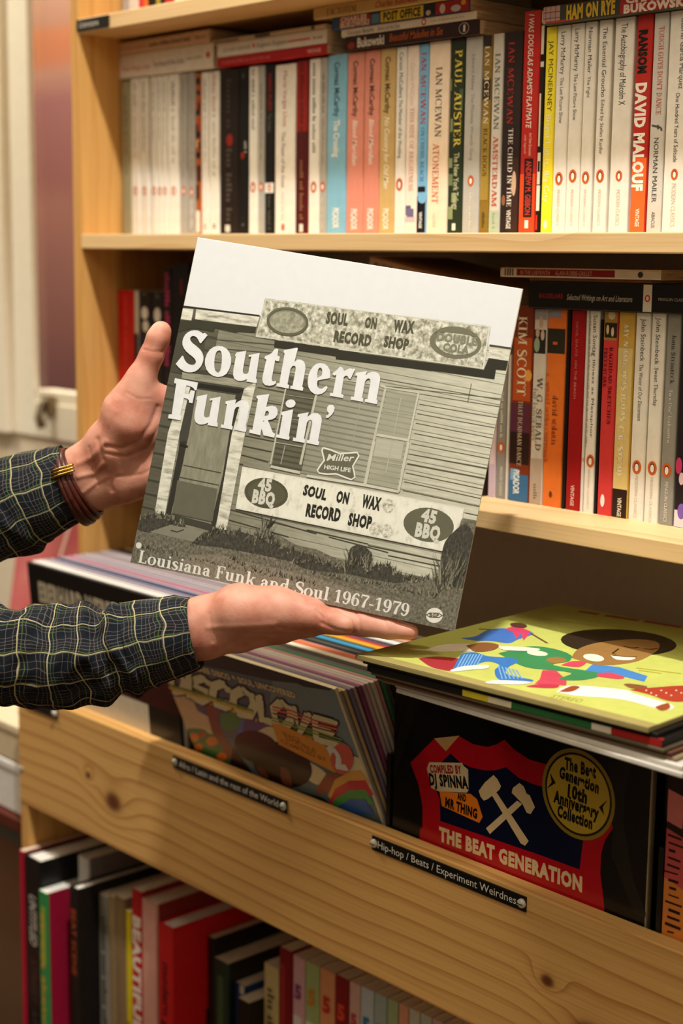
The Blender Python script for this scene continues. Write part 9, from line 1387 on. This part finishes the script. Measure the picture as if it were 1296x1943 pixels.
# eyes and hair
q = MB()
for s_ in (-1, 1):
    c_ = hd+fwd*.099+across*.030*s_+np.array([0, 0, .018])+off
    n = 12; V = [tuple(c_+fwd*.004*math.cos(b)+(across*.013*math.cos(a)+np.array([0, 0, .006*math.sin(a)]))*math.sin(b)) for b in (.01, .5, 1.0, 1.57) for a in [2*math.pi*i/n for i in range(n)]]
    q.mesh(V, [(r_*n+i, r_*n+(i+1) % n, (r_+1)*n+(i+1) % n, (r_+1)*n+i) for r_ in range(3) for i in range(n)], M('#2a1c14', .15))
q.build('eyes', person)
f, lo, ax = field([[[R4(hd-fwd*.035+np.array([0, 0, .045]), .086), R4(hd+fwd*.03+np.array([0, 0, .062]), .066)], .02], [[R4(hd-fwd*.055+np.array([0, 0, -.01]), .072), R4(hd-fwd*.05+np.array([0, 0, -.05]), .05)], .03]], .006)
vH, fH = surface_nets(f, lo, .006); q = MB(); hN = Nodes('hair', .5); hN.col(hN.mix(hN.noise(hN.coord('Object', (200, 200, 20)), 1, 2), lin('#2a1a10'), lin('#4a3220'))); q.mesh((vH+off).tolist(), fH.tolist(), hN.m); q.build('hair', person)

# dark plaid: fine lines along (v) and around (u) the sleeve, metres
def plaid():
    N = Nodes('plaid_cloth', .85, .15); uv = N.sep(N.coord('UV'))
    wob = N.noise(N.comb(N.math('MULTIPLY', uv[0], 24), N.math('MULTIPLY', uv[1], 24), 0.0), 1, 2); wob2 = N.noise(N.comb(N.math('MULTIPLY', uv[0], 20), N.math('MULTIPLY_ADD', uv[1], 20, 7.0), 3.0), 1, 2)
    u = N.math('MULTIPLY_ADD', wob, .022, uv[0]); v = N.math('MULTIPLY_ADD', wob2, .022, uv[1])
    weave = N.noise(N.comb(N.math('MULTIPLY', uv[0], 1500), N.math('MULTIPLY', uv[1], 1500), 0.0), 1, 1)
    c = N.mix(weave, lin('#0c1014'), lin('#1b2229'))
    def line(c, x, period, offs, width, hexc, amt):
        d = N.math('ABSOLUTE', N.math('SUBTRACT', N.math('FRACT', N.math('MULTIPLY_ADD', x, 1/period, offs)), .5))
        m = N.math('MULTIPLY', N.math('LESS_THAN', d, width/period/2), amt)
        return N.mix(m, c, lin(hexc))
    for x in (u, v):
        for o_ in (.02, .15, .24, .36, .52, .60, .67, .74, .86): c = line(c, x, .052, o_, .0006, '#6d6058', .62)
        for o_ in (.30, .80): c = line(c, x, .052, o_, .0009, '#4f6636', .7)
        for o_ in (.46, .93): c = line(c, x, .060 if x is u else .056, o_, .0011, '#b5aa7c', .9)
    N.bump(weave, .15, .0004)
    return N.col(c)
CLOTH = plaid()
from mathutils import noise as mnoise
def sleeve_mesh(path, q, s0=0.0, s1=None, folds=.0, inner=True, seed=0.0, ell=.88, n=110, step=.0022, gathers=(), grow=0.0, hem=.0):
    P = curve_pts(path, 10); V3 = [Vector(p[:3]) for p in P]; L = [0]
    for a, b in zip(V3, V3[1:]): L.append(L[-1]+(b-a).length)
    s1 = L[-1] if s1 is None else s1
    view = Vector((-.72665, .66791, -.16087)); m = int((s1-s0)/step)+1; rings = []; uvs = []
    for i in range(m+1):
        s = s0+(s1-s0)*i/m; k = max(0, min(len(L)-2, next((j for j in range(len(L)-1) if L[j+1] >= s), len(L)-2))); t = (s-L[k])/max(1e-9, L[k+1]-L[k])
        c = V3[k].lerp(V3[k+1], t); r = P[k][3]+(P[k+1][3]-P[k][3])*t; T_ = (V3[min(k+2, len(V3)-1)]-V3[max(k-1, 0)]).normalized()
        e1 = T_.cross(view).normalized(); e2 = e1.cross(T_).normalized()      # e1 across the view, e2 away from it
        if e1.z < 0: e1 = -e1
        ring = []; ruv = []
        for j in range(n+1):
            th = 2*math.pi*j/n; a, b = math.cos(th), math.sin(th)
            w_ = mnoise.noise(Vector((a*1.1+seed, b*1.1, s*34)))*.55+mnoise.noise(Vector((a*2.3, b*2.3+seed, s*75+a*2.0)))*.35+mnoise.noise(Vector((a*1.6+b, seed+b*1.3, s*16)))*.6
            f_ = folds*(.35+min(1, (s-s0)/.03))*w_
            for g, gw, ga in gathers: f_ += ga*math.exp(-((s-g-.006*a+.004*math.sin(3*th+seed))/gw)**2)
            rr_ = r+f_+grow; ring.append(c+e1*(a*rr_)+e2*(b*rr_*ell)); ruv.append((th/(2*math.pi)*.30, s))
        rings.append(ring); uvs.append(ruv)
    if inner:   # turned-in hem
        first = rings[0]; cen = sum((Vector(p) for p in first[:-1]), Vector())/n; T_ = (rings[2][0]-rings[0][0])
        r1 = [cen+(p-cen)*.955 for p in first]; r2 = [cen+(p-cen)*.93+T_*3 for p in first]
        rings = [r2, r1]+rings; uvs = [uvs[0], uvs[0]]+uvs
    Vv = [tuple(Vector(p)+Vector(off)) for r_ in rings for p in r_]; U = [u_ for r_ in uvs for u_ in r_]; w1 = n+1
    Ff = [(i*w1+j, i*w1+j+1, (i+1)*w1+j+1, (i+1)*w1+j) for i in range(len(rings)-1) for j in range(n)]
    q.mesh(Vv, Ff, CLOTH, U)
SL, SR = BODY['SLEEVE_LEFT'], BODY['SLEEVE_RIGHT']
q = MB()
sleeve_mesh(SL, q, .052, None, .0075, True, 3.1, .85, gathers=((.066, .006, .0035), (.085, .008, -.003), (.115, .010, .003)), grow=.0006)
sleeve_mesh(SR, q, .058, None, .0075, True, 8.4, .97, gathers=((.068, .005, .0040), (.080, .006, -.0045), (.094, .006, .0035), (.112, .008, -.002)), grow=.0008)
# shirt body and upper arms
Sh = []
def cloth(k, *ps): Sh.append([[R4(p, r) for p, r in ps], k])
eL = np.array(SL[-1][:3]); eR = np.array(SR[-1][:3])
cloth(.03, (J['sl'], .070), (J['el'], .058), (eL, .053)); cloth(.03, (J['sr'], .070), (J['er'], .058), (eR, .054))
cloth(.05, (J['sl']+across*.03, .078), (J['chest']-across*.06, .130), (J['waist']-across*.05, .118), (hipc-across*.05, .125))
cloth(.05, (J['sr']-across*.03, .078), (J['chest']+across*.06, .130), (J['waist']+across*.05, .118), (hipc+across*.05, .125))
f, lo, ax = field(Sh, .009, pad=.02); vS, fS = surface_nets(f, lo, .009)
q.mesh((vS+off).tolist(), fS.tolist(), CLOTH, [(float(p[0]*.7+p[1]*.7), float(p[2])) for p in vS])
shirt = q.build('shirt', person)
for path, sd, el_ in ((SL, 3.1, .85), (SR, 8.4, .97)):
    q = MB(); sleeve_mesh(path, q, 0, .062, .0016, True, sd+2, el_, gathers=((.003, .003, .0012), (.056, .003, .0012)), grow=.0010); q.build('cuff', shirt)
# trousers and shoes
f, lo, ax = field([[[R4(hl, .10), R4(kl, .075), R4(fl_+np.array([0, 0, .02]), .058)], .04], [[R4(hr, .10), R4(kr, .075), R4(fr_+np.array([0, 0, .02]), .058)], .04], [[R4(hl, .115), R4(hr, .115)], .03]], .009)
vT, fT = surface_nets(f, lo, .009); q = MB(); q.mesh((vT+off).tolist(), fT.tolist(), M('#232a3a', .8)); q.build('trousers', person)
for p in (fl_, fr_):
    f, lo, ax = field([[[R4(p-fwd*.04+np.array([0, 0, -.005]), .042), R4(p+fwd*.12+np.array([0, 0, -.012]), .036)], .02]], .006); f = np.maximum(f, (FZ+.001-ax[2])[None, None, :].astype(np.float32)); vZ, fZ = surface_nets(f, lo, .006)
    q = MB(); q.mesh((vZ+off).tolist(), fZ.tolist(), M('#3a2418', .4)); q.build('shoe', person)

# leather bracelet with a gold clasp on the far wrist
c0, c1_ = Vector(BODY['BRACELET'][0]), Vector(BODY['BRACELET'][1]); axd = (c1_-c0).normalized()
view = Vector((-.72665, .66791, -.16087)); e1 = axd.cross(view).normalized(); e1 = e1 if e1.z > 0 else -e1; e2 = e1.cross(axd).normalized(); e2 = e2 if e2.dot(view) > 0 else -e2
br = empty('bracelet', 'brown leather cord bracelet with gold clasp on the left wrist', 'bracelet', c0)
q = MB(); lm = Nodes('leather', .34, .5); lm.col(lm.mix(lm.noise(lm.coord('Object'), 160, 3), lin('#2c0f0a'), lin('#5a2416'))); lm.bump(lm.noise(lm.coord('Object'), 500, 2), .25, .001)
def loop(shift, ra, rb_, lean, drop=0): return [axd*(shift+lean*math.cos(a))+e1*(ra*math.cos(a)-drop)+e2*(rb_*math.sin(a)) for a in [2*math.pi*i/64 for i in range(64)]]
for sh, ra, rb_, ln, rad, dr in ((-.0075, .0370, .0310, -.0035, .0036, .0020), (-.0030, .0358, .0300, -.0045, .0031, .0015), (.0008, .0345, .0290, -.0060, .0018, .0010), (-.0112, .0372, .0312, -.0025, .0030, .0030)):
    q = MB(); q.tube(loop(sh, ra, rb_, ln, dr), rad, lm.m, 10, True); q.build('leather_cord', br)
gm = Nodes('gold', .22); gm.b.inputs['Metallic'].default_value = 1; gm.col(gm.mix(gm.noise(gm.coord('Object'), 60), lin('#c9962f'), lin('#e6c060')))
q = MB(); a_ = math.radians(-68)
for da in (-.09, .0, .09):
    pts = []
    for i in range(9):
        s_ = -.0135+i*.0235/8; pts.append(axd*(s_-.0035)+e1*(.0362*math.cos(a_+da)+.0)+e2*(.0350*math.sin(a_+da))+(-view)*(.0026*math.sin(math.pi*i/8)))
    q.tube(pts, .0013, gm.m, 8)
q.build('gold_clasp', br)
